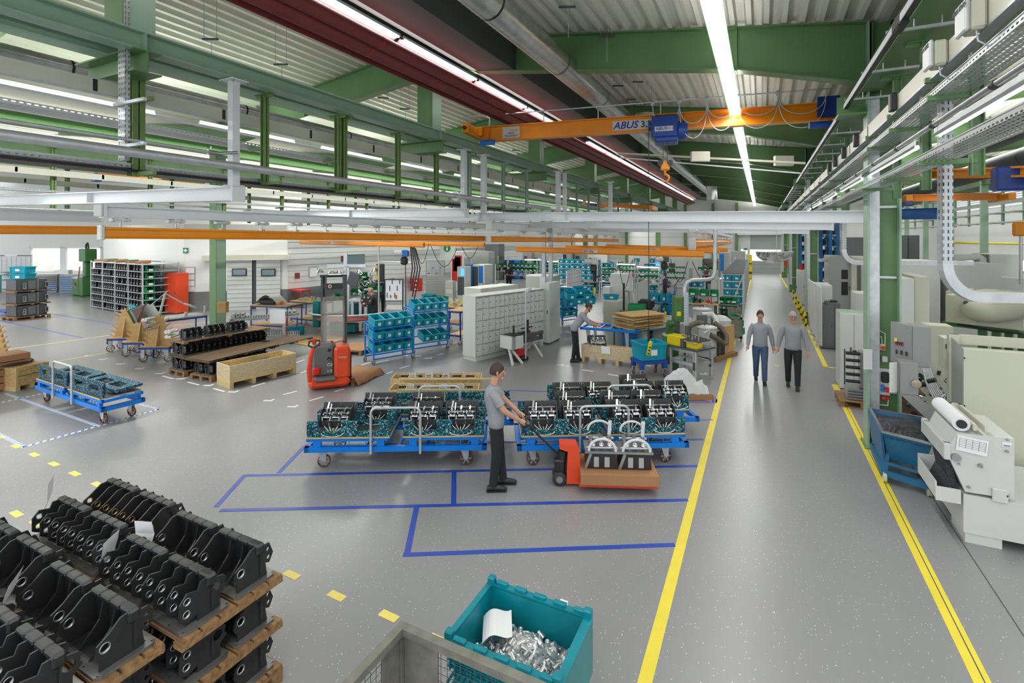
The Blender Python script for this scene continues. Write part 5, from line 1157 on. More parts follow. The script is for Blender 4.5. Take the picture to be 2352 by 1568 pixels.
for i,px in enumerate((551,617)):
 o = on_wall(px,655,oB,oC,1.1,2.62,'white_paint','sliding_door',('left' if i == 0 else 'right') + ' white ribbed sliding door with an oval window in the office wall','door',.06,None,.05)
 b = mb('black'); b.rbox(-.33,.33,-.09,-.05,1.78,2.16,.06); w_ = b.build('door_window',None,o); b = mb('window_glass'); b.box(-.28,.28,-.095,-.09,1.83,2.11); g_ = b.build('pane',None,w_); w_.rotation_euler.z = wa
 b = mb('locker_line')
 for z in [.25 + .22 * k for k in range(11)]:b.box(-.54,.54,-.056,-.05,z,z + .012)
 r_ = b.build('groove',None,o); r_.rotation_euler.z = wa
on_wall(584,655,oB,oC,.45,2.6,'dark_grey','door_2','','',.01,'structure',.005)
for px,py,l in ((682,633,'left dark red square panel on the white office side wall'),(681,634,None)):
 if l:on_wall(px,py,oC,oD,.28,.3,'duct_red','hatch_cover',l,'panel')
on_wall(719,624,oD,oE,.5,.5,'paper','wall_notice','framed plan on the ribbed wall above the assembly station','notice',.02,None,.02,'grey_wall')
on_wall(815,600,oD,oE,1.5,.8,'window_glass','window_6','','',.02,'structure',.0,'grey_wall')
on_wall(806,632,oD,oE,.3,.3,'duct_red','hatch_cover','red square panel on the ribbed wall behind the station','panel')
t_ = on_wall(28,604,G0,G1,2.3,1.15,'paper','wall_planner','large white year planner left of the window','planner',.01,None,.02)
b = mb('locker_line'); an_ = ang(G0,G1)
for k in range(9):b.box(-1.1 + k * .27,-1.09 + k * .27,-.035,-.03,.05,1.0)
for k in range(8):b.box(-1.12,1.12,-.035,-.03,.06 + .13 * k,.07 + .13 * k)
b.box(-1.1,-.4,-.035,-.03,1.04,1.1).box(.3,1.1,-.035,-.03,1.04,1.1); o = b.build('grid',None,t_); o.rotation_euler.z = an_
for (x0,x1),l in (((82,130),'left blue and grey drawer cabinet under the window'),((136,200),'right blue and grey drawer cabinet under the window')):
 p0,a,L = front((x0,672),(x1,671)); h = hgt(p0,631); t = thing('drawer_cabinet',l,'cabinet',p0,a); b = mb('machine_grey'); b.box(0,L,0,.7,0,h); b.build('cabinet_body',None,t)
 for k in range(8):b = mb('blue_mid' if k < 4 or x0 > 100 else 'machine_dark'); z = .1 + k * (h - .15) / 8; b.box(.05,L - .05,-.02,0,z,z + (h - .15) / 8 - .03); o = b.build('drawer',None,t); b = mb('alu'); b.box(.05,L - .05,-.035,-.02,z + (h - .15) / 8 - .06,z + (h - .15) / 8 - .03); b.build('handle',None,o)
p0,a,L = front((62,672),(235,668)); b = mb('white_paint'); b.T = TR(p0.x,p0.y,0,a); hz_ = hgt(p0,631); b.box(0,L,-.05,.8,hz_,hz_ + .05); one(b,'worktop',None,'continuous pale worktop over the drawer cabinets under the window','worktop')
box_at(140,625,31,.9,.25,.3,'paper','document_tray','white tray standing on the worktop under the window','tray')
p = P(50,678); t = thing('office_chair','black office chair with armrests at the far left','chair',(p.x,p.y,0),TH - .4)
b = mb('cloth_black'); b.rbox(-.3,.3,-.28,.28,.52,.64,.05); b.build('seat',None,t); b = mb('cloth_black'); b.T = TR(0,.28,.62,0,0,-.15); b.rbox(-.3,.3,-.05,.05,0,.75,.05); b.build('backrest',None,t)
b = mb('black'); b.cyl((0,0,.12),(0,0,.52),.035,n=8); [b.bar((0,0,.1),(.36 * cos(k * 1.257),.36 * sin(k * 1.257),.05),.04,.04) for k in range(5)]; b.build('base',None,t)
b = mb('black'); [b.box(x - .03,x + .03,-.18,.15,.84,.87).box(x - .02,x + .02,0,.04,.6,.84) for x in (-.34,.34)]; b.build('armrest',None,t)
for k in range(6):
 p = P(12,722); tcrate(V((p.x - .5,p.y + .3,.25 + k * .33)),TH - .1,'teal crate with a white card, %s from below in the stack at the left edge' % ORD[k],None,(2.2,1.6,1.45))
p = P(5,725); b = mb('blue_dark'); b.box(p.x - .6,p.x + .6,p.y - .1,p.y + .7,.16,.24); [b.cyl((x,p.y,.08),(x,p.y + .05,.08),.08,n=10) for x in (p.x - .5,p.x + .5)]; one(b,'dolly',None,'blue dolly under the teal crate stack at the left edge','dolly')
p0,a,L = front((0,672),(36,672)); t = thing('shelf_unit','teal steel shelf frame behind the teal crate stack','shelf',p0,a); h = hgt(p0,632); b = mb('teal_machine'); [b.box(x,x + .05,y,y + .05,0,h) for x in (0,L - .05) for y in (0,.5)]; b.build('frame',None,t); b = mb('teal_machine'); [b.box(0,L,0,.55,z,z + .04) for z in (.2,.8,1.3,h)]; b.build('shelf',None,t)
p = P(196,680); t = thing('drilling_machine','green column drilling machine standing before the left window','machine',(p.x,p.y,0),TH - .5); S = depth(p) / 1150
def up(py):return hgt(p,py)
b = mb('green_machine'); b.rbox(-.75,.1,-.4,.4,.05,up(640),.06); b.rbox(.0,.5,-.35,.35,.05,up(635),.04); b.box(-.9,.7,-.5,.5,0,.05); b.build('base',None,t)
b = mb('green_machine'); b.rbox(.12,.5,-.2,.2,up(635),up(600),.05); b.build('column',None,t); b = mb('green_machine'); b.rbox(-.1,.75,-.3,.3,up(600),up(571),.03); b.build('head',None,t)
b = mb('steel'); b.box(-.95,-.1,-.35,.35,up(640),up(637)); b.build('table',None,t); b = mb('black'); b.tube([(.1,0,up(571)),(.1,0,up(562)),(.3,0,up(558)),(.4,0,up(566)),(.38,0,up(571))],.05,8); b.cyl((-.15,0,up(640)),(-.15,0,up(612)),.06,n=8); b.build('spindle',None,t); b = mb('red'); b.tube([(-.2,-.2,up(612)),(-.22,-.25,up(635)),(-.1,-.42,up(655)),(-.35,-.45,up(648))],.03,6); b.build('hose',None,t)
def table(a_,c_,top,dep,label,mf='blue_dark',mt='wood_ply',legs=4,name='work_table',shelf=None,th=.03,lw=.035,castors=False):
 p0,a,L = front(a_,c_); h = hgt(p0,top); t = thing(name,label,'table',p0,a); b = mb(mt); b.box(-.02,L + .02,-.02,dep + .02,h - th,h); b.build('table_top',None,t)
 z0 = .16 if castors else 0
 for x in (0,L - lw):
  for y in (0,dep - lw):b = mb(mf); b.box(x,x + lw,y,y + lw,z0,h - th); b.build('leg',None,t)
 b = mb(mf); b.box(0,L,0,.03,h - th - .05,h - th).box(0,L,dep - .03,dep,h - th - .05,h - th).box(0,.03,0,dep,h - th - .05,h - th).box(L - .03,L,0,dep,h - th - .05,h - th); b.build('rail',None,t)
 for s in (shelf or ()):b = mb(mt); b.box(.01,L - .01,.01,dep - .01,s,s + .03); b.use(mf).box(0,L,0,.02,s - .03,s + .03); b.build('shelf',None,t)
 if castors:
  for x in (.06,L - .06):
   for y in (.05,dep - .05):bw,bf = MB(),MB(); castor(bw,bf,x,y,.07,.4,.035,z0); o = bw.build('castor_wheel',None,t); bf.build('fork',None,o)
 return t,p0,a,L,h
t,p0,a,L,h = table((351,822),(476,801),737,.8,'long blue framed bench with a grey top behind the casting stack','blue_dark','machine_grey')
q = loc2w(p0,a,.35,.5,h); t = thing('magnifier_lamp','white articulated magnifier lamp on the blue bench','lamp',q,a); b = mb('white_paint'); b.cyl((0,0,0),(0,0,.1),.05,n=10).bar((0,0,.1),(.15,0,.75),.05,.05).bar((.15,0,.75),(.7,0,.35),.04,.04); b.build('arm',None,t); b = mb('white_paint'); b.cyl((.85,0,.27),(.87,0,.31),.2,n=18); b.build('lamp_head',None,t)
q = loc2w(p0,a,.05,.3,h); t = thing('ring_binder','open binder with white pages standing on the left end of the blue bench','binder',q,a)
for k,m_ in enumerate(('green_machine','paper','red','paper')):b = mb(m_); b.bar((-.25 + .06 * k,0,.02),(-.42 + .06 * k,0,.42),.4,.012,V((0,1,0))); b.build('page',None,t)
b = mb('paper'); b.bar((.1,0,.02),(-.1,0,.42),.34,.012,V((0,1,0))); b.build('page',None,t)
q = loc2w(p0,a,1.6,.4,h); b = mb('white_paint'); b.cyl(q,q + V((0,0,.25)),.035,n=10); one(b,'spray_bottle',None,'white bottle standing on the blue bench','bottle')
q = loc2w(p0,a,1.0,.3,h); b = mb('glass_jar' if 'glass_jar' in M else 'cream'); b.cyl(q,q + V((0,0,.12)),.05,n=10); one(b,'jar',None,'small jar between the magnifier lamp and the white bottle','jar')
t = thing('roller_conveyor','grey two-level roller conveyor frame behind the castings','conveyor',P(532,795),0)
A0,A1 = P(534,795),P(652,786); ca_ = ang(A0,A1); cl_ = (A1 - A0).length; t.rotation_euler.z = ca_; t.matrix_basis = Matrix.Translation(A0) @ Matrix.Rotation(ca_,4,'Z'); h1,h2 = hgt(A0,732),hgt(A0,776)
for x in (0,cl_):b = mb('galv'); b.box(x - .05,x + .05,-.03,.03,0,h1 + .12).box(x - .05,x + .05,.55,.6,0,h1 + .12); b.build('upright',None,t)
for z in (h1,h2):
 b = mb('alu'); b.box(-.1,cl_ + .5,-.03,.0,z - .08,z).box(-.1,cl_ + .5,.57,.6,z - .08,z); b.build('side_rail',None,t); b = mb('alu')
 k = 0
 while k < cl_ + .4:b.cyl((k,0,z - .02),(k,.57,z - .02),.018,n=6); k += .08
 b.build('roller',None,t)
 for s0,n in ((-.05,3),(cl_ * .9 if z == h1 else .1,4)):
  for k in range(n):
   q = loc2w(A0,ca_,s0 + .14 * k,.1,z); b = mb('white_paint'); b.T = TR(q.x,q.y,q.z,ca_); b.rbox(0,.12,0,.35,0,.15,.02); b.use('dark_grey').cyl((.06,-.005,.1),(.06,.02,.1),.03,n=8); one(b,'pump_housing',None,'white housing sitting on the grey roller conveyor','housing','white housings on the roller conveyor')
q = loc2w(A0,ca_,cl_ + .1,-.06,0)
for i,(m_,o_) in enumerate((('ink_blue',0),('duct_red',.12))):
 b = mb('blue_dark' if i else 'red'); x = q.x + .5 * i; b.tube([(x,q.y,h1),(x - .06,q.y,h1 - .5),(x,q.y,h1 - .95),(x + .06,q.y,h1 - .5),(x,q.y,h1)],.012,6); one(b,'lifting_sling',None,('red' if not i else 'dark blue') + ' lifting sling hanging from the roller conveyor','sling')
box_at(637,727,16,.5,.45,.01,'paper','work_sheet','white work sheet hung on the roller conveyor','paper')
box_at(508,706,17,.3,.36,.2,'wood_ply','wall_fan','plywood board with a black reel fixed to the green column','reel')
p0,a,L = front((654,704),(693,708)); t = thing('shelf_trolley','red two-shelf steel trolley by the grey skirting wall','trolley',p0,a); h = hgt(p0,664)
for x in (0,L - .04):
 for y in (0,.5):b = mb('red'); b.box(x,x + .04,y,y + .04,.15,h); b.build('post',None,t)
for z in (.22,h - .08):b = mb('red'); b.box(0,L,0,.54,z,z + .08); b.build('tray',None,t)
for x in (.06,L - .06):bw,bf = MB(),MB(); castor(bw,bf,x,.08,.08,0,.04,.22); o = bw.build('castor_wheel',None,t); bf.build('fork',None,o)
def heap(q,w,d,h,n,label,group,ms=('cream','steel','yellow','white_paint')):
 for k in range(n):
  b = mb(ms[k % len(ms)]); x,y = q.x + rnd.uniform(-w,w),q.y + rnd.uniform(-d,d); z = q.z + rnd.uniform(.01,h) * (1 - abs(x - q.x) / w * .7); a_ = rnd.uniform(0,6.3); L_ = rnd.uniform(.05,.1)
  b.cyl((x - L_ * cos(a_),y - L_ * sin(a_),z),(x + L_ * cos(a_),y + L_ * sin(a_),z + rnd.uniform(-.02,.06)),.018,n=6); b.cyl((x,y,z),(x,y,z + .05),.028,n=6); one(b,'valve_part',None,label,'valve part',group)
t,p0,a,L,h = table((667,745),(731,752),690,.8,'blue framed table heaped with small brass and white valve parts, left of the stacker mast',shelf=(.25,),castors=True); q = loc2w(p0,a,L / 2,.4,h); heap(q,.5,.3,.14,40,'small brass and white valve part heaped on the table left of the stacker mast','valve parts on the table left of the mast')
t,p0,a,L,h = table((575,762),(660,766),700,.9,'blue framed table with a machine hood beside the conveyor',shelf=(.25,),castors=True); q = loc2w(p0,a,.6,.4,h)
b = mb('white_paint'); b.T = TR(q.x,q.y,q.z,a); n = 10; vs = [(x,y,.35 * sin(pi * k / n) + .02) for y in (-.3,.3) for k in range(n + 1) for x in (-.5 + k / n,)]; b.add(vs,[(i,i + 1,n + 2 + i,n + 1 + i) for i in range(n)],True); b.use('black').rbox(-.35,.35,-.25,.25,.01,.2,.04); b.use('orange').rbox(.2,.5,-.2,.1,.01,.12,.03); one(b,'machine_hood',None,'curved white machine hood with black and orange innards on a blue table','hood')
b = mb('teal'); p = P(690,768); b.T = TR(p.x,p.y,0,TH + .3); b.rbox(-.6,.1,0,.45,0,.3,.02); one(b,'flat_crate',None,'flat teal crate on the floor behind the conveyor slings','crate')
def flat_sheet(a_,b_,c_,h,label,m='cardboard',name='cardboard_sheet',pal=False):
 p0,an,L,Dp = quad(a_,b_,c_)
 if pal:flat_pallet(0,L,0,Dp,.144,'wooden pallet under the brown paper ' + pal,feet=True,org=p0,rz=an); h0 = .146
 else:h0 = .004
 b = mb(m); b.T = TR(p0.x,p0.y,0,an); b.box(-.01,L + .01,-.01,Dp + .01,h0,h0 + h); return one(b,name,None,label,'sheet')
flat_sheet((660,786),(718,797),(800,780),.03,'brown ribbed mat on the floor behind the stacker','wood_ply','floor_mat')
flat_sheet((798,802),(830,817),(872,800),.01,'brown cardboard over a pallet behind the blue rack',pal='behind the blue rack')
flat_sheet((835,768),(850,776),(905,766),.01,'brown cardboard sheet under the standing worker','wood_box')
flat_sheet((725,750),(735,757),(790,752),.01,'brown cardboard scrap under the assembly station')
p0,an,L,Dp = quad((797,862),(814,886),(874,858)); flat_pallet(0,L * .9,0,Dp,.144,'pallet on the forks of the red stacker',feet=True,org=p0,rz=an); b = mb('cardboard'); b.T = TR(p0.x,p0.y,0,an); n = 8
vs = [];
for i in range(n + 1):
 x = L * i / n; w_ = .02 * sin(i * 2.1); vs += [(x,-.12 - .02 * sin(i),.02 + .03 * (i % 2)),(x,-.04,.12 + w_ * .5),(x,.0,.17 + w_ * .3),(x,Dp,.165)]
b.add(vs,[(i * 4 + j,i * 4 + j + 1,i * 4 + j + 5,i * 4 + j + 4) for i in range(n) for j in range(3)],True); o = one(b,'packing_paper',None,'brown packing paper draped over the pallet on the stacker forks','paper'); o.modifiers.new('thick','SOLIDIFY').thickness = .004
# ================================================================== middle: stacker, lockers, racks, benches
p = P(748,890); sa = ang(P(712,893),P(800,884)) ; t = thing('pallet_stacker','red and grey pedestrian stacker with tall mast and clear guard','stacker',(p.x,p.y,0),sa)
z_ = depth(p); k_ = z_ / 1150
def X_(px):return (px - 748) * k_
b = mb('red_orange'); b.rbox(X_(711),X_(800),-.25,.45,.04,.26,.08); b.build('chassis',None,t)
b = mb('red_orange'); b.rbox(X_(766),X_(801),-.2,.42,.22,.98,.06)
for k in range(3):b.box(X_(775),X_(797),-.205,-.2,.83 + k * .045,.845 + k * .045)
b.build('battery_cover',None,t)
b = mb('machine_dark'); b.rbox(X_(716),X_(770),-.02,.40,.24,1.05,.08); b.rbox(X_(724),X_(770),-.30,.05,.22,.30,.03); b.build('cover',None,t)
b = mb('red'); b.rbox(X_(720),X_(737),-.12,.0,.32,.52,.04); b.build('knee_pad',None,t)
text_mesh('L12',.075,TR(X_(757),-.025,.40,0,0,pi / 2),'paper',.002,'lettering',t); text_mesh('Linde',.05,TR(X_(757),-.025,.53,0,0,pi / 2),'paper',.002,'lettering',t)
b = mb('paper'); b.tube([(X_(757) + .055 * cos(a),-.03,.535 + .05 * sin(a)) for a in [k * pi / 8 for k in range(9)]],.007,5); b.build('emblem',None,t)
text_mesh('STAPLER',.05,TR(X_(784),-.206,.74,0,0,pi / 2),'tape_pale_yellow',.002,'lettering',t)
b = mb('black'); b.cyl((X_(756),-.03,.68),(X_(756),.0,.68),.05,n=14).rbox(X_(752),X_(760),-.03,0,.86,.93,.01); b.use('steel').cyl((X_(756),-.06,.67),(X_(756),-.03,.67),.018,n=8); b.build('key_switch',None,t)
b = mb('red'); b.cyl((X_(762),.1,1.04),(X_(762),.1,1.10),.03,n=10); b.build('stop_button',None,t)
b = mb('red_orange'); b.tube([(X_(714),-.25,.25),(X_(713),-.32,.55),(X_(716),-.36,.85),(X_(722),-.38,1.08)],[.05,.055,.05,.045],8); b.build('tiller_arm',None,t)
b = mb('black'); b.tube([(X_(714),-.42,1.22),(X_(712),-.42,1.12),(X_(722),-.4,1.06),(X_(733),-.42,1.12),(X_(735),-.42,1.22),(X_(714),-.42,1.22)],.022,6); b.use('red').rbox(X_(719),X_(728),-.46,-.38,1.14,1.27,.02).rbox(X_(734),X_(737),-.44,-.40,1.10,1.22,.01); b.build('tiller_head',None,t)
mh = hgt(p,637)
for a_,c_ in ((738,751),(787,797)):b = mb('dark_grey'); b.box(X_(a_),X_(a_) + .05,.35,.5,.05,mh).box(X_(c_) - .05,X_(c_),.35,.5,.05,mh).box(X_(a_),X_(c_),.48,.5,.05,mh); b.build('mast_profile',None,t)
b = mb('black'); b.rbox(X_(735),X_(797),.36,.5,mh - .03,mh + .03,.02); b.box(X_(741),X_(790),.36,.44,mh - .32,mh - .18); b.build('mast_crossbar',None,t); b = mb('paper'); b.cyl((X_(758),.355,mh - .25),(X_(758),.36,mh - .25),.045,n=14); b.use('red').cyl((X_(758),.35,mh - .25),(X_(758),.355,mh - .25),.03,n=14); b.build('warning_sticker',None,t)
b = mb('mesh_glass'); b.box(X_(738),X_(791),.30,.305,1.05,mh - .55); b.build('guard_screen',None,t); b = mb('cage_steel'); b.box(X_(738),X_(741),.29,.31,1.05,mh - .5).box(X_(788),X_(791),.29,.31,1.05,mh - .5).box(X_(738),X_(791),.29,.31,mh - .6,mh - .5).box(X_(738),X_(791),.29,.31,mh - .95,mh - .92); b.build('guard_frame',None,t)
b = mb('black'); b.tube([(X_(802),.1,.1),(X_(803),.1,.7),(X_(799),.1,.75)],.03,6); b.rbox(X_(800),X_(805),.0,.4,.04,.3,.02); b.build('fork_carriage',None,t)
b = mb('rubber'); [b.cyl((X_(x),-.05,.06),(X_(x),.05,.06),.06,n=12) for x in (725,790)]; b.build('drive_wheel',None,t)
def flow_rack(a_,c_,top,label,n,crates,dep=.55):
 p0,a,L = front(a_,c_); h = hgt(p0,top); t = thing('crate_trolley',label,'trolley',p0,a); r = .018
 for x in (0,L):
  for y in (0,dep):b = mb('blue_cart'); b.box(x - r,x + r,y - r,y + r,.12,h if y else h - .1); b.build('post',None,t)
 lv = [.28,.28 + (h - .3) * .42,.28 + (h - .3) * .82]
 for z in lv:b = mb('blue_cart'); b.bar((0,0,z),(L,0,z),.03,.035).bar((0,dep,z + .12),(L,dep,z + .12),.03,.035).bar((0,0,z),(0,dep,z + .12),.03,.03).bar((L,0,z),(L,dep,z + .12),.03,.03); b.build('shelf_rail',None,t)
 b = mb('blue_cart'); b.bar((0,0,.15),(L,0,.15),.035,.035).bar((0,dep,.15),(L,dep,.15),.035,.035); b.build('base_rail',None,t)
 for x in (0,L):
  for y in (0,dep):bw,bf = MB(),MB(); castor(bw,bf,x,y,.065,.3,.03,.14); o = bw.build('castor_wheel',None,t); bf.build('fork',None,o)
 for li,z in enumerate(lv):
  for k in range(n):
   if not crates(li,k):continue
   w = L / n; q = loc2w(p0,a,w * k + .01,-.02,z + .03); tcrate(q,a,'teal crate in the %s tier of the %s, place %d from the left' % (('bottom','middle','top')[li],label,k + 1) if False else label.split(',')[1].strip() + ', %s row, %s from left' % (('bottom','middle','top')[li],ORD[k]),None,(w * .95 / .4,1.5,1.15),R(14))
 return t
flow_rack((858,838),(948,822),742,'left blue tube rack on castors, teal crate in the left blue tube rack',4,lambda l,k:True)
flow_rack((950,832 - 20),(1028,800),700,'right blue tube rack on castors, teal crate in the right blue tube rack',4,lambda l,k:not (l == 0 and k == 0))
p0,a,L = front((1093,831),(1248,793)); p0_ = P(1058,828); h = hgt(p0,682); Dp = .55
t = thing('locker_bank','long pale grey locker bank with small doors, seen at a slant in mid hall','lockers',p0,a); b = mb('locker'); b.box(-.02,L,0,Dp,.12,h).box(-.02,L + .02,-.02,Dp,h,h + .02).box(.02,L * .42,.02,Dp,0,.12); b.build('locker_body',None,t)
b = mb('locker'); [b.bar((x,.1,0),(x,.1,.12),.05,.05,V((0,1,0))) for x in (L * .6,L * .8,L - .1)]; b.build('foot',None,t)
cols = [0,.085,.17,.255,.32,.385,.45,.515,.58,.645,.71,.78,.85,.92,1.0]; rows = 6; rh = (h - .16) / rows; rows = 5; rh = (h - .16) / rows
for i in range(14):
 for j in range(rows):
  b = mb('locker'); x0,x1 = cols[i] * L + .008,cols[i + 1] * L - .008; z0,z1 = .14 + j * rh + .008,.14 + (j + 1) * rh - .008; b.box(x0,x1,-.016,0,z0,z1); o = b.build('door',None,t); b = mb('black'); xm = x0 + .03; b.cyl((xm,-.026,(z0 + z1) / 2),(xm,-.016,(z0 + z1) / 2),.014,n=8); b.build('lock',None,o)
b = mb('locker_line'); b.box(0,L,-.004,0,.13,h); b.build('gap',None,t)
b = mb('teal');
for i in range(14):
 for j in range(1,rows + 1):
  if (i * 7 + j * 3) % 5 < 3:x = (cols[i] + cols[i + 1]) / 2 * L; b.box(x - .08,x + .08,-.018,-.016,.14 + j * rh - .03,.14 + j * rh - .015)
b.build('tape_strip',None,t)
cabinet((1246,790),(1262,786),650,1.0,'tall pale grey cabinet closing the far end of the locker bank','locker')
cabinet((1104,760),(1190,742),663,.9,'low grey cabinet with glossy white top behind the locker bank','locker',base=.02)
cabinet((1230,745),(1262,740),632,.6,'pale grey cabinet left of the perforated column post behind the lockers','locker')
cabinet((1253,748),(1272,770),636,.1,'narrow side of the glass-door cabinet beside the yellow roll','locker')
t,p0,a,L,h = cabinet((1267,770),(1285,757),635,1.0,'tall cabinet with dark glass door full of teal items behind the lockers','locker',doors=1,md='window_glass')
for px,py,top,r,m_,l in ((1254,768,697,.11,'yellow','yellow foam roll standing upright behind the lockers'),(1260,766,690,.1,'white_paint','white roll standing behind the yellow roll'),(1265,770,730,.1,'green_bin','shorter teal-green roll standing beside the yellow roll')):
 p = P(px,py); b = mb(m_); b.cyl(p,V((p.x,p.y,hgt(p,top))),r,n=14); one(b,'foam_roll',None,l,'roll')
box_at(1246,655,17.5,.2,.6,.01,'paper','notice_sheet','white notice sheets taped to the cabinet at the locker end','paper')
for px,l in ((1249,'left perforated grey post rising behind the lockers to the crane tracks'),(1265,'right perforated grey post rising behind the lockers')):
 p = P(px,775); b = mb('perf_z'); b.box(p.x - .07,p.x + .07,p.y - .05,p.y + .05,0,4.4); one(b,'cable_post',None,l,'cable tray')
p0,a,L = front((1178,838),(1250,818)); h = hgt(p0,775); t = thing('machine_stand','white and black test stand on angled legs with a lamp post, right of the lockers','stand',p0,a)
b = mb('white_paint'); b.box(.0,.45,0,.05,.42,h).box(.0,.12,0,.5,.42,h); [b.bar((x,y,0),(.08 if x < .5 else L - .3,.25,.5),.06,.05,V((0,1,0))) for x,y in ((-.05,-.05),(.3,-.1),(L - .1,.0),(L - .4,.5))]; b.build('leg_frame',None,t)
b = mb('dark_grey'); b.box(.1,L,.05,.6,.52,.58).box(.1,L,.55,.6,.52,h - .05).box(L - .1,L,.05,.12,.52,h).box(.3,L,.03,.1,h - .1,h); b.build('trough',None,t)
b = mb('black'); b.box(.1,.45,.1,.5,h - .02,h + .01); b.cyl((.25,.2,h),(.25,.2,h + .28),.03,n=8).cyl((L * .7,.3,h),(L * .7,.3,h + .35),.04,n=8).bar((L * .5,.3,h + .12),(L * .85,.3,h + .12),.05,.03); b.build('gauge',None,t)
b = mb('galv'); b.cyl((.5,-.05,.1),(.5,-.05,hgt(p0,672)),.02,n=8); b.build('lamp_post',None,t); b = mb('white_paint'); b.T = TR(.55,-.05,hgt(p0,672),0,-.5); b.rbox(-.06,.2,-.05,.05,-.04,.04,.02); b.build('lamp_head',None,t)
b = mb('red'); b.rbox(.35,.65,.1,.35,.12,.38,.04); b.use('black').rbox(.3,.75,.05,.4,.0,.12,.02); b.use('red').cyl((L * .62,.1,h - .02),(L * .72,.1,h),.03,n=8); b.build('pump',None,t)
flow_rack((1292,745),(1325,740),675,'blue tube rack with loose crates, teal crate in the blue rack behind the bending worker',2,lambda l,k:True,.9)
for k,(px,py) in enumerate(((1302,690),(1318,700),(1322,680),(1337,690),(1345,700),(1300,705))):
 tcrate(W(px,py,16.4 + .1 * k),TH + .3,'teal crate tipped on the pile behind the bending worker','loose teal crates piled on the blue rack',(.9,1,1.1),.3)
r = crate((1331,822),(1336,829),(1462,846),790,'open strand-board crate with clear film lining in front of the bending worker','strand_pale',True,.14)
t,p0,an,L,Dp,h = r; b = mb('plastic_film'); b.box(-.01,L,-.014,-.01,.16,h + .03); b.build('film',None,t)
b = mb('paper'); b.T = TR(p0.x,p0.y,0,an); b.box(L * .38,L * .54,-.03,-.02,h * .62,h + .02); one(b,'delivery_note',None,'white sheet hung over the front of the film-lined crate','paper')
blue_cart(P(1332,800),front((1332,800),(1464,812),0,True)[1],front((1332,800),(1464,812),0,True)[2],1.0,'empty bright blue cart frame behind the film-lined crate',None,.62,(),(),.82)
put_unit(W(1372,797,14.6),TH,'dark gear unit hanging over the film-lined crate before the worker',1.0)
p = P(1490,862); t = thing('dolly','dark blue four-wheeled dolly under the teal container with the pendant','dolly',(p.x,p.y,0),TH + .25)
b = mb('blue_dark'); b.box(-.38,.38,-.28,.28,.36,.44); [b.box(x - .05,x + .05,y - .05,y + .05,.22,.36) for x in (-.32,.32) for y in (-.22,.22)]; b.build('frame',None,t)
for x in (-.32,.32):
 for y in (-.22,.22):bw,bf = MB(),MB(); castor(bw,bf,x,y,.10,1.3,.045,.23); o = bw.build('castor_wheel',None,t); bf.build('fork',None,o)
o = tcrate(loc2w(p,TH + .25,-.36,-.27,.45),TH + .25,'large open teal container on the dark blue dolly by the yellow-topped table',None,(1.8,1.8,2.1))
b = mb('dark_grey'); b.T = TR(p.x,p.y,0,TH + .25); b.box(-.25,.25,-.2,.2,.44,.452); one(b,'rubber_mat',None,'dark mat between the dark blue dolly and its teal container','mat')
t,p0,a,L,h = table((1409,795),(1455,808),748,2.2,'long teal framed bench with blue panel carrying wooden boards','teal_machine','machine_grey'); b = mb('blue_mid'); b.box(.2,L - .1,.2,.24,.05,h - .1); b.build('panel',None,t)
for k in range(9):
 b = mb('wood_ply' if k % 3 else 'wood_box'); q = loc2w(p0,a,L * .5 + .04 * ((k * 7) % 3 - 1),.75 + .05 * ((k * 5) % 3 - 1),h + .002 + .05 * k); b.T = TR(q.x,q.y,q.z,a + .06 * ((k * 3) % 4 - 1)); b.box(-L * .52,L * .5,-.75,.65,0,.02 if k % 2 else .035); one(b,'wooden_board',None,'plywood board, %s in the pile on the teal bench' % ('lowest','second','third','fourth','fifth','sixth','seventh','eighth','topmost')[k],'board')
t,p0,a,L,h = cabinet((1485,765),(1500,790),722,1.5,'grey workshop bench cabinet with blue drawers right of the board pile','machine_grey',doors=1,md='machine_grey')
p0,a,L = front((1487,800),(1521,745)); h = hgt(p0,738); t = thing('workbench','long grey topped workbench with blue drawers behind the hanging pendant','workbench',p0,a); b = mb('alu'); b.box(0,L,0,.8,h - .05,h); b.build('bench_top',None,t)
for k in range(4):b = mb('galv'); x = .1 + k * (L - .3) / 3.4; b.box(x,x + .08,0,.7,0,h - .05); b.build('leg',None,t)
for k in range(3):
 for j in range(4):b = mb('blue_mid'); x = .25 + k * (L - .3) / 3.4; b.box(x,x + .9,.02,.05,.1 + j * .18,.25 + j * .18); b.build('drawer',None,t)
b = mb('iron'); q = loc2w(p0,a,L * .6,.4,h); b.T = TR(q.x,q.y,q.z,0); b.rbox(-.25,.25,-.2,.2,0,.38,.06); b.cyl((-.3,0,.2),(.3,0,.2),.1,n=12); one(b,'gearbox',None,'dark gearbox standing on the long grey workbench','gearbox')
q = loc2w(p0,a,L * .35,.3,h); gbin(q,a,'green bin on the long grey workbench','green bins on the grey workbench',2)
p = P(1543,848); t = thing('belt_grinder','green belt grinding machine on a pedestal beside the vertical cable tray','machine',(p.x,p.y,0),TH); k_ = depth(p) / 1150
def G_(px):return (px - 1543) * k_
b = mb('green_machine'); b.rbox(G_(1528),G_(1558),-.1,.35,0,.95,.05); b.build('pedestal',None,t); b = mb('green_machine'); b.rbox(G_(1549),G_(1571),-.1,.25,hgt(p,738),hgt(p,680),.02); b.build('head_cover',None,t)
zc = hgt(p,742); zd = hgt(p,758); xm = G_(1536); r_ = .105; b = mb('green_machine'); b.cyl((xm,-.2,zc),(xm,-.08,zc),r_,n=20).cyl((xm,-.2,zd),(xm,-.08,zd),r_,n=20).box(xm - r_,xm + r_,-.2,-.08,zd,zc); b.build('belt_guard',None,t)
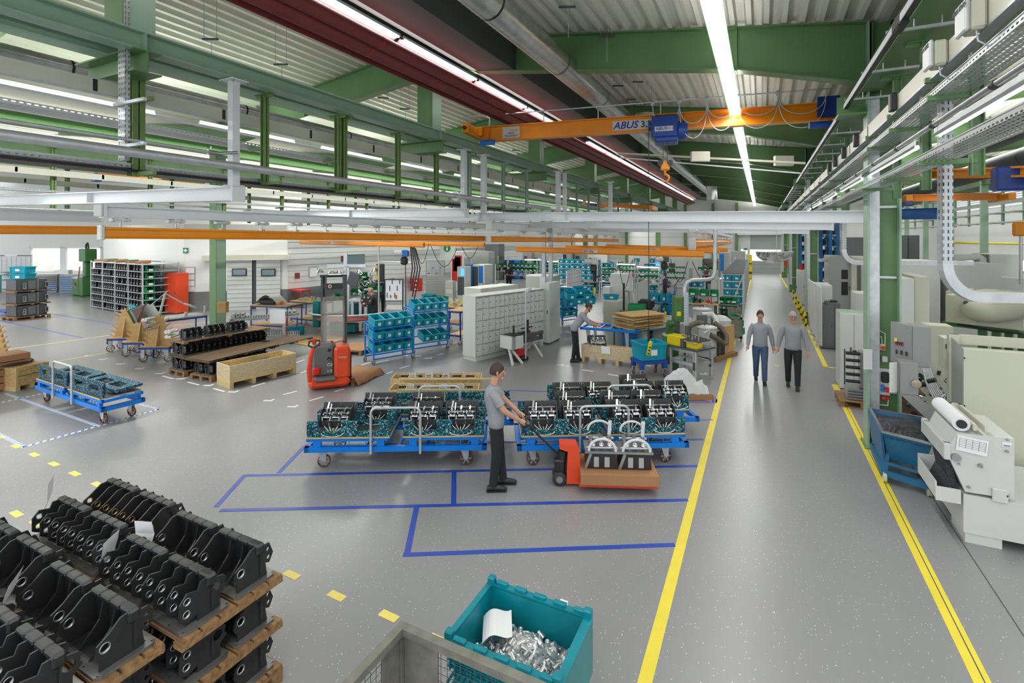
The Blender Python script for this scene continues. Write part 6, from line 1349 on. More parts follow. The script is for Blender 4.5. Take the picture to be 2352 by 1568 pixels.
b = mb('dark_grey'); b.rbox(G_(1545),G_(1560),-.1,.25,.93,hgt(p,736),.04); b.build('arm',None,t); b = mb('yellow'); b.box(G_(1552),G_(1561),-.11,-.10,hgt(p,724),hgt(p,714)); b.use('red').cyl((G_(1555),-.13,hgt(p,689)),(G_(1555),-.1,hgt(p,689)),.03,n=10); b.build('control',None,t)
p = P(1558,850); b = mb('perf_z'); top_ = hgt(p,645); b.box(p.x + .14,p.x + .26,p.y,p.y + .06,0,top_ - .3); one(b,'cable_riser',None,'perforated grey riser beside the green grinding machine','cable tray')
q0,q1,q2 = W(1580,645,14.5),W(1560,648,14.5),W(1640,641,14.8); b = mb('galv')
b.tube([W(1573,860,14.5) if False else W(1573,700,14.5),W(1573,660,14.5),W(1578,648,14.5),W(1588,643,14.5),W(1625,642,14.6),W(1637,638,14.7),W(1642,625,14.7),W(1643,520,14.7)],.06,8); one(b,'cable_riser',None,'grey cable riser bent like an S above the white dust extractors','cable tray')
p0,a,L = front((1533,862),(1598,880)); h = hgt(p0,790); Dp = .75; t = thing('fixture_table','aluminium profile table carrying a yellow and black clamping fixture','table',p0,a)
b = mb('dark_grey'); b.box(-.05,L + .05,-.05,Dp,h - .04,h); b.build('table_top',None,t)
for x in (0,L - .09):
 for y in (0,Dp - .09):
  b = mb('alu'); b.rbox(x,x + .09,y,y + .09,0,h - .04,.008); o = b.build('leg',None,t); b = mb('locker_line'); b.box(x + .03,x + .036,y - .002,y,.05,h - .05).box(x + .055,x + .061,y - .002,y,.05,h - .05); b.use('dark_grey').box(x + .01,x + .08,y - .01,y,.3,.5); b.build('profile_groove',None,o)
b = mb('alu')
for z in (.38,h - .12):b.box(.09,L - .09,.02,.07,z,z + .08).box(.09,L - .09,Dp - .07,Dp - .02,z,z + .08).box(.02,.07,.09,Dp - .09,z,z + .08).box(L - .07,L - .02,.09,Dp - .09,z,z + .08)
b.build('cross_rail',None,t)
ft = thing('clamping_fixture','yellow clamping fixture with black slide rails on the aluminium table','fixture',loc2w(p0,a,0,0,h),a)
b = mb('yellow'); b.rbox(-.02,L * .55,.0,.32,0,.25,.01).rbox(L * .62,L - .02,.05,.3,0,.16,.01).rbox(.1,L * .5,.45,.7,0,.22,.01); b.build('cover_box',None,ft)
b = mb('dark_grey'); b.rbox(L * .5,L * .6,-.05,.1,-.0,.22,.01).rbox(L * .35,L * .5,.3,.4,.2,.5,.01).box(L * .35,L,.1,.6,.16,.20); [b.bar((L * .4,y,.26),(L,y,.22),.03,.03) for y in (.15,.3,.45)]; b.build('slide_rail',None,ft)
b = mb('steel'); [b.cyl((L * .55 + .06 * k,.15 + .04 * (k % 3),.2),(L * .55 + .06 * k,.15 + .04 * (k % 3),.3),.025,n=8) for k in range(7)]; b.bar((L * .6,.0,.18),(L,.05,.12),.03,.03); b.build('clamp',None,ft)
def extractor(pc,r,top,label,hz=None):
 p = P(*pc); h = hgt(p,top); t = thing('dust_extractor',label,'extractor',(p.x,p.y,0),TH); b = mb('white_paint'); b.lathe([(r * .9,.12),(r,.14),(r,h - .05)],24); b.build('drum',None,t)
 b = mb('white_paint'); b.lathe([(.001,h + .04),(r * .6,h + .035),(r * 1.06,h),(r * 1.06,h - .05),(r,h - .05)],24); b.use('black').tube([(-.08,0,h + .03),(-.05,0,h + .09),(.05,0,h + .09),(.08,0,h + .03)],.014,6); b.build('lid',None,t)
 b = mb('machine_dark'); b.rbox(r * .5,r * 1.5,.0,.3,.1,h * .8,.02); b.build('filter_box',None,t); b = mb('black'); [b.cyl((x,y,.07),(x + .05,y,.07),.07,n=12) for x,y in ((-r * .4,-r * .6),(r * .5,-r * .6),(r * 1.3,.1))]; b.build('wheel',None,t); return t,p,h
e1,p,h = extractor((1624,826),.265,750,'white drum dust extractor with a brown hose, in front of the others')
e2,p2,h2 = extractor((1612,790),.28,708,'taller white drum dust extractor behind the front one')
e3,p3,h3 = extractor((1652,775),.22,726,'small white drum dust extractor at the back by the wire cages')
b = mb('hose_brown'); z = depth(p); b.tube([W(1631,768,z - .3),W(1645,776,z - .3),W(1662,790,z - .2),W(1668,788,z - .1),W(1668,770,z),W(1655,752,z + .1),W(1640,740,z + .2)],.075,12); one(b,'suction_hose',None,'thick brown suction hose looping right of the front dust extractor','hose')
b = mb('hose_brown'); b.tube([W(1578,765,z + .1),W(1585,748,z + .1),W(1600,741,z + .2),W(1614,742,z + .3),W(1618,750,z + .3)],.075,12); one(b,'suction_hose',None,'brown suction hose arching behind the yellow fixture','hose')
b = mb('white_paint'); b.tube([W(1612,724,z + 1),W(1635,722,z + 1),W(1646,735,z + .9),W(1645,745,z + .7)],.1,12); one(b,'suction_pipe',None,'thick white pipe elbow joining the tall dust extractor','pipe')
b = mb('machine_dark'); q = W(1613,734,z + .5); b.T = TR(q.x,q.y,q.z,TH); b.rbox(-.14,.16,0,.1,-.16,.14,.01); one(b,'motor_cover',None,'dark square motor cover on the tall dust extractor','cover')
b = mb('hose_clear'); b.tube([W(1617,764,z - .35),W(1630,757,z - .35),W(1627,775,z - .35),W(1636,795,z - .35),W(1640,812,z - .3)],.02,6); one(b,'cable',None,'thin cable drooping over the front dust extractor','cable')
p0,an,L,Dp = quad((1498,905),(1508,917),(1623,917));
for k in range(2):flat_pallet(0,L,0,Dp,.144 + .13 * k,('lower' if k == 0 else 'upper') + ' pallet under the plastic bags beside the yellow line',feet=True,org=(p0.x,p0.y,.13 * k),rz=an) if k == 0 else flat_pallet(.02,L,.0,Dp,.25,'upper pallet under the plastic bags beside the yellow line',th=.1,org=p0,rz=an)
b = mb('cardboard'); b.T = TR(p0.x,p0.y,0,an); b.box(L * .1,L + .12,-.1,-.02,.01,.13); one(b,'cardboard_sheet',None,'brown cardboard along the front of the plastic-covered pallet','sheet')
b = mb('plastic_bag'); n = 18; vs = []
rr = random.Random(5)
for j in range(n + 1):
 for i in range(n + 1):
  u,v = i / n,j / n; r_ = ((u - .45) ** 2 / .16 + (v - .5) ** 2 / .2); h_ = max(0,.34 * (1 - r_)) + rr.uniform(0,.05) + .04 * sin(9 * u + 5 * v); vs.append((L * (.08 + .95 * u) + rr.uniform(-.015,.015),Dp * (-.02 + v) - (.06 if j == 0 else 0),(.26 + h_) if 0 < j else .12 + rr.uniform(0,.04)))
b.T = TR(p0.x,p0.y,0,an); b.add(vs,[(j * (n + 1) + i,j * (n + 1) + i + 1,(j + 1) * (n + 1) + i + 1,(j + 1) * (n + 1) + i) for j in range(n) for i in range(n)]); one(b,'plastic_bag',None,'crumpled clear plastic sheeting heaped on the pallet by the yellow line','plastic')
for a_,b__,c_,top,l in (((886,924),(892,942),(1099,942),896,'nearer of two long film-lined crates with hosed units behind the blue carts'),((892,897),(897,913),(1105,913),870,'farther of two long film-lined crates behind the blue carts')):
 t,p0,an,L,Dp,h = crate(a_,b__,c_,top,l,'strand_pale',True,.08); t.scale.y = 1
 for k in range(4 if 'nearer' in l else 3):
  q = loc2w(p0,an,L * (.22 + .19 * k),Dp * .5,.10); put_unit(q,an + pi,'gear unit with white hoses inside the %s long crate, %s from the left' % (l.split()[0],ORD[k]),.9)
  b = mb('hose_clear'); q = loc2w(p0,an,L * (.22 + .19 * k),Dp * .5,h - .1)
  for m_ in range(4):b.tube([q + V((-.2,0,-.1)),q + V((-.12,.02 * m_,.03 + .03 * m_)),q + V((.02,.02 * m_,.05 + .03 * m_)),q + V((.12 + .02 * m_,0,-.05))],.01,5)
  one(b,'hose_bundle',None,'white hoses arching above the gear units in the %s long crate, %s from the left' % (l.split()[0],ORD[k]),'hoses')
 b = mb('ink'); b.T = TR(p0.x,p0.y,0,an);
 for k in range(6):b.box(L * (.06 + .15 * k),L * (.06 + .15 * k) + .2,Dp - .025,Dp - .021,h - .09,h - .05)
 one(b,'printed_mark',None,'row of black print marks inside the rim of the %s long crate' % l.split()[0],'marking')
 b = mb('wood_box'); b.T = TR(p0.x,p0.y,0,an); b.box(L * .1,L * 1.12,-.05 if 'nearer' in l else -.1,-.02,h + .002,h + .03); one(b,'wooden_batten',None,'thin wooden batten lying across the %s long crate' % l.split()[0],'batten')
# ================================================================== dense assembly area in the background
def rack(a_,c_,top,dep,lv,n,label,citem,group,m='galv',fill=.9,ch=1.0,lean=0):
 p0,a,L = front(a_,c_); h = hgt(p0,top); t = thing('crate_rack',label,'rack',p0,a)
 for x in (0,L):
  for y in (0,dep):b = mb(m); b.box(x - .03,x + .03,y - .03,y + .03,0,h); b.build('upright',None,t)
 for k in range(lv):
  z = .12 + k * (h - .12) / lv; b = mb(m); b.box(0,L,0,dep,z - .03,z); b.build('shelf',None,t)
  for i in range(n):
   if rnd.random() > fill:continue
   w = L / n; q = loc2w(p0,a,w * i + .02,-.03,z + .005); tcrate(q,a,citem,group,(w * .92 / .4,min(1.9,dep / .33),(h - .12) / lv * .72 / .21 * ch),R(lean))
 return t
rack((1283,668),(1372,666),592,.6,6,7,'long rack of teal crates in the middle background, right of the hanging pale hoist','teal crate in the middle background rack','teal crates in the long background rack')
rack((1125,628),(1150,627),576,.5,4,3,'small high rack with teal crates left of the background','teal crate on the small high background rack','teal crates on the small high rack')
rack((1234,645),(1282,644),596,.5,5,4,'rack of teal crates behind the perforated posts','teal crate on the rack behind the perforated posts','teal crates behind the perforated posts')
rack((1374,668),(1412,668),600,.5,5,3,'narrow rack of teal crates behind the man in black','teal crate on the narrow rack behind the man in black','teal crates on the narrow rack')
rack((1455,668),(1528,668),590,.5,6,6,'rack of teal crates behind the bench lamps','teal crate in the rack behind the bench lamps','teal crates behind the bench lamps',fill=.7)
rack((1491,745),(1538,750),668,.6,3,2,'blue tube rack with teal crates behind the long grey workbench','teal crate in the blue rack behind the grey workbench','teal crates behind the grey workbench',m='blue_cart')
rack((1573,700),(1618,700),640,.5,3,3,'low rack of teal crates behind the bent cable riser','teal crate on the low rack behind the bent riser','teal crates on the low rack')
p0 = P(1659,722); q0 = P(1703,722); a = ang(p0,q0); L = (q0 - p0).length; h = hgt(p0,628); far = P(1716,655); D_ = (far - q0).length; ad = ang(q0,far)
t = thing('flow_rack','long grey roller flow rack full of teal crates beside the aisle','rack',p0,ad - pi / 2)
for y in [D_ * k / 6 for k in range(7)]:
 for x in (0,L):b = mb('galv'); b.box(x - .04,x + .04,y - .04,y + .04,0,h + .25 * (y / D_)); b.build('upright',None,t)
for k in range(6):
 z = .25 + k * (h - .25) / 5; b = mb('galv'); b.box(0,L,0,D_,z - .05,z); b.build('shelf',None,t)
 if k == 5:
  b = mb('trough')
  for i in range(40):b.cyl((0,i * D_ / 40,z + .02),(L,i * D_ / 40,z + .02),.03,n=6)
  b.build('roller',None,t); continue
 for j in range(12):
  M_ = t.matrix_basis @ V((L - .5,.05 + j * D_ / 12,z + .01)); tcrate(M_,ad - pi / 2,'teal crate on the aisle side of the long roller flow rack','teal crates along the aisle side of the flow rack',(1.15,D_ / 12 * .85 / .3,(h - .25) / 5 * .7 / .21))
 for j in range(2):
  M_ = t.matrix_basis @ V((.05 + j * L * .42,.02,z + .01)); tcrate(M_,ad - pi / 2,'teal crate in the near end of the long roller flow rack','teal crates in the near end of the flow rack',(L * .38 / .4,1.2,(h - .25) / 5 * .75 / .21))
b = mb('galv'); b.bar((L * .4,-.05,.3),(L,-.05,h),.05,.03,V((0,1,0))); b.build('brace',None,t)
def station(a_,c_,top,bins,label,glab,lamp=None,shelf_h=.55,mt='machine_grey',rows=2,dep=.7):
 p0,a,L = front(a_,c_); h = hgt(p0,top); h = min(max(h,.7),1.1); t = thing('assembly_bench',label,'bench',p0,a); b = mb(mt); b.box(0,L,0,dep,h - .05,h); b.build('bench_top',None,t)
 for x in (0,L - .05):b = mb('white_paint'); b.box(x,x + .05,dep * .6,dep * .6 + .05,0,h + 1.1).box(x,x + .05,0,.05,0,h - .05); b.build('leg',None,t)
 b = mb('white_paint'); [b.box(0,L,dep * .6,dep,h + .25 + .3 * k,h + .27 + .3 * k) for k in range(rows)]; b.build('bin_shelf',None,t)
 for k in range(rows):
  for i in range(bins):q = loc2w(p0,a,L * (i + .1) / bins,dep * .55,h + .275 + .3 * k); gbin(q,a,'green bin on the shelves of the ' + glab,'green bins of the ' + glab,L / bins * .8 / .2)
 for k in range(int(6 * L)):
  b = mb(rnd.choice(('steel','dark_grey','cream','teal','white_paint','black','red'))); w = rnd.uniform(.03,.12); q = loc2w(p0,a,rnd.uniform(.1,L - .2),rnd.uniform(.05,dep * .5),h); b.T = TR(q.x,q.y,q.z,rnd.uniform(0,3)); b.rbox(-w,w,-w * .7,w * .7,0,rnd.uniform(.06,.22),.01); b.cyl((0,0,0),(0,0,rnd.uniform(.1,.35)),w * .3,n=8); one(b,'work_part',None,'small assembly part or tool lying on the ' + glab,'part','parts on the ' + glab)
 if lamp:
  p,q = lamp; z = depth(p0) - .3; A,B = W(*p,z),W(*q,z); lt = thing('bench_lamp','glowing tube lamp over the ' + glab,'lamp',A); b = mb('white_paint'); b.bar(A + V((0,0,.06)),B + V((0,0,.06)),.2,.04); b.build('lamp_housing',None,lt,world=True); b = mb('lamp_small'); b.bar(A + V((0,0,.015)),B + V((0,0,.015)),.12,.05); b.build('tube',None,lt,world=True); b = mb('white_paint'); b.cyl((B.x,B.y,h),(B.x,B.y,B.z),.02,n=6); b.build('stand',None,lt,world=True)
station((1160,668),(1228,668),625,7,'assembly bench with two rows of green bins before the man in black seen from behind','background bench left of the posts',((1205,597),(1241,597)))
station((1255,662),(1288,662),625,5,'assembly bench behind the perforated posts','bench behind the perforated posts',((1257,601),(1286,601)))
station((1376,690),(1412,690),640,4,'assembly bench beside the tall white cabinet','bench beside the tall white cabinet')
station((1414,672),(1458,672),634,6,'assembly bench under the left bright lamp pair','bench under the left bright lamp',((1415,607),(1458,608)))
station((1460,690),(1514,690),650,6,'assembly bench under the right bright lamp','bench under the right bright lamp',((1463,613),(1513,615)))
station((1525,692),(1574,692),652,7,'assembly bench with green bins left of the bent riser','bench left of the bent riser',rows=3)
station((1575,742),(1650,748),695,3,'wooden bench with clutter in front of the long flow rack','cluttered bench before the flow rack',None,mt='wood_ply',rows=1)
station((1600,668),(1650,668),628,4,'assembly bench by the man in red','bench by the man in red',((1652,640),(1680,636)),rows=1)
station((1085,690),(1130,690),650,0,'dark machine bench before the blue door cabinet','bench before the blue-door cabinet',rows=0,mt='dark_grey')
station((1137,655),(1160,655),620,2,'small bench between the grey machines','small bench between the grey machines',rows=1)
def mbox(a_,c_,top,dep,m,name,label,cat='machine',win=None,extra=None):
 t,p0,a,L,h = cabinet(a_,c_,top,dep,label,m,name,cat,base=.02)
 if win:
  for x0,x1,z0,z1,wm in win:b = mb(wm); b.box(L * x0,L * x1,-.03,-.02,h * z0,h * z1); b.build('panel',None,t)
 return t,p0,a,L,h
mbox((1402,712),(1446,713),628,.6,'white_paint','tall_cabinet','tall plain white cabinet in the middle of the assembly area','cabinet')
mbox((1384,718),(1401,719),658,.5,'white_paint','small_cabinet','small white cabinet left of the tall plain one','cabinet')
mbox((1386,748),(1420,752),690,.7,'cream','beige_press','cream sloped press with a teal box on top behind the crate of the worker','machine')
q = P(1403,748); tcrate(V((q.x - .3,q.y + .1,hgt(q,690))),TH,'teal crate on top of the cream press',None,(1.5,1.2,1))
p = P(1440,760); t = thing('arbor_press','grey C-shaped arbor press behind the board pile','press',(p.x,p.y,0),TH); b = mb('machine_grey'); h0 = hgt(p,712); h1 = hgt(p,668); b.tube([(.15,0,h0 - .3),(.2,0,h0),(.12,0,h1),(-.1,0,h1 + .05)],[.12,.1,.09,.07],8); b.build('frame',None,t); b = mb('black'); b.cyl((-.12,0,h0),(-.12,0,h1 + .3),.04,n=8).box(-.25,.1,-.15,.15,h0 - .1,h0 - .02); b.build('ram',None,t); b = mb('teal_machine'); b.box(-.4,.5,-.3,.3,0,h0 - .1); b.build('stand',None,t)
p0,a,L = front((1465,722),(1488,706)); h = hgt(p0,650); b = mb('white_paint'); b.T = TR(p0.x,p0.y,0,a); b.box(0,L,0,.04,.4,h).use('machine_grey').box(-.02,0,-.02,.06,0,h).box(L,L + .03,-.02,.06,0,h); one(b,'partition_board',None,'slanted white partition board left of the blue crate rack','board')
p0,a,L = front((1302,690),(1336,680)); h = hgt(p0,622); t = thing('planning_board','white planning board with violet grid on a stand, left of the bending worker','board',p0,a); b = mb('paper'); b.box(0,L,0,.03,h * .15,h); b.build('board',None,t); b = mb('tape_blue_worn'); [b.box(L * u,L * u + .02,-.004,0,h * .2,h * .98) for u in (.02,.14,.26,.74,.86,.97)]; [b.box(0,L,-.004,0,h * v,h * v + .015) for v in (.2,.55,.72,.85,.97)]; b.build('grid',None,t)
for (a_,c_,top,bot,l) in (((978,690),(1022,690),598,634,'framed whiteboard with documents left of the green bins'),((940,660),(966,660),585,650,'white wall board beside the black cables'),((967,655),(1018,655),585,650,'wide white board wall with violet columns behind the information sign')):
 p0,a,L = front(a_,c_); h = hgt(p0,top); hb = hgt(p0,bot); t = thing('whiteboard',l,'board',p0,a); b = mb('paper'); b.box(0,L,0,.03,hb,h); b.build('board',None,t); b = mb('machine_grey'); [b.box(x,x + .04,-.01,.04,0,h) for x in (0,L - .04)]; b.box(0,L,-.01,.04,h - .03,h); b.build('stand',None,t)
 b = mb('tape_blue_worn'); [b.box(L * (.1 + .2 * k),L * (.22 + .2 * k),-.006,0,hb + (h - hb) * (.5 if k % 2 else .15),hb + (h - hb) * (.55 if k % 2 else .2)) for k in range(4)]; b.use('white_wall'); [b.box(L * (.06 + .2 * k),L * (.2 + .2 * k),-.005,0,hb + (h - hb) * .1,hb + (h - hb) * .45) for k in range(4)]; b.build('paper_sheet',None,t)
p0,a,L = front((978,700),(1022,700)); h = hgt(p0,634); b = mb('locker'); b.T = TR(p0.x,p0.y,0,a); b.box(0,L,0,.04,.35,h); b.use('locker_line'); [b.box(0,L,-.003,0,z * .12 + .4,z * .12 + .408) for z in range(12) if z * .12 + .4 < h]; one(b,'perforated_panel',None,'grey perforated tool panel under the framed whiteboard','panel')
p0,a,L = front((1024,705),(1040,704)); h = hgt(p0,645); b = mb('white_paint'); b.T = TR(p0.x,p0.y,0,a); b.box(0,L,0,.3,.2,h); [b.use('yellow' if k % 2 else 'paper').box(.02,L - .02,-.01,0,.3 + k * .22,.34 + k * .22 if k % 2 else .5 + k * .22) for k in range(7) if .5 + k * .22 < h]; one(b,'notice_stand',None,'white stand with yellow striped notices beside the grey tool panel','stand')
b = mb('white_paint'); q = W(1027,576,24); b.T = TR(q.x,q.y,q.z,TH); b.box(-.36,.36,-.03,0,-.38,.38); b.use('green_bin').cyl((0,-.04,.12),(0,-.03,.12),.17,n=20); b.use('paper').box(-.03,.03,-.05,-.04,.02,.16).cyl((0,-.05,.22),(0,-.04,.22),.03,n=8); one(b,'information_sign',None,'white information sign with a green round i symbol on the green column','sign')
mbox((1036,668),(1085,668),577,2.2,'white_wall','lathe','white machining centre with a red framed door behind the whiteboard','machine',((.05,.52,.25,.9,'red'),(.12,.46,.5,.86,'cream'),(.62,.92,.45,.85,'machine_grey')))
mbox((1086,655),(1114,655),578,1.5,'machine_grey','grey_machine','grey sheet hood machine right of the red-door machine','machine')
mbox((1115,642),(1146,642),560,1.0,'machine_dark','dark_machine','dark machine block under the orange cross rail','machine')
mbox((1165,625),(1196,625),562,1.0,'white_paint','white_cabinet','pale switch cabinet hanging beside the front orange cross rail','cabinet')
mbox((1157,640),(1176,640),597,.6,'blue_dark','blue_cabinet','dark blue cabinet before the pale switch cabinet','cabinet'); mbox((1177,640),(1195,640),597,.6,'blue_mid','blue_cabinet','light blue cabinet right of the dark blue one','cabinet')
mbox((1069,700),(1083,701),607,.8,'blue_mid','tool_cabinet','blue open door of the tool cabinet','cabinet'); mbox((1084,700),(1113,701),607,.9,'locker','tool_cabinet','pale tool cabinet with a bright blue inner door','cabinet',((.1,.5,.35,.95,'dark_grey'),(.55,.9,.55,.97,'blue_mid')))
mbox((1050,705),(1068,705),612,.6,'locker','computer_cabinet','open computer cabinet with a lit blue screen','cabinet',((.1,.9,.3,.75,'dark_grey'),(.5,.95,.78,.96,'screen_blue')))
mbox((1575,650),(1612,650),592,1.0,'white_paint','white_machine','large pale machine enclosure behind the chain hoists','machine',((.2,.45,.2,.6,'machine_grey'),))
mbox((1614,650),(1652,650),594,1.0,'machine_dark','screen_enclosure','dark brown tinted screen enclosure behind the man in red','machine',((.1,.9,.15,.85,'hose_brown'),))
mbox((1652,640),(1676,640),580,1.5,'machine_grey','grey_cabinet','grey cabinet with a blue side near the aisle in the distance','cabinet',((.0,.45,.3,.95,'blue_mid'),))
mbox((1678,632),(1712,632),577,2.0,'machine_grey','storage_lift','grey storage lift beside the aisle in the distance','machine',((.1,.9,.6,.66,'dark_grey'),))
mbox((1716,640),(1727,640),585,1.2,'yellow','yellow_enclosure','yellow protective screen beside the aisle near the gate','screen',((.0,1,.2,.3,'dark_grey'),(.0,1,.6,.66,'dark_grey')))
mbox((1633,672),(1648,672),620,.5,'white_paint','small_switch_cabinet','small white box on legs right of the bent riser','cabinet')
mbox((1495,655),(1520,655),590,.8,'white_paint','testing_cabinet','pale testing cabinet with a screen behind the bench lamps','cabinet',((.2,.8,.7,.9,'screen_blue'),))
for i,(x0,x1,y0,y1,m_) in enumerate(((1200,1222,575,598,'machine_grey'),(1224,1244,580,600,'white_paint'),(1290,1312,570,592,'white_paint'),(1318,1345,574,592,'machine_grey'),(1345,1395,580,596,'white_paint'),(1395,1425,600,612,'machine_dark'),(1445,1490,585,600,'white_paint'),(1530,1572,590,640,'white_paint'),(905,935,590,640,'white_paint'),(1120,1160,600,612,'black'))):
 p0,a,L = front((x0,640 if y1 < 630 else 660),(x1,640 if y1 < 630 else 660)); h = hgt(p0,y0); b = mb(m_); b.T = TR(p0.x,p0.y,0,a); b.rbox(0,L,0,1,0,h,.03); b.use('dark_grey').box(L * .15,L * .5,-.01,0,h * .5,h * .8); one(b,'machine_enclosure',None,('grey','white','pale','grey flat','wide white','dark','long white','tall white','tall pale','black')[i] + ' machine enclosure, %s in the far background' % ('beside the front orange rail end','right of the grey one','behind the pale hoist','behind the planning board','above the man in black','behind the white cabinet','above the bench lamps','between the chain hoists','behind the blue-geared hoist','behind the striped-shirt man')[i],'machine')
RC = crate_small(m='red')
for k in range(3):q = P(958,668); o = RC if k == 0 else copy_tree(RC); o.location = (q.x - .37,q.y - .3,.28 * k); o.rotation_euler.z = TH; o.scale = (2,1.3,1.3); o['label'] = ('lowest','middle','top')[k] + ' bright red crate in the stack of three by the white boards'; o['category'] = 'crate'
t,p0,a,L,h = table((951,752),(1012,757),700,.8,'blue framed table with green bins and a teal crate, left of the lockers',shelf=(.3,))
for k in range(10):q = loc2w(p0,a,.2 + (L - .5) * (k % 5) / 4,.15 + .3 * (k // 5),h + (.16 if k // 5 else 0)); gbin(q,a,'green bin on the blue table left of the lockers','green bins on the table left of the lockers',1.05)
q = loc2w(p0,a,.05,.5,h); tcrate(q,a,'teal crate with papers on the blue table left of the lockers',None,(1.1,1.2,1.8)); q = loc2w(p0,a,.1,.1,.33); tcrate(q,a,'teal crate on the lower shelf of the blue table left of the lockers',None,(1.6,1.6,1.2))
t,p0,a,L,h = table((1006,762),(1057,766),702,.8,'blue framed table heaped with brass and white valve parts beside the lockers',shelf=(.35,),castors=True); q = loc2w(p0,a,L / 2,.4,h); heap(q,.5,.35,.18,60,'small brass and white valve part heaped on the table beside the lockers','valve parts on the table beside the lockers')
t,p0,a,L,h = table((1030,790),(1058,794),712,.9,'wood topped blue trolley table cut off by the lockers',shelf=(.3,),castors=True)
t,p0,a,L,h = table((1505,668),(1550,668),650,.7,'white topped table by the slanted planning board','blue_dark','white_paint')
t,p0,a,L,h = table((1340,672),(1372,672),646,.7,'wooden table in the gap beside the planning board','blue_dark','wood_ply')
t,p0,a,L,h = table((1286,690),(1340,692),658,.6,'pale conveyor table left of the planning board','blue_dark','white_paint')
def wire_cage(a_,c_,top,dep,label,nb,s=1.6):
 p0,a,L = front(a_,c_); h = hgt(p0,top); t = thing('wire_cage',label,'cage',p0,a); b = mb('cage_steel'); [b.box(x,x + .06,y,y + .06,0,h) for x in (0,L - .06) for y in (0,dep - .06)]; b.box(0,L,0,.04,h - .06,h).box(0,L,0,.04,.1,.18).box(0,L,dep - .04,dep,h - .06,h).box(L - .04,L,0,dep,h - .06,h).box(L - .5,L,-.005,.0,.18,h - .1); b.build('frame',None,t)
 b = mb('dark_grey'); x = .05
 while x < L:b.cyl((x,.0,.15),(x,.0,h),.004,n=4); x += .07
 z = .2
 while z < h:b.cyl((0,0,z),(L,0,z),.004,n=4); z += .07
 b.build('wire_mesh',None,t)
 for k in range(nb):q = loc2w(p0,a,.1 + (L - .5) * (k % 4) / 3.2,.1 + .3 * ((k // 4) % 2),.2 + (k // 4) * .22); gbin(q,a + rnd.uniform(-.4,.4),'green bin tumbled in the ' + label.split(' beside')[0],'green bins in the ' + label.split(' beside')[0],s)
wire_cage((1640,745),(1702,748),697,.8,'upper grey wire cage of green bins beside the yellow line',16,1.5)
wire_cage((1672,782),(1704,786),727,.7,'nearer grey wire cage of green bins beside the yellow line',9,1.5)
p0,a,L = front((1665,822),(1687,815)); h = hgt(p0,750); b = mb('wood_ply'); b.T = TR(p0.x,p0.y,0,a); b.box(0,L,0,.04,.15,h).use('black').box(-.6,0,.0,.5,.1,h - .1).use('wood_pallet').box(-.7,L,-.1,.6,0,.12); one(b,'lined_box',None,'open black-lined box on a pallet by the yellow line','box')
b = mb('plastic_bag'); q = W(1662,738,17); b.T = TR(q.x,q.y,q.z); b.lathe([(.001,.2),(.12,.16),(.25,.05),(.22,-.12),(.001,-.15)],9,smooth=False); one(b,'plastic_bag',None,'white plastic bag in the black-lined box','bag')
b = mb('plastic_bag'); q = W(1608,678,22); b.T = TR(q.x,q.y,q.z); b.lathe([(.001,.3),(.3,.22),(.42,.05),(.3,-.15),(.001,-.2)],9,smooth=False); one(b,'plastic_bag',None,'white plastic sheet bundled on the bench behind the bent riser','bag')
p = P(815,765); t = thing('assembly_station','large lit assembly station with teal base and turning table behind the stacker','machine',(p.x,p.y,0),TH); k_ = depth(p) / 1150
def Q_(px):return (px - 815) * k_
def Z_(py):return hgt(p,py)
b = mb('teal_machine'); b.rbox(-.9,.1,-.2,.8,.05,.42,.04); b.rbox(Q_(722),Q_(738),-.2,.6,Z_(750),Z_(690),.03); b.rbox(Q_(800),Q_(820),.1,.4,.4,1.1,.04); b.rbox(Q_(822),Q_(850),.4,.8,.3,1.2,.03); b.build('base',None,t)
b = mb('duct_red'); b.lathe([(.001,.98),(1.25,.98),(1.3,.93),(.001,.9)],28,TR(-.2,.2,-.33)); b.build('turntable',None,t); b = mb('galv'); b.tube([(-.2 + 1.55 * cos(a),.2 + 1.3 * sin(a),.82) for a in [pi * k / 12 + pi for k in range(13)]],.03,6); b.build('guard_rail',None,t)
b = mb('alu'); b.box(Q_(790),Q_(850),-.3,-.2,.45,.62); [b.box(x,x + .1,-.1,0,.1,1.25) for x in (Q_(808),Q_(826),Q_(838))]; b.box(Q_(806),Q_(843),-.2,.5,1.22,1.3); b.box(Q_(745),Q_(835),.3,.42,Z_(615),Z_(608)); [b.box(x,x + .1,.3,.4,.4,Z_(612)) for x in (Q_(783),Q_(790))]; b.box(Q_(784),Q_(792),.25,.35,Z_(608),Z_(582)); b.build('profile_frame',None,t)
b = mb('machine_dark'); b.T = TR(Q_(814),-.1,Z_(640),0,R(18),R(10)); b.rbox(-.2,.2,-.04,.04,-.26,.26,.02); b.build('monitor',None,t)
for x,y in ((733,625),(760,628),(775,628),(822,628),(858,622)):
 b = mb('chrome'); b.T = TR(Q_(x),.1,Z_(y)); b.lathe([(.04,.12),(.15,.0),(.16,-.02)],14); b.build('lamp_shade',None,t)
 if x in (760,775,822):b = mb('lamp_small'); b.T = TR(Q_(x),.1,Z_(y + 1)); b.cyl((0,0,-.03),(0,0,.0),.1,n=12); b.build('lamp_bulb',None,t)
b = mb('red'); b.cyl((Q_(779),.3,Z_(595)),(Q_(779),.3,Z_(588)),.05,n=10).use('green_bin').cyl((Q_(779),.3,Z_(602)),(Q_(779),.3,Z_(595)),.05,n=10); b.build('signal_light',None,t)
b = mb('steel')
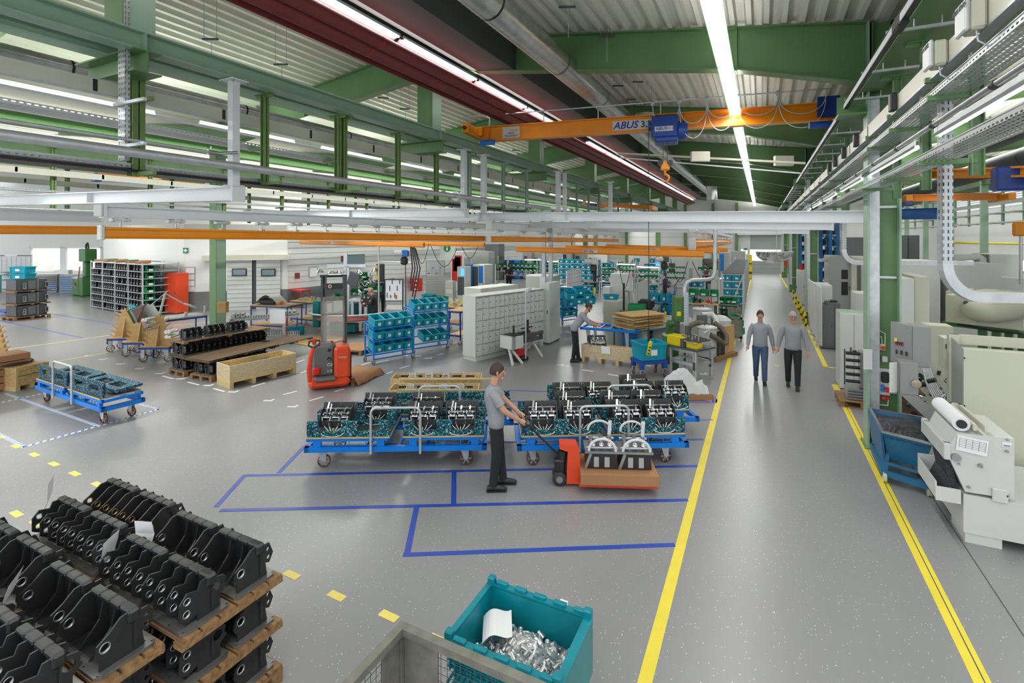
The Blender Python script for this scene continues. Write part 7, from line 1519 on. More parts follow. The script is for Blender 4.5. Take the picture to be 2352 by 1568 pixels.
for k in range(26):x,z = rnd.uniform(Q_(810),Q_(850)),rnd.uniform(Z_(700),Z_(640)); b.cyl((x,rnd.uniform(.2,.5),z),(x + rnd.uniform(-.15,.15),.3,z + rnd.uniform(-.15,.15)),rnd.uniform(.015,.05),n=6)
b.build('tooling',None,t)
station((815,760),(845,760),680,3,'bench of the left assembly station with green bins','left assembly station bench',rows=2)
for k,(x,y) in enumerate(((832,668),(826,640),(831,650),(818,678),(806,678),(770,690),(853,672))):gbin(W(x,y,depth(p) + .6),TH + .3 * (k % 3),'green bin on the left assembly station','green bins on the left assembly station',1.5)
b = mb('iron'); q = W(843,690,depth(p) - .2); b.T = TR(q.x,q.y,q.z,TH); b.cyl((0,-.1,0),(0,.2,0),.22,n=10); b.use('steel'); [b.cyl((.15 * cos(k),-.14,.15 * sin(k)),(.15 * cos(k),-.1,.15 * sin(k)),.04,n=8) for k in range(6)]; one(b,'valve_block',None,'dark valve block clamped in front of the man in black','valve block')
t = thing('tool_board','white tool board with hanging tools on a tall trolley, right of the man in black','tool board',P(884,775),TH); p = P(884,775)
b = mb('black'); z0,z1 = hgt(p,690),hgt(p,641); b.box(-.02,.02,0,.03,0,z1).box(.62,.66,0,.03,0,z1).box(0,.64,0,.03,z1 - .03,z1).box(0,.64,0,.03,z0 - .03,z0); b.build('frame',None,t); b = mb('paper'); b.box(.02,.62,.01,.02,z0,z1); b.build('board',None,t)
b = mb('dark_grey'); [b.cyl((.08 + .09 * k,0,z0 + .1 + .25 * (k % 3)),(.08 + .09 * k,0,z0 + .28 + .25 * (k % 3)),.014,n=6) for k in range(6)]; b.use('orange').cyl((.4,0,z0 + .06),(.4,0,z0 + .2),.03,n=6); b.use('red').cyl((.2,0,z0 + .1),(.2,0,z0 + .2),.02,n=6); b.build('hand_tool',None,t)
for k in range(3):b = mb('machine_grey' if k else 'black'); b.T = TR(0,0,.35 + .28 * k,0,0,R(14)); b.box(.0,.64,0,.45,0,.1); b.build('tray',None,t)
b = mb('black'); q = W(873,626,19); b.T = TR(q.x,q.y,q.z,TH); b.rbox(-.15,.15,0,.12,-.34,.34,.02); b.use('yellow').tube([(-.1,-.02,-.28),(-.12,-.02,.28)],.03,6).cyl((-.1,-.03,-.2),(-.1,0,-.2),.07,n=10); one(b,'charger_box',None,'black and yellow tool balancer box over the two men at the left station','box')
b = mb('galv'); p = P(870,770)
b.cyl(V((p.x,p.y,0)),V((p.x,p.y,4.3)),.03,n=8).cyl(V((p.x,p.y,hgt(p,600))),V((p.x + 1.2,p.y + .5,hgt(p,603))),.02,n=6); one(b,'boom_stand',None,'thin grey boom stand over the left assembly station','stand')
for k,(xa,ya,xb,yb,s) in enumerate(((955,570,985,560,40),(990,565,1050,570,45),(1060,565,1100,560,30),(1420,600,1450,600,60),(1540,595,1580,600,50),(1590,600,1650,600,45),(1520,600,1560,640,35))):
 A,B = W(xa,ya,19),W(xb,yb,19); b = mb('black'); b.tube([A.lerp(B,i / 10) - V((0,0,s / 1150 * 19 * sin(pi * i / 10))) for i in range(11)],.012,5); one(b,'hanging_cable',None,'thin black cable drooping below the orange cross rails','cable','cables drooping below the cross rails')
# ================================================================== right side of the aisle: machine hall
mat('skip_blue',(.015,.13,.27),.45,0,.12,4)
p0 = P(2012,1062); t = thing('tipping_skip','blue tipping skip filled with dark metal chips, beside the green column','skip',(0,0,0))
fl,fr = W(2027,995,7.35),W(2142,1016,6.9); bl,br = W(1998,941,8.35),W(2120,955,7.9)
f0,f1 = W(2018,1052,7.5),W(2140,1060,7.1)
def lerp3(a,b,t):return a.lerp(b,t)
zt = (fl.z + fr.z + bl.z + br.z) / 4
for v_ in (fl,fr,bl,br):v_.z = zt
def down(v,inn,c,z):q = v.lerp(c,inn); return V((q.x,q.y,z))
c = (fl + fr + bl + br) / 4
B = [down(fl,.28,c,.32),down(fr,.28,c,.32),down(br,.12,c,.40),down(bl,.12,c,.40)]; U = [fl,fr,br,bl]
b = mb('skip_blue'); b.add(B + U,[(0,1,5,4),(1,2,6,5),(2,3,7,6),(3,0,4,7),(3,2,1,0)])
Bi = [v.lerp(c,.03) + V((0,0,.02)) for v in B]; Ui = [v.lerp(V((c.x,c.y,v.z)),.03) for v in U]; b.add(Bi + Ui,[(4,5,1,0),(5,6,2,1),(6,7,3,2),(7,4,0,3),(0,1,2,3)]); o_ = b.build('skip_body',None,t)
b = mb('steel'); r = .02
for i in range(4):b.bar(U[i],U[(i + 1) % 4],.035,.03)
b.build('rim',None,t)
b = mb('skip_blue'); side = [U[0],U[3],B[3] - V((0,0,.1)),B[0] - V((0,0,.22))]; b.add([v + V((-.03,0,0)) for v in side] + [v for v in side],[(0,1,2,3),(4,7,6,5),(0,4,5,1),(2,6,7,3),(0,3,7,4),(1,5,6,2)]); b.build('side_plate',None,t)
b = mb('skip_blue'); zz_ = .14; c0 = [V((v.x,v.y,zz_)) for v in (U[0].lerp(c,.1),U[1].lerp(c,.1),U[2].lerp(c,.1),U[3].lerp(c,.1))]
for i in range(4):b.bar(c0[i],c0[(i + 1) % 4],.08,.09)
for v in c0:b.bar(v,V((v.x,v.y,.42)).lerp(V((c.x,c.y,.42)),.2),.05,.05,V((0,1,0)))
b.bar(c0[0] + V((0,0,.15)),c0[1] + V((0,0,.15)),.04,.04); b.build('chassis',None,t)
b = mb('cream')
for v in c0:b.cyl(v + V((-.02,0,-.06)),v + V((.02,0,-.06)),.08,n=14)
b.build('wheel',None,t)
n = 22; vs = []; rr = random.Random(9); b = mb('chips')
for j in range(n + 1):
 for i in range(n + 1):
  q = Ui[0].lerp(Ui[1],i / n).lerp(Ui[3].lerp(Ui[2],i / n),j / n); e = min(i,j,n - i,n - j) / n; vs.append((q.x,q.y,q.z - .07 + .16 * min(1,e * 3.2) * (.6 + .4 * sin(i * .3) * sin(j * .25)) + rr.uniform(-.012,.012)))
b.add(vs,[(j * (n + 1) + i,j * (n + 1) + i + 1,(j + 1) * (n + 1) + i + 1,(j + 1) * (n + 1) + i) for j in range(n) for i in range(n)]); tag(one(b,'metal_chips',None,'dark grey metal chips heaped in the blue tipping skip','chips'),kind='stuff')
nb = P(2228,1268); fr_ = nb - V((0,.0,0)); A0 = P(2213,1245); t = thing('belt_filter','large off-white belt filter machine with a paper roll at the right edge','machine',A0,0); X0,Y0_ = A0.x,A0.y
def wz(px,py,Y):q = onY(px,py,Y); return q
yF = A0.y; q1 = wz(2213,1134,yF); q2 = wz(2352,1162,yF); zt1 = q1.z
b = mb('white_paint'); W1 = 2.4; zb_ = wz(2222,1240,yF).z
b.box(0,W1,0,1.25,max(.12,zb_),zt1); b.build('tank',None,t); b = mb('white_paint'); b.box(.02,.35,.02,.5,0,.12).box(.04,.06,.04,.48,0,.12); b.box(1.2,1.5,.02,.5,0,.12); b.build('foot',None,t)
xT = wz(2165,1000,yF).x - X0; zz1 = wz(2110,940,yF + .2).z; x_r = wz(2330,1015,yF).x - X0; z_r = wz(2330,1008,yF).z
def fx(px,py):q = wz(px,py,yF); return (q.x - X0,q.z)
pr = [fx(2217,1129),fx(2183,1057),fx(2183,1022),fx(2199,994),fx(2330,1008),fx(2330,1147)]; DH = .85; zR = fx(2216,990)
b = mb('white_paint'); b.prism(pr,DH,TR(0,DH / 2,0)); b.build('head_housing',None,t)
b = mb('paper'); b.cyl((zR[0] - .02,.04,zR[1] + .07),(zR[0] - .02,DH,zR[1] + .07),.085,n=24); b.use('black').cyl((zR[0] - .02,.02,zR[1] + .07),(zR[0] - .02,.045,zR[1] + .07),.05,n=16); b.build('paper_roll',None,t)
b = mb('cream'); rx = fx(2262,996)[0]; [b.box(x,x + .03,.0,DH + .05,zR[1] + .02,zR[1] + .09) for x in (zR[0] + .08,rx)]; b.box(zR[0] + .08,rx + .03,DH,DH + .05,zR[1] + .02,zR[1] + .09); b.build('side_rail',None,t)
c1,c2 = fx(2167,1040),fx(2184,1056); b = mb('white_paint'); b.rbox(c1[0],c2[0],-.02,DH + .1,c2[1],fx(2184,1019)[1],.01); b.use('black'); [b.box(c1[0] + .01 + .015 * k,c1[0] + .018 + .015 * k,.0 + y,.04 + y,fx(2184,1019)[1],fx(2184,1019)[1] + .003) for k in range(4) for y in (.02,.8)]; b.build('control_box',None,t)
c1,c2 = fx(2148,1114),fx(2206,1156); b = mb('white_paint'); b.box(c1[0],c2[0],-.02,.0,c2[1],c1[1]).box(c1[0],c1[0] + .015,.0,.75,c2[1],c1[1] + .05).box(c1[0],c2[0],.74,.76,c2[1],c1[1] + .1).box(c1[0],c2[0],.0,.75,c2[1],c2[1] + .015); b.build('chute_tray',None,t)
b = mb('chips'); b.prism([(c1[0] + .05,c2[1] + .04),(c2[0] + .02,c2[1] + .04),(c2[0] - .03,c1[1] + .12),fx(2184,1050),fx(2172,1050),(c1[0] + .14,c1[1] + .1)],.5,TR(0,.32,0)); b.build('chip_belt',None,t)
sx_,sz_ = wz(2232,1022,yF).x - X0,wz(2232,1022,yF).z; b = mb('paper'); b.T = TR(sx_,-.005,sz_,0,R(6)); b.box(-.14,.14,-.012,-.002,-.09,.09); b.use('ink'); [b.box(-.12,.12,-.014,-.012,.06 - .02 * k,.062 - .02 * k) for k in range(6)]; [b.box(-.12 + .06 * k,-.118 + .06 * k,-.014,-.012,-.05,.06) for k in range(5)]; b.build('inspection_sheet',None,t)
b = mb('paper'); q = wz(2312,1020,yF); b.box(q.x - X0 - .04,q.x - X0 + .04,-.008,-.002,q.z - .025,q.z + .025); b.use('ink').box(q.x - X0 - .03,q.x - X0 + .03,-.01,-.008,q.z - .018,q.z - .01); b.build('type_plate',None,t)
for px,py,r in ((2195,1049,.045),(2312,1035,.014),(2224,1117,.014),(2313,1137,.014),(2251,1068,.022),(2313,1009,.01),(2202,1064,.01)):q = wz(px,py,yF); b = mb('steel'); b.cyl((q.x - X0,-.03,q.z),(q.x - X0,0,q.z),r,n=14); b.build('bolt',None,t)
b = mb('white_paint'); q = wz(2296,1135,yF); b.rbox(q.x - X0 - .07,q.x - X0 + .07,-.03,0,q.z - .09,q.z + .07,.01); b.build('bracket',None,t)
q0 = P(2200,1010); E = thing('machine_enclosure','big cream machine enclosure with a flat front at the right edge','machine',(0,0,0)); Yp = 9.2
e0,e1 = onY(2212,800,Yp),onY(2420,820,Yp); b = mb('cream_machine'); b.rbox(e0.x,e0.x + 2.6,Yp,Yp + .15,.1,e0.z + .0,.01); b.build('enclosure_body',None,E);
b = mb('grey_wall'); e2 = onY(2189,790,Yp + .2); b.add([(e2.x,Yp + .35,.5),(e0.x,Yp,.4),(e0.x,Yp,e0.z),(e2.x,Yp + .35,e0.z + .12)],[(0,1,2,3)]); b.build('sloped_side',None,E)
b = mb('cream_machine'); b.box(e2.x - .02,e2.x + .1,Yp + .3,Yp + .4,.6,e0.z + .14).box(e2.x,e0.x + 2.6,Yp + .35,Yp + .4,e0.z,e0.z + .14); b.build('frame_edge',None,E); b = mb('black'); [b.cyl((onY(px,py,Yp - .01).x,Yp - .015,onY(px,py,Yp - .01).z),(onY(px,py,Yp).x,Yp,onY(px,py,Yp - .01).z),.012,n=8) for px,py in ((2215,822),(2215,932))]; b.build('screw',None,E)
b = mb('dark_grey'); z_ = 7.8; b.tube([W(2312,1100,z_),W(2312,930,z_),W(2318,920,z_),W(2330,918,z_)],.055,10); b.use('rust_pipe').tube([W(2330,918,z_),W(2380,928,z_)],.04,8); one(b,'coolant_pipe',None,'upper grey pipe elbow with a rusty orange end at the right edge','pipe')
b = mb('rust_pipe'); b.tube([W(2320,985,z_),W(2322,972,z_),W(2336,966,z_),W(2380,970,z_)],.05,10); b.use('galv').tube([W(2340,1070,z_),W(2342,975,z_)],.03,8).tube([W(2350,1000,z_),W(2380,1000,z_)],.06,8); one(b,'coolant_pipe',None,'lower rusty brown pipe elbow at the right edge','pipe')
p0,an,L,Dp = quad((2126,650),(2171,676),(2352,690),2.25); Dp = min(Dp,2.6); zb = 1.60; t = thing('oil_mist_filter','cream oil mist filter box on a green stand with a fat cream pipe','machine',p0,an)
b = mb('cream_machine'); b.rbox(0,L,0,Dp,zb,2.25,.01); b.rbox(-.02,.0,.1,Dp - .1,zb + .06,2.2,.005); b.build('filter_housing',None,t)
b = mb('cream_machine'); b.rbox(-.22,-.03,.7,Dp * .75,zb + .02,2.28,.01); b.build('side_door',None,t)
b = mb('green_machine'); b.box(-.1,L - .1,.1,Dp - .1,zb - .1,zb - .01); [b.box(x,x + .14,y,y + .12,0,zb - .1) for x in (.5,L - .6) for y in (.3,Dp - .5)]; b.build('stand',None,t)
b = mb('black'); b.tube([(-.1,.2,zb - .03),(.8,-.05,zb - .06),(L,-.1,zb - .05)],.025,6); b.build('conduit',None,t)
q = W(2240,708,depth(p0) * .97); lc = t.matrix_basis.inverted() @ q; cx_,cz_ = lc.x,1.94
b = mb('cream_machine'); b.tube([(cx_,.05,cz_),(cx_ + .1,-.12,cz_ - .01),(cx_ + .4,-.25,cz_ + .0),(cx_ + .75,-.28,cz_ + .14),(cx_ + 1.05,-.25,cz_ + .38),(cx_ + 1.5,-.1,cz_ + .85),(cx_ + 2.0,0,cz_ + 1.4)],.22,20); b.use('white_paint').cyl((cx_ - .02,-.04,cz_),(cx_ + .02,.02,cz_),.27,n=20); b.use('dark_grey').cyl((cx_ - .1,-.1,cz_ + .16),(cx_ - .1,-.04,cz_ + .16),.05,n=8); b.build('extraction_pipe',None,t)
def wbox(px0,px1,py0,py1,Y,dep,m,name,label,cat='machine',side=None,bev=.01,to_floor=False):
 p,q = onY(px0,py1,Y),onY(px1,py0,Y); zb_ = 0 if to_floor else p.z; t = thing(name,label,cat,(p.x,Y,zb_)); b = mb(m); b.rbox(0,q.x - p.x,0,dep,0,q.z - zb_,bev); b.build('body',None,t); return t,q.x - p.x,q.z - zb_
t,w_,h_ = wbox(2095,2138,752,842,9.3,.35,'cabinet_grey','control_cabinet','grey control cabinet with red and black switches beside the green column')
b = mb('cabinet_grey'); b.add([(0,0,0),(0,0,h_),(-.22,.2,h_ + .03),(-.22,.2,.02)],[(0,1,2,3)]); b.add([(0,0,0),(-.22,.2,.02),(0,.35,0),(0,0,h_),(-.22,.2,h_ + .03),(0,.35,h_)],[(0,1,2),(3,5,4),(1,4,5,2)]); b.build('door',None,t)
b = mb('black'); [b.cb((-.10 - .022 * k,.08 + .02 * k,h_ * .52),(.015,.02,.05)) for k in range(4)]; [b.cb((-.06 - .05 * k,.04 + .05 * k,h_ * .3),(.02,.03,.06)) for k in range(3)]; b.use('red'); [b.cb((-.10 - .022 * k,.075 + .02 * k,h_ * .49),(.012,.02,.025)) for k in range(4)]; b.use('yellow').cb((-.17,.14,h_ * .6),(.03,.02,.05)); b.build('switch',None,t)
t,w_,h_ = wbox(2068,2110,835,905,9.0,.3,'cabinet_grey','conveyor_head','grey chip conveyor head with a bearing below the control cabinet')
b = mb('cabinet_grey'); b.prism([(.1,.1),(.55,-.35),(.75,-.6),(.6,-.62),(.0,.0)],.28,TR(0,.15,0)); b.T = ID; b.build('sloped_trunk',None,t); b = mb('steel'); b.cyl((.18,-.03,.18),(.18,0,.18),.06,n=14); b.use('brass').cyl((.18,-.06,.18),(.18,-.03,.18),.03,n=10); b.build('bearing',None,t)
b = mb('white_paint'); q = onY(2052,868,9.0); b.T = TR(q.x,9.05,q.z,.6); b.rbox(-.06,.06,-.02,.0,-.22,.22,.005); one(b,'name_board',None,'white board on the left side of the chip conveyor head','board')
b = mb('galv'); [b.tube([W(2120 + 3 * k,845,9.6),W(2128 + 4 * k,880,9.5),W(2145 + 5 * k,915,9.3),W(2150 + 4 * k,935,9.2)],.015,5) for k in range(6)]; one(b,'cable_bundle',None,'bundle of grey cables running down behind the chip conveyor','cable')
t,w_,h_ = wbox(2168,2200,778,850,10.2,.3,'cream_machine','operator_panel','small cream operator panel with an orange main switch'); b = mb('orange'); b.cb((w_ * .4,-.02,h_ * .3),(.06,.04,.08)); b.use('black').cb((.04,-.02,h_ * .75),(.04,.03,.07)); b.build('switch',None,t)
tcrate(W(2152,842,10.6),0,'teal crate standing behind the grey control cabinet',None,(.5,.8,1.2))
wbox(2128,2190,750,960,12.2,.4,'cream_machine','wall_panel','plain cream wall panel behind the control cabinets','panel',to_floor=True)
rr = random.Random(4); t = thing('machine_drive','dark greasy drive parts and shiny fittings below the control cabinets','machine parts',(0,0,0))
for k in range(60):
 q = W(rr.uniform(2070,2190),rr.uniform(860,950),rr.uniform(9.2,10.4)); b = mb('iron' if k % 3 else 'steel'); b.cyl(q,q + V((rr.uniform(-.15,.15),rr.uniform(-.1,.1),rr.uniform(-.1,.15))),rr.uniform(.015,.05),n=6); b.build('shaft' if k % 3 else 'coupling',None,t)
b = mb('wood_old'); q = P(2120,985); b.box(q.x - .5,q.x + .5,q.y + .4,q.y + 1.2,0,.55); one(b,'workpiece_block',None,'dark block with tooling behind the blue skip','block')
Yc = 10.35
def on_col(px0,px1,py0,py1,m,name,label,cat,d=.08,Yc=10.53):
 p,q = onY(px0,py1,Yc - .0),onY(px1,py0,Yc); b = mb(m); b.rbox(p.x,q.x,Yc - d,Yc,p.z,q.z,.008); return b,p,q
b,p,q = on_col(2018,2032,789,802,'cream','','',''); b.use('yellow').rbox(p.x + .02,q.x - .02,10.42,10.45,p.z + .02,q.z - .02,.004); b.use('red').cyl(((p.x + q.x) / 2,10.40,(p.z + q.z) / 2),((p.x + q.x) / 2,10.43,(p.z + q.z) / 2),.03,n=10); b.use('cream').tube([(p.x + .04,10.47,q.z),(p.x + .03,10.47,q.z + .12),(p.x - .04,10.47,q.z + .15)],.01,5).tube([(p.x + .08,10.47,q.z),(p.x + .08,10.47,q.z + .18),(p.x - .04,10.47,q.z + .25)],.01,5); one(b,'emergency_switch',None,'yellow and red emergency switch on the green column','switch')
b,p,q = on_col(2024,2037,817,829,'white_paint','','',''); one(b,'junction_box',None,'white junction box on the green column below the emergency switch','box')
b,p,q = on_col(2017,2042,846,903,'white_paint','','',''); one_t = thing('socket_panel','white socket panel with blue and red industrial sockets on the green column','socket',(p.x,10.45,p.z)); b.build('panel_body',None,one_t,world=True); h_ = q.z - p.z; w_ = q.x - p.x
c_ = mb('black'); c_.rbox(p.x + .02,q.x - .02,10.38,10.45,q.z - h_ * .5,q.z - .04,.02); c_.build('breaker_cover',None,one_t,world=True); c_ = mb('blue_mid'); [c_.cyl((p.x + w_ * .3,10.40,p.z + h_ * f),(p.x + w_ * .3,10.46,p.z + h_ * f),.028,n=12) for f in (.2,.35)]; c_.build('blue_socket',None,one_t,world=True); c_ = mb('red'); c_.cyl((p.x + w_ * .72,10.39,p.z + h_ * .24),(p.x + w_ * .72,10.46,p.z + h_ * .24),.042,n=12); [c_.cb((p.x + w_ * f,10.44,p.z - .04),(.03,.05,.05)) for f in (.3,.5,.75)]; c_.build('red_socket',None,one_t,world=True)
c_ = mb('cream'); c_.tube([(q.x - .02,10.47,p.z - .05),(q.x - .03,10.45,p.z - .17),(p.x,10.48,p.z - .18)],.012,6); c_.build('cable',None,one_t,world=True)
b = mb('paper'); q = onY(1996,825,10.2); b.T = TR(q.x - .02,10.2,q.z,.4); b.box(-.07,.07,-.01,0,-.17,.17); one(b,'notice_sheet',None,'white notice fixed to the left edge of the green column','notice')
p = P(1985,938); b = flat_pallet(-.35,.5,-.1,.7,.144,'small pallet behind the green column with clamping plates',feet=True,org=(p.x - .1,p.y,0),rz=0)
b = mb('steel');
for k in range(4):b.rbox(p.x - .3,p.x + .35,p.y,p.y + .5,.15 + .06 * k,.20 + .06 * k,.01)
b.box(p.x - .05,p.x + .15,p.y + .1,p.y + .4,.4,1.15); b.use('black'); [b.cyl((p.x - .3,p.y + .2,.5 + .15 * k),(p.x + .05,p.y + .2,.5 + .15 * k),.035,n=8).cyl((p.x - .32,p.y + .2,.42 + .15 * k),(p.x - .32,p.y + .2,.58 + .15 * k),.012,n=6) for k in range(5)]; one(b,'clamping_tower',None,'steel clamping tower with black levers on the small pallet behind the column','fixture')
t,p0,a,L,h = cabinet((1929,893),(1995,897),718,.75,'tall white double-door cabinet with a black round handle left of the green column','white_paint',doors=2,base=.02)
b = mb('black'); b.cyl((L * .52,-.05,h * .5),(L * .52,-.02,h * .5),.05,n=14); b.build('round_handle',None,t)
b = mb('green_pale'); b.T = TR(p0.x,p0.y,0,a); b.box(.0,L,.05,.7,h + .001,h + .008); one(b,'cutting_mat',None,'pale green mat on top of the tall white cabinet','mat')
t,p0,a,L,h = cabinet((1884,800),(1916,802),700,.8,'dark grey floor-standing machine cabinet behind the tall white one','machine_dark',base=.02)
t,p0,a,L,h = cabinet((1898,800),(1930,803),694,.6,'second dark grey cabinet with a black oval tray on top','machine_dark',base=.02); b = mb('black'); b.T = TR(p0.x,p0.y,0,a); b.rbox(.1,L - .05,.1,.5,h,h + .05,.03); one(b,'oval_tray',None,'black oval tray on the second dark grey cabinet','tray')
for k in range(4):
 A,B_ = P(1856 + 7.5 * k,752 + 13 * k),P(1863 + 7.5 * k,764 + 13 * k); h = hgt(A,640 + 5 * k); b = mb('white_paint'); b.T = TR(A.x,A.y,0,ang(A,B_)); Lw = (B_ - A).length; b.rbox(0,Lw * .9,0,.05,.1,h,.015); b.box(Lw * .4,Lw * .5,-.1,.1,0,.12); one(b,'protective_screen',None,('farthest','second farthest','third','nearest')[k] + ' white protective panel in the row between aisle and machines','screen')
t,p0,a,L,h = cabinet((1878,775),(1912,772),655,1.5,'white box-shaped machine top behind the protective panels','white_paint',base=.02)
t,p0,a,L,h = cabinet((1905,740),(1955,742),588,2.0,'tall pale grey machining centre with two dark windows','machine_grey',base=.02)
for z0,z1 in ((.42,.62),(.66,.8)):b = mb('black'); b.rbox(L * .55,L * .85,-.03,-.018,h * z0,h * z1,.005); b.build('window_pane',None,t)
t,p0,a,L,h = cabinet((1955,745),(2000,748),590,2.0,'grey machine with narrow open doors beside the machining centre','cream',base=.02); b = mb('machine_dark'); b.box(L * .3,L * .5,-.03,-.018,h * .2,h * .9); b.build('opening',None,t)
t,p0,a,L,h = cabinet((1963,790),(2000,790),672,.8,'low white cabinet with green trim behind the tall white one','white_paint',base=.02)
t,p0,a,L,h = cabinet((1831,700),(1850,699),620,.8,'pale grey machine cabinet with a red warning light by the yellow guards','white_paint',base=.02)
b = mb('red'); q = loc2w(p0,a,L * .55,.3,h); b.cyl(q,q + V((0,0,.28)),.09,n=10); one(b,'warning_light',None,'red warning light on the pale machine cabinet by the aisle','light')
b = mb('blue_mid'); q = W(1838,660,27); b.T = TR(q.x,q.y,q.z,TH); b.rbox(-.2,.2,-.2,.1,-.05,.08,.03); one(b,'blue_tray',None,'small blue tray on the front of the pale machine cabinet','tray')
for k in range(6):
 x_,y_ = 1822 + 5.5 * k,690 + 12.5 * k; p = P(x_,y_); t = thing('guard_post','yellow guard rail segment, %s of six counted from the far gate' % ORD[k],'guard',(p.x,p.y,0),pi / 2); b = mb('yellow'); b.box(-.35,.35,-.03,.03,.42,.52).box(-.35,-.28,-.03,.03,0,.6).box(.28,.35,-.03,.03,0,.6).box(-.35,.35,-.03,.03,.12,.22); b.build('rail',None,t)
 if k > 2:b = mb('black'); b.box(-.2,.2,-.035,.035,.23,.41); b.build('stripe',None,t)
p = P(1806,640); b = mb('red'); b.cyl((p.x,p.y - .2,1.0),(p.x,p.y - .2,1.55),.1,n=10); b.use('black').cyl((p.x,p.y - .2,1.55),(p.x,p.y - .2,1.65),.04,n=8); one(b,'fire_extinguisher',None,'red fire extinguisher on the third green column right of the aisle','extinguisher')
b = mb('dark_grey'); b.box(p.x - .12,p.x + .12,p.y - .3,p.y - .2,2.1,2.5); one(b,'control_unit',None,'dark control unit above the fire extinguisher','box')
b = mb('white_paint'); q = W(1713,572,50); b.T = TR(q.x,q.y,q.z,TH); b.box(-.3,.3,-.05,0,-.12,.12); b.use('green_bin').box(-.2,.1,-.06,-.05,-.1,.1); one(b,'exit_sign',None,'green exit sign left of the far rolling gate','sign')
def highbay(x0,x1,y0,y1,Y,lab,n=6):
 t = thing('high_bay_rack',lab,'rack',(onY(x0,y1,Y).x,Y,0)); p,q = onY(x0,y1,Y),onY(x1,y0,Y); w = q.x - p.x; h = q.z
 for x in (0,w):b = mb('blue_rack'); b.box(x - .07,x + .07,0,.1,0,h).box(x - .07,x + .07,1.1,1.2,0,h); b.build('upright',None,t)
 b = mb('blue_rack'); [b.bar((0,.05,h * k / n),(w,.05,h * (k + 1) / n),.05,.03,V((0,1,0))) if k % 2 else b.bar((w,.05,h * k / n),(0,.05,h * (k + 1) / n),.05,.03,V((0,1,0))) for k in range(n)]; b.build('brace',None,t)
 for k in range(n + 2):b = mb('galv'); z = .2 + k * h / (n + 2); b.box(0,w,.1,1.2,z,z + .06); b.use('iron').box(.1,w - .1,.4,1.1,z + .06,z + h / (n + 2) * .7); b.build('shelf',None,t)
highbay(1839,1853,500,640,38,'blue braced high rack with dark goods, left section seen between columns')
highbay(1886,1904,498,600,31,'blue high rack filled with dark bottles, middle section'); highbay(1908,1925,498,600,30,'blue braced high rack, right section beside the bent risers')
FM = [(2062,2100,640,720,'white_paint','pale angular machine cover behind the green column'),(2100,2135,636,720,'cream','cream machine cover beside the angular one'),(2068,2085,544,600,'machine_dark','dark tall chip column, left of two'),(2086,2112,540,600,'machine_dark','dark tall chip column, right of two'),(1938,1985,545,620,'machine_dark','dark grey upper machine tower left of the green column'),(1955,1975,570,612,'machine_grey','grey switch box on top of the pale machining centre'),
 (2062,2160,600,650,'white_paint','long low white machine bed in the machine hall'),(2180,2300,606,640,'white_paint','white conveyor cover behind the filter box'),(2275,2345,584,625,'locker','pale cabinet row at the far right of the machine hall'),(2265,2275,584,622,'machine_dark','dark narrow door left of the pale cabinet row'),(2325,2336,586,622,'machine_dark','dark narrow door within the pale cabinet row'),(2130,2200,620,640,'machine_grey','grey machine table beyond the filter box'),(2200,2260,632,650,'cream','cream machine cover beyond the filter box'),(2290,2352,640,668,'white_paint','white machine cover right beyond the fat pipe'),(2066,2120,690,800,'cream_machine','plain cream panel right of the green column')]
for i_,(x0,x1,y0,y1,m_,l) in enumerate(FM):
 Y = (26 if y1 < 630 else 19 if y1 < 700 else 14) + .17 * i_; wbox(x0,x1,y0,y1,Y,1.5,m_,'machine_housing',l,'machine',to_floor=True)
b = mb('yellow'); b.cyl(onY(2175,557,34),onY(2400,561,34),.06,n=6); one(b,'gas_pipe',None,'yellow pipe along the back wall of the machine hall','pipe')
b = mb('white_paint'); b.tube([onY(2195,600,24),onY(2195,592,24),onY(2250,590,24),onY(2256,594,24),onY(2256,625,24)],.12,8); one(b,'white_pipe',None,'white bent pipe before the bright window of the machine hall','pipe')
b = mb('cream_machine'); q = W(2128,625,18); b.cyl(q,q + V((.8,0,-.25)),.3,n=14); one(b,'pipe_stub',None,'cream pipe stub with a clamp behind the green column','pipe')
b = mb('orange'); q = W(2345,530,14); b.T = TR(q.x,q.y,q.z,TH); b.rbox(-.2,.2,-.1,.1,-.15,.25,.05); b.use('galv').cyl((0,0,-.15),(0,0,-1.5),.04,n=6); one(b,'hook_block',None,'orange hook block with chain at the right edge','hook')
for k in range(9):
 y_ = 12 + 4.6 * k; b = mb('green_pale'); b.box(9.1,9.35,y_,y_ + .2,0,7.3); tag(b.build('column',None),kind='structure')
# ================================================================== people
def skinned(name,pts,edges,root,m,parent,sub=2):
 """pts: name -> (pos, radius or (rx, ry))"""
 keys = list(pts); me = D.meshes.new(name); me.from_pydata([pts[k][0] for k in keys],[(keys.index(a),keys.index(b)) for a,b in edges],[]); me.materials.append(M[m])
 o = D.objects.new(name,me); COL.objects.link(o); o.parent = parent
 sk = o.modifiers.new('skin','SKIN'); sk.use_smooth_shade = True; sk.use_x_symmetry = False; sk.branch_smoothing = .6
 for i,k in enumerate(keys):
  r = pts[k][1]; v = me.skin_vertices[0].data[i]; v.radius = r if isinstance(r,tuple) else (r,r); v.use_root = (k == root)
 s = o.modifiers.new('sub','SUBSURF'); s.levels = sub; s.render_levels = sub
 dg = bpy.context.evaluated_depsgraph_get(); me2 = D.meshes.new_from_object(o.evaluated_get(dg)); me2.name = name; me2.polygons.foreach_set('use_smooth',[True] * len(me2.polygons))
 if not me2.materials:me2.materials.append(M[m])
 o.modifiers.clear(); o.data = me2; return o
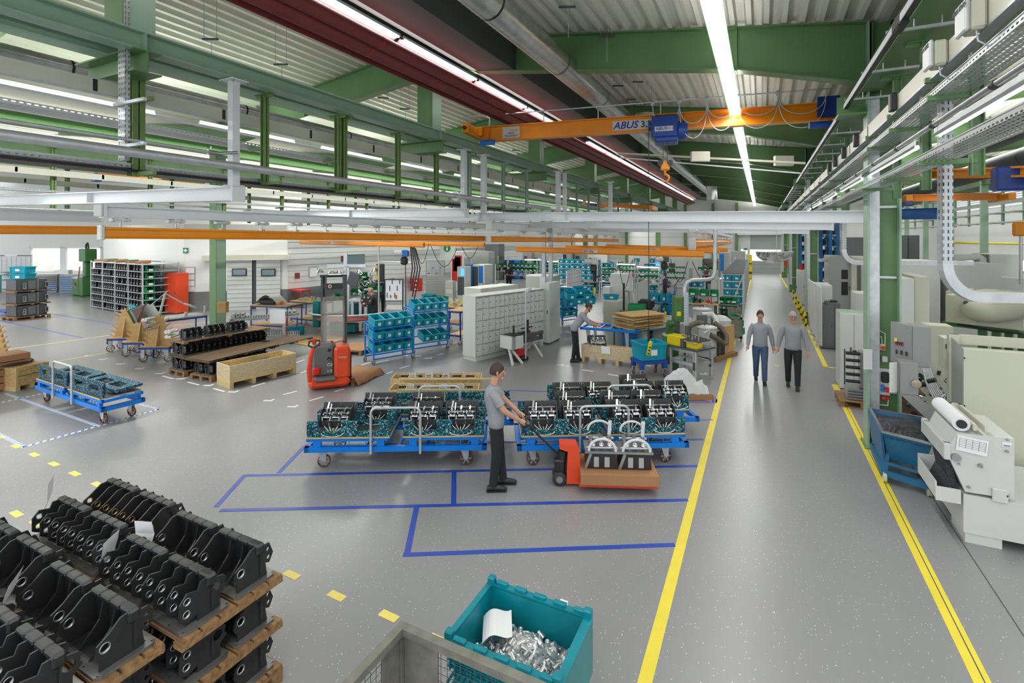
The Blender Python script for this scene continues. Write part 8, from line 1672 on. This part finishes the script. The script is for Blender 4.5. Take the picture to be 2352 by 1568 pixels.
def hand_mesh(b,w,d,fwd,curl=.5,s=1.0):
 """palm and five fingers at wrist w; d = direction the hand points, fwd = direction of the thumb side"""
 d = V(d).normalized(); f = V(fwd); f = (f - d * f.dot(d)).normalized(); n = d.cross(f); w = V(w)
 b.tube([w - d * .02 * s,w + d * .03 * s,w + d * .085 * s],[.026 * s,.036 * s,.036 * s],10)
 for k,(o,L) in enumerate(((.027,.068),(.009,.078),(-.009,.073),(-.026,.056))):
  p = w + d * .08 * s + f * o * s; q = p + (d * cos(curl * .5) + n * sin(curl * .5)) * L * .45 * s; r = q + (d * cos(curl * 1.6) + n * sin(curl * 1.6)) * L * .35 * s; e = r + (d * cos(curl * 2.6) + n * sin(curl * 2.6)) * L * .25 * s
  b.tube([p,q,r,e],[.0095 * s,.009 * s,.008 * s,.006 * s],6)
 p = w + d * .025 * s + f * .03 * s; q = p + (d * .6 + f * .7) * .035 * s; e = q + (d * .9 + f * .1 + n * .3) * .032 * s; b.tube([p,q,e],[.012 * s,.010 * s,.008 * s],6)
def head_mesh(parent,c,yaw,pitch,hair='hair_dark',hairlen=1,bald=False,s=1.0,beard=False,glasses=False):
 T = TR(c[0],c[1],c[2],yaw,pitch) @ Matrix.Scale(s,4); b = mb('skin'); b.T = T; n = 20; m = 14; vs = []
 for i in range(m + 1):
  th = pi * i / m; z = .118 * cos(th); rr = sin(th)
  for j in range(n):
   a = 2 * pi * j / n; x,y = .098 * rr * cos(a),.076 * rr * sin(a)
   if z < -.01:t = min(1,(-z - .01) / .1); x *= 1 - .18 * t; y *= 1 - .28 * t; x += .012 * t
   if x > 0 and -.05 < z < .03:x -= .004
   vs.append((x,y,z))
 b.add(vs,[(i * n + j,i * n + (j + 1) % n,(i + 1) * n + (j + 1) % n,(i + 1) * n + j) for i in range(m) for j in range(n)],True)
 b.tube([(.092,0,.018),(.106,0,-.01),(.117,0,-.028),(.096,0,-.036)],[.008,.011,.014,.008],8)
 for y in (-1,1):b.sphere((-.002,y * .079,-.008),.028,8,6,(.6,.3,1.1))
 b.sphere((.078,0,-.092),.026,8,6)
 h = b.build('head',None,parent)
 e = mb('paper'); e.T = T; [e.sphere((.081,y * .030,.012),.0095,8,6) for y in (-1,1)]; e.use('ink'); [e.sphere((.0885,y * .030,.012),.0045,6,4) for y in (-1,1)]; e.use('hair_dark'); [e.tube([(.089,y * .015,.034),(.093,y * .031,.039),(.083,y * .047,.034)],.004,5) for y in (-1,1)]; e.build('eye',None,h)
 e = mb('lip'); e.T = T; e.tube([(.087,-.024,-.058),(.099,0,-.055),(.087,.024,-.058)],[.004,.0065,.004],6); e.build('mouth',None,h)
 b = mb(hair); b.T = T; vs = []; k = 10
 for i in range(k + 1):
  th = (.62 if not bald else .5) * pi * i / k
  for j in range(n):
   a = 2 * pi * j / n; f = cos(a); lim = th * (1.0 - .42 * max(0,f)) if not bald else th
   g = 1.07 + .03 * hairlen; vs.append((.098 * g * sin(lim) * cos(a) - .006,.076 * g * sin(lim) * sin(a),.118 * g * cos(lim) + .002))
 if not bald:b.add(vs,[(i * n + j,i * n + (j + 1) % n,(i + 1) * n + (j + 1) % n,(i + 1) * n + j) for i in range(k) for j in range(n)],True)
 else:b.tube([(-.02,.08,.02),(-.07,.055,.01),(-.1,0,.005),(-.07,-.055,.01),(-.02,-.08,.02)],.014,6)
 if beard:b.tube([(.03,.066,-.05),(.07,.045,-.085),(.092,0,-.105),(.07,-.045,-.085),(.03,-.066,-.05)],.014,6)
 b.build('hair',None,parent)
 if glasses:b = mb('black'); b.T = T; [b.tube([(.100,y * .032 + .022 * cos(a),.012 + .017 * sin(a)) for a in [q * pi / 5 for q in range(10)]],.0022,4,True) for y in (-1,1)]; b.build('glasses',None,parent)
mat('lip',(.42,.15,.12),.5)
def person(loc,rz,pose,label,shirt,trouser,hair='hair_dark',sc=1.0,sleeves='long',shoe='black',head=(0,0),bald=False,cap=None,beard=False,glasses=False,logo=False,grip=.6):
 """pose overrides joints given for a 1.80 m person facing +x"""
 J = dict(hip=(0,0,.96),belly=(.01,0,1.10),chest=(.0,0,1.32),neck=(-.01,0,1.49),skull=(.015,0,1.62),
   shl=(0,.17,1.43),shr=(0,-.17,1.43),ell=(-.03,.24,1.14),elr=(-.03,-.24,1.14),wrl=(.05,.26,.89),wrr=(.05,-.26,.89),
   hil=(0,.09,.90),hir=(0,-.09,.90),knl=(.02,.10,.50),knr=(.02,-.10,.50),anl=(-.02,.10,.09),anr=(-.02,-.10,.09)); J.update(pose)
 J = {k:V(v) for k,v in J.items()}; t = thing('person',label,'person',loc,rz); t.scale = (sc,) * 3
 toe = {s:J['an' + s] + V((.17,0,-.05)) for s in 'lr'}
 base = [('hip','belly'),('belly','chest'),('chest','neck'),('neck','skull'),('chest','shl'),('chest','shr'),('shl','ell'),('ell','wrl'),('shr','elr'),('elr','wrr'),('hip','hil'),('hip','hir'),('hil','knl'),('knl','anl'),('hir','knr'),('knr','anr')]
 rad = dict(hip=.09,belly=.085,chest=.09,neck=.062,skull=.06,shl=.05,shr=.05,ell=.046,elr=.046,wrl=.032,wrr=.032,hil=.065,hir=.065,knl=.045,knr=.045,anl=.035,anr=.035)
 skinned('body',{k:(tuple(J[k]),rad[k]) for k in rad},base,'hip','skin',t)
 def loft(b,rings,n=16):
  vs = []
  for q,(c,dx,wy) in enumerate(rings):
   a = rings[max(0,q - 1)][0]; e = rings[min(len(rings) - 1,q + 1)][0]; up = (e - a).normalized(); fx = V((0,1,0)).cross(up); fx = -fx if fx.x < 0 else fx
   vs += [c + fx * dx * cos(2 * pi * k / n) + V((0,1,0)) * wy * sin(2 * pi * k / n) for k in range(n)]
  b.add(vs,[(q * n + k,q * n + (k + 1) % n,(q + 1) * n + (k + 1) % n,(q + 1) * n + k) for q in range(len(rings) - 1) for k in range(n)],True)
 L3 = lambda a,c,u:J[a].lerp(J[c],u)
 b = mb(shirt); hem = J['hip'] - V((0,0,.07))
 loft(b,[(hem,.10,.15),(hem + V((0,0,.015)),.118,.168),(J['hip'] + V((0,0,.04)),.118,.165),(J['belly'],.118,.158),(L3('belly','chest',.6),.125,.172),(J['chest'],.128,.185),(L3('chest','neck',.45),.115,.187),(L3('chest','neck',.68),.09,.15),(L3('chest','neck',.86),.07,.09),(L3('chest','neck',1.0),.062,.068),(L3('chest','neck',1.0) - V((0,0,.02)),.05,.055)])
 for s in 'lr':
  k = {'long':.93,'mid':.3,'short':0}[sleeves]; P_ = [L3('chest','sh' + s,.55),J['sh' + s] + V((0,0,-.025)),L3('sh' + s,'el' + s,.35)]; R_ = [.06,.068,.066]
  if sleeves == 'short':P_ += [L3('sh' + s,'el' + s,.72)]; R_ += [.068]
  else:P_ += [J['el' + s],L3('el' + s,'wr' + s,k)]; R_ += [.056,.042 if k > .5 else .052]
  b.tube(P_,R_,12)
 b.build('shirt',None,t)
 b = mb(trouser); h0 = J['hip']; loft(b,[(h0 + V((0,0,.05)),.10,.145),(h0,.112,.158),(h0 - V((0,0,.07)),.112,.162),(h0 - V((0,0,.14)),.09,.14)])
 for s in 'lr':b.tube([J['hi' + s] + V((0,0,.0)),L3('hi' + s,'kn' + s,.5),J['kn' + s],L3('kn' + s,'an' + s,.5),J['an' + s] + V((0,0,-.01))],[.094,.088,.072,.064,.058],12)
 b.build('trousers',None,t)
 for s in 'lr':
  b = mb(shoe); A = J['an' + s]; g = A.z - .09; b.tube([(A.x - .08,A.y,.045 + g),(A.x - .02,A.y,.06 + g),(A.x + .08,A.y,.05 + g),(A.x + .17,A.y,.035 + g),(A.x + .20,A.y,.03 + g)],[.036,.044,.042,.036,.018],10); b.box(A.x - .09,A.x + .19,A.y - .04,A.y + .04,.0 + g,.02 + g); b.build('shoe',None,t)
  b = mb('skin'); d = J['wr' + s] - J['el' + s]; hand_mesh(b,J['wr' + s],d,V((1,0,.2)) if abs(d.normalized().x) < .7 else V((0,-1 if s == 'l' else 1,.4)),grip if s == 'l' else grip); b.build('hand',None,t)
 hd = J['skull'] + V((.015,0,.055)); head_mesh(t,hd,head[0],head[1],hair,1,bald,1.0,beard,glasses)
 if cap:b = mb(cap); b.T = TR(hd.x,hd.y,hd.z,head[0],head[1]); b.lathe([(.001,.135),(.07,.115),(.1,.05),(.104,.03)],16); b.box(.05,.17,-.06,.06,.035,.045); b.build('cap',None,t)
 if logo:b = mb('teal'); q = J['chest'] + V((.13,.07,.03)); b.cb(tuple(q),(.01,.04,.012)); b.build('chest_logo',None,t)
 return t
def stand(px,py):p = P(px,py); return V((p.x,p.y,0))
pw = stand(1140,1120); ax = TH
t = person(pw,ax + .05,dict(belly=(-.02,0,1.12),chest=(-.05,0,1.32),neck=(-.04,0,1.49),skull=(.0,0,1.62),ell=(.12,.22,1.20),elr=(.10,-.22,1.18),wrl=(.34,.12,1.03),wrr=(.34,-.12,1.00),shl=(-.05,.17,1.43),shr=(-.05,-.17,1.43),knl=(.05,.1,.50),anl=(.10,.1,.09),knr=(.0,-.1,.5),anr=(-.05,-.1,.09)),
  'short-haired man in grey T-shirt and black trousers pulling the red pallet truck','shirt_grey','trousers_black',sleeves='short',head=(0,.12),sc=1.0,grip=.9)
hp_ = t.matrix_basis @ V((.43,0,.97)); b0 = P(1288,1112); tr = thing('pallet_truck','red hand pallet truck pulled by the man in the T-shirt','pallet truck',(b0.x,b0.y,0),TH - .06); k_ = depth(b0) / 1150
b = mb('red_orange'); b.prism([(.08,.04),(.30,.04),(.26,.55),(.22,.60),(-.02,.60),(-.02,.54),(.10,.5)],.22,TR(0,.05,0)); b.box(.25,1.35,-.22,-.06,.08,.14).box(.25,1.35,.16,.32,.08,.14); b.build('fork_frame',None,tr)
b = mb('rubber'); b.lathe([(.04,-.05),(.095,-.05),(.1,-.04),(.1,.04),(.095,.05),(.04,.05)],18,TR(-.02,-.02,.1,0,0,pi / 2)).lathe([(.04,-.05),(.1,-.04),(.1,.04),(.04,.05)],18,TR(-.02,.14,.1,0,0,pi / 2)); b.use('steel').cyl((-.02,-.075,.1),(-.02,.2,.1),.05,n=10); b.build('steering_wheel',None,tr)
b = mb('black'); b.cyl((.0,.05,.15),(.03,.05,.48),.07,n=12); b.rbox(-.09,.06,-.03,.13,.18,.36,.02); b.build('hydraulic_unit',None,tr)
b = mb('black'); lo = tr.matrix_basis.inverted() @ hp_; b.tube([(.0,.05,.38),lo - V((.0,0,.05)),lo],.016,8).tube([lo + V((0,-.16,0)),lo + V((.06,-.12,-.06)),lo + V((.08,.0,-.08)),lo + V((.06,.12,-.06)),lo + V((0,.16,0)),lo + V((0,0,.01))],.014,6,True); b.build('handle',None,tr)
b = mb('cardboard'); T0 = tr.matrix_basis; b.T = T0; b.rbox(.27,1.35,-.30,.38,.145,.30,.005); one(b,'carton_tray',None,'brown cardboard tray on the red pallet truck','carton')
for i,x in enumerate((.58,1.06)):
 q = T0 @ V((x,.05,.305)); tt = thing('valve_unit',('left' if i == 0 else 'right') + ' metal valve unit with thick white hose arcs on the pallet truck','machine unit',q,tr.rotation_euler.z)
 b = mb('iron'); b.prism([(-.22,0),(.22,0),(.2,.22),(-.2,.22)],.36,TR(0,0,0)); b.use('machine_grey'); [b.box(x_ - .035,x_ + .035,-.20,-.18,.03,.17) for x_ in (-.08,.07)]; b.build('housing',None,tt)
 b = mb('steel'); b.box(-.24,.24,-.2,.2,.22,.25); b.bar((-.24,-.2,.0),(-.16,-.2,.22),.04,.02,V((0,1,0))); b.cyl((-.22,-.16,.29),(.22,-.16,.29),.018,n=8).cyl((-.2,.1,.33),(.2,.1,.33),.02,n=8); [b.cyl((x_,-.05,.25),(x_,-.05,.42),.03,n=10) for x_ in (-.15,0,.12)]; b.build('valve_block',None,tt)
 b = mb('chrome'); [b.sphere((x_,-.1,.3),.045,10,8) for x_ in (-.12,.0,.12)]; b.bar((.12,0,.4),(.14,.02,.62),.05,.03,V((0,1,0))); b.build('lever',None,tt)
 b = mb('hose_clear'); b.tube([(-.19 * cos(a),-.22,.27 + .17 * sin(a)) for a in [k * pi / 10 for k in range(11)]],.02,8).tube([(-.17 * cos(a),.16,.42 + .14 * sin(a)) for a in [k * pi / 10 for k in range(11)]],.018,8); b.build('hose',None,tt)
def face_to_cam(p):return atan2(-p.y,-p.x)
p = stand(1746,878); person(p,face_to_cam(p) + .05,dict(ell=(-.04,.25,1.15),elr=(.02,-.25,1.15),wrl=(-.02,.29,.90),wrr=(.10,-.28,.91),knl=(.10,.09,.52),anl=(.14,.09,.10),knr=(-.02,-.09,.50),anr=(-.16,-.09,.13)),'dark-haired man in grey sweater and blue jeans walking on the left in the aisle','sweater_grey','jeans','hair_dark',1.0,head=(.1,.08),logo=True,grip=.4)
p = stand(1821,890); person(p,face_to_cam(p) - .02,dict(hip=(0,0,.96),ell=(-.02,.27,1.15),elr=(-.03,-.27,1.15),wrl=(.05,.31,.90),wrr=(.02,-.31,.90),knl=(.08,.1,.52),anl=(.14,.1,.10),knr=(-.03,-.1,.5),anr=(-.14,-.1,.12)),'grey-haired older man in grey sweater and black trousers walking on the right in the aisle','sweater_grey','trousers_black','hair_grey',1.02,head=(.15,.2),glasses=True,grip=.5)
p = stand(1324,830); person(p,TH - .1,dict(hip=(-.06,0,.96),belly=(.02,0,1.10),chest=(.16,0,1.28),neck=(.26,0,1.42),skull=(.34,0,1.53),shl=(.15,.17,1.38),shr=(.15,-.17,1.38),ell=(.34,.2,1.16),elr=(.36,-.2,1.14),wrl=(.60,.08,1.10),wrr=(.60,-.06,1.07),hil=(-.05,.09,.9),hir=(-.05,-.09,.9),knl=(.0,.1,.5),knr=(-.04,-.1,.5),anl=(.06,.1,.09),anr=(-.10,-.1,.09)),'bearded man in pale grey sweatshirt bending over the film-lined crate','shirt_grey','trousers_black',sleeves='mid',head=(0,.55),beard=True,grip=1.1,sc=1.0)
p = stand(862,768); person(p,TH + pi + .1,dict(chest=(.05,0,1.31),neck=(.10,0,1.47),skull=(.15,0,1.58),shl=(.05,.17,1.42),shr=(.05,-.17,1.42),ell=(.12,.22,1.16),elr=(.12,-.22,1.15),wrl=(.34,.14,1.16),wrr=(.36,-.1,1.06)),'bald man in black sweater and trousers working at the left assembly station','cloth_black','trousers_black','hair_grey',1.0,head=(0,.55),bald=True,grip=1.0)
p = stand(874,722); person(p,TH + pi / 2 + .3,dict(),'bald man in a navy T-shirt seen from behind at the left assembly station','cloth_navy','trousers_black','hair_grey',1.0,bald=True,sleeves='short')
p = stand(1119,678); person(p,TH + pi - .3,dict(wrl=(.35,.15,1.05),wrr=(.35,-.1,1.1),ell=(.1,.24,1.15),elr=(.1,-.24,1.15)),'man with a dark cap and a striped shirt before the blue-door cabinet','jeans','trousers_black','hair_dark',1.0,sleeves='short',cap='cloth_black')
p = stand(1169,668); person(p,TH + pi / 2,dict(wrl=(.25,.2,1.0),wrr=(.25,-.2,1.0)),'dark-haired person in black seen from behind at the green bin shelves','cloth_black','trousers_black','hair_dark',1.0)
p = stand(1222,668); person(p,TH - .3,dict(wrl=(.25,.2,1.0),wrr=(.25,-.2,1.0)),'dark-haired person in a charcoal top right of the green bin shelves','cloth_black','trousers_black','hair_dark',1.0)
p = stand(1366,672); person(p,TH - .4,dict(wrl=(.3,.2,1.0),wrr=(.3,-.2,1.0)),'person in black at the teal crate racks beside the pale hoist','cloth_black','trousers_black','hair_dark',1.0)
p = stand(1622,664); person(p,TH + pi - .5,dict(),'man with a dark cap in a red sweater near the flow rack','cloth_red','trousers_black','hair_dark',1.0,cap='cloth_black')
p = stand(1527,700); person(p,TH - .5,dict(wrl=(.3,.2,1.0),wrr=(.3,-.2,1.0)),'worker in navy behind the black hoist chain at the bench lamps','cloth_navy','trousers_black','hair_dark',.95)
p = stand(1420,672); person(p,TH - pi / 2,dict(wrl=(.3,.2,1.0),wrr=(.3,-.2,1.0)),'worker in white bent under the left bright lamp','white_steel','trousers_black','hair_dark',.95,head=(0,.4))
p = stand(585,702); person(p,TH + pi,dict(),'person in a blue shirt walking through the sliding door','blue_mid','jeans','hair_dark',1.0,sleeves='short')
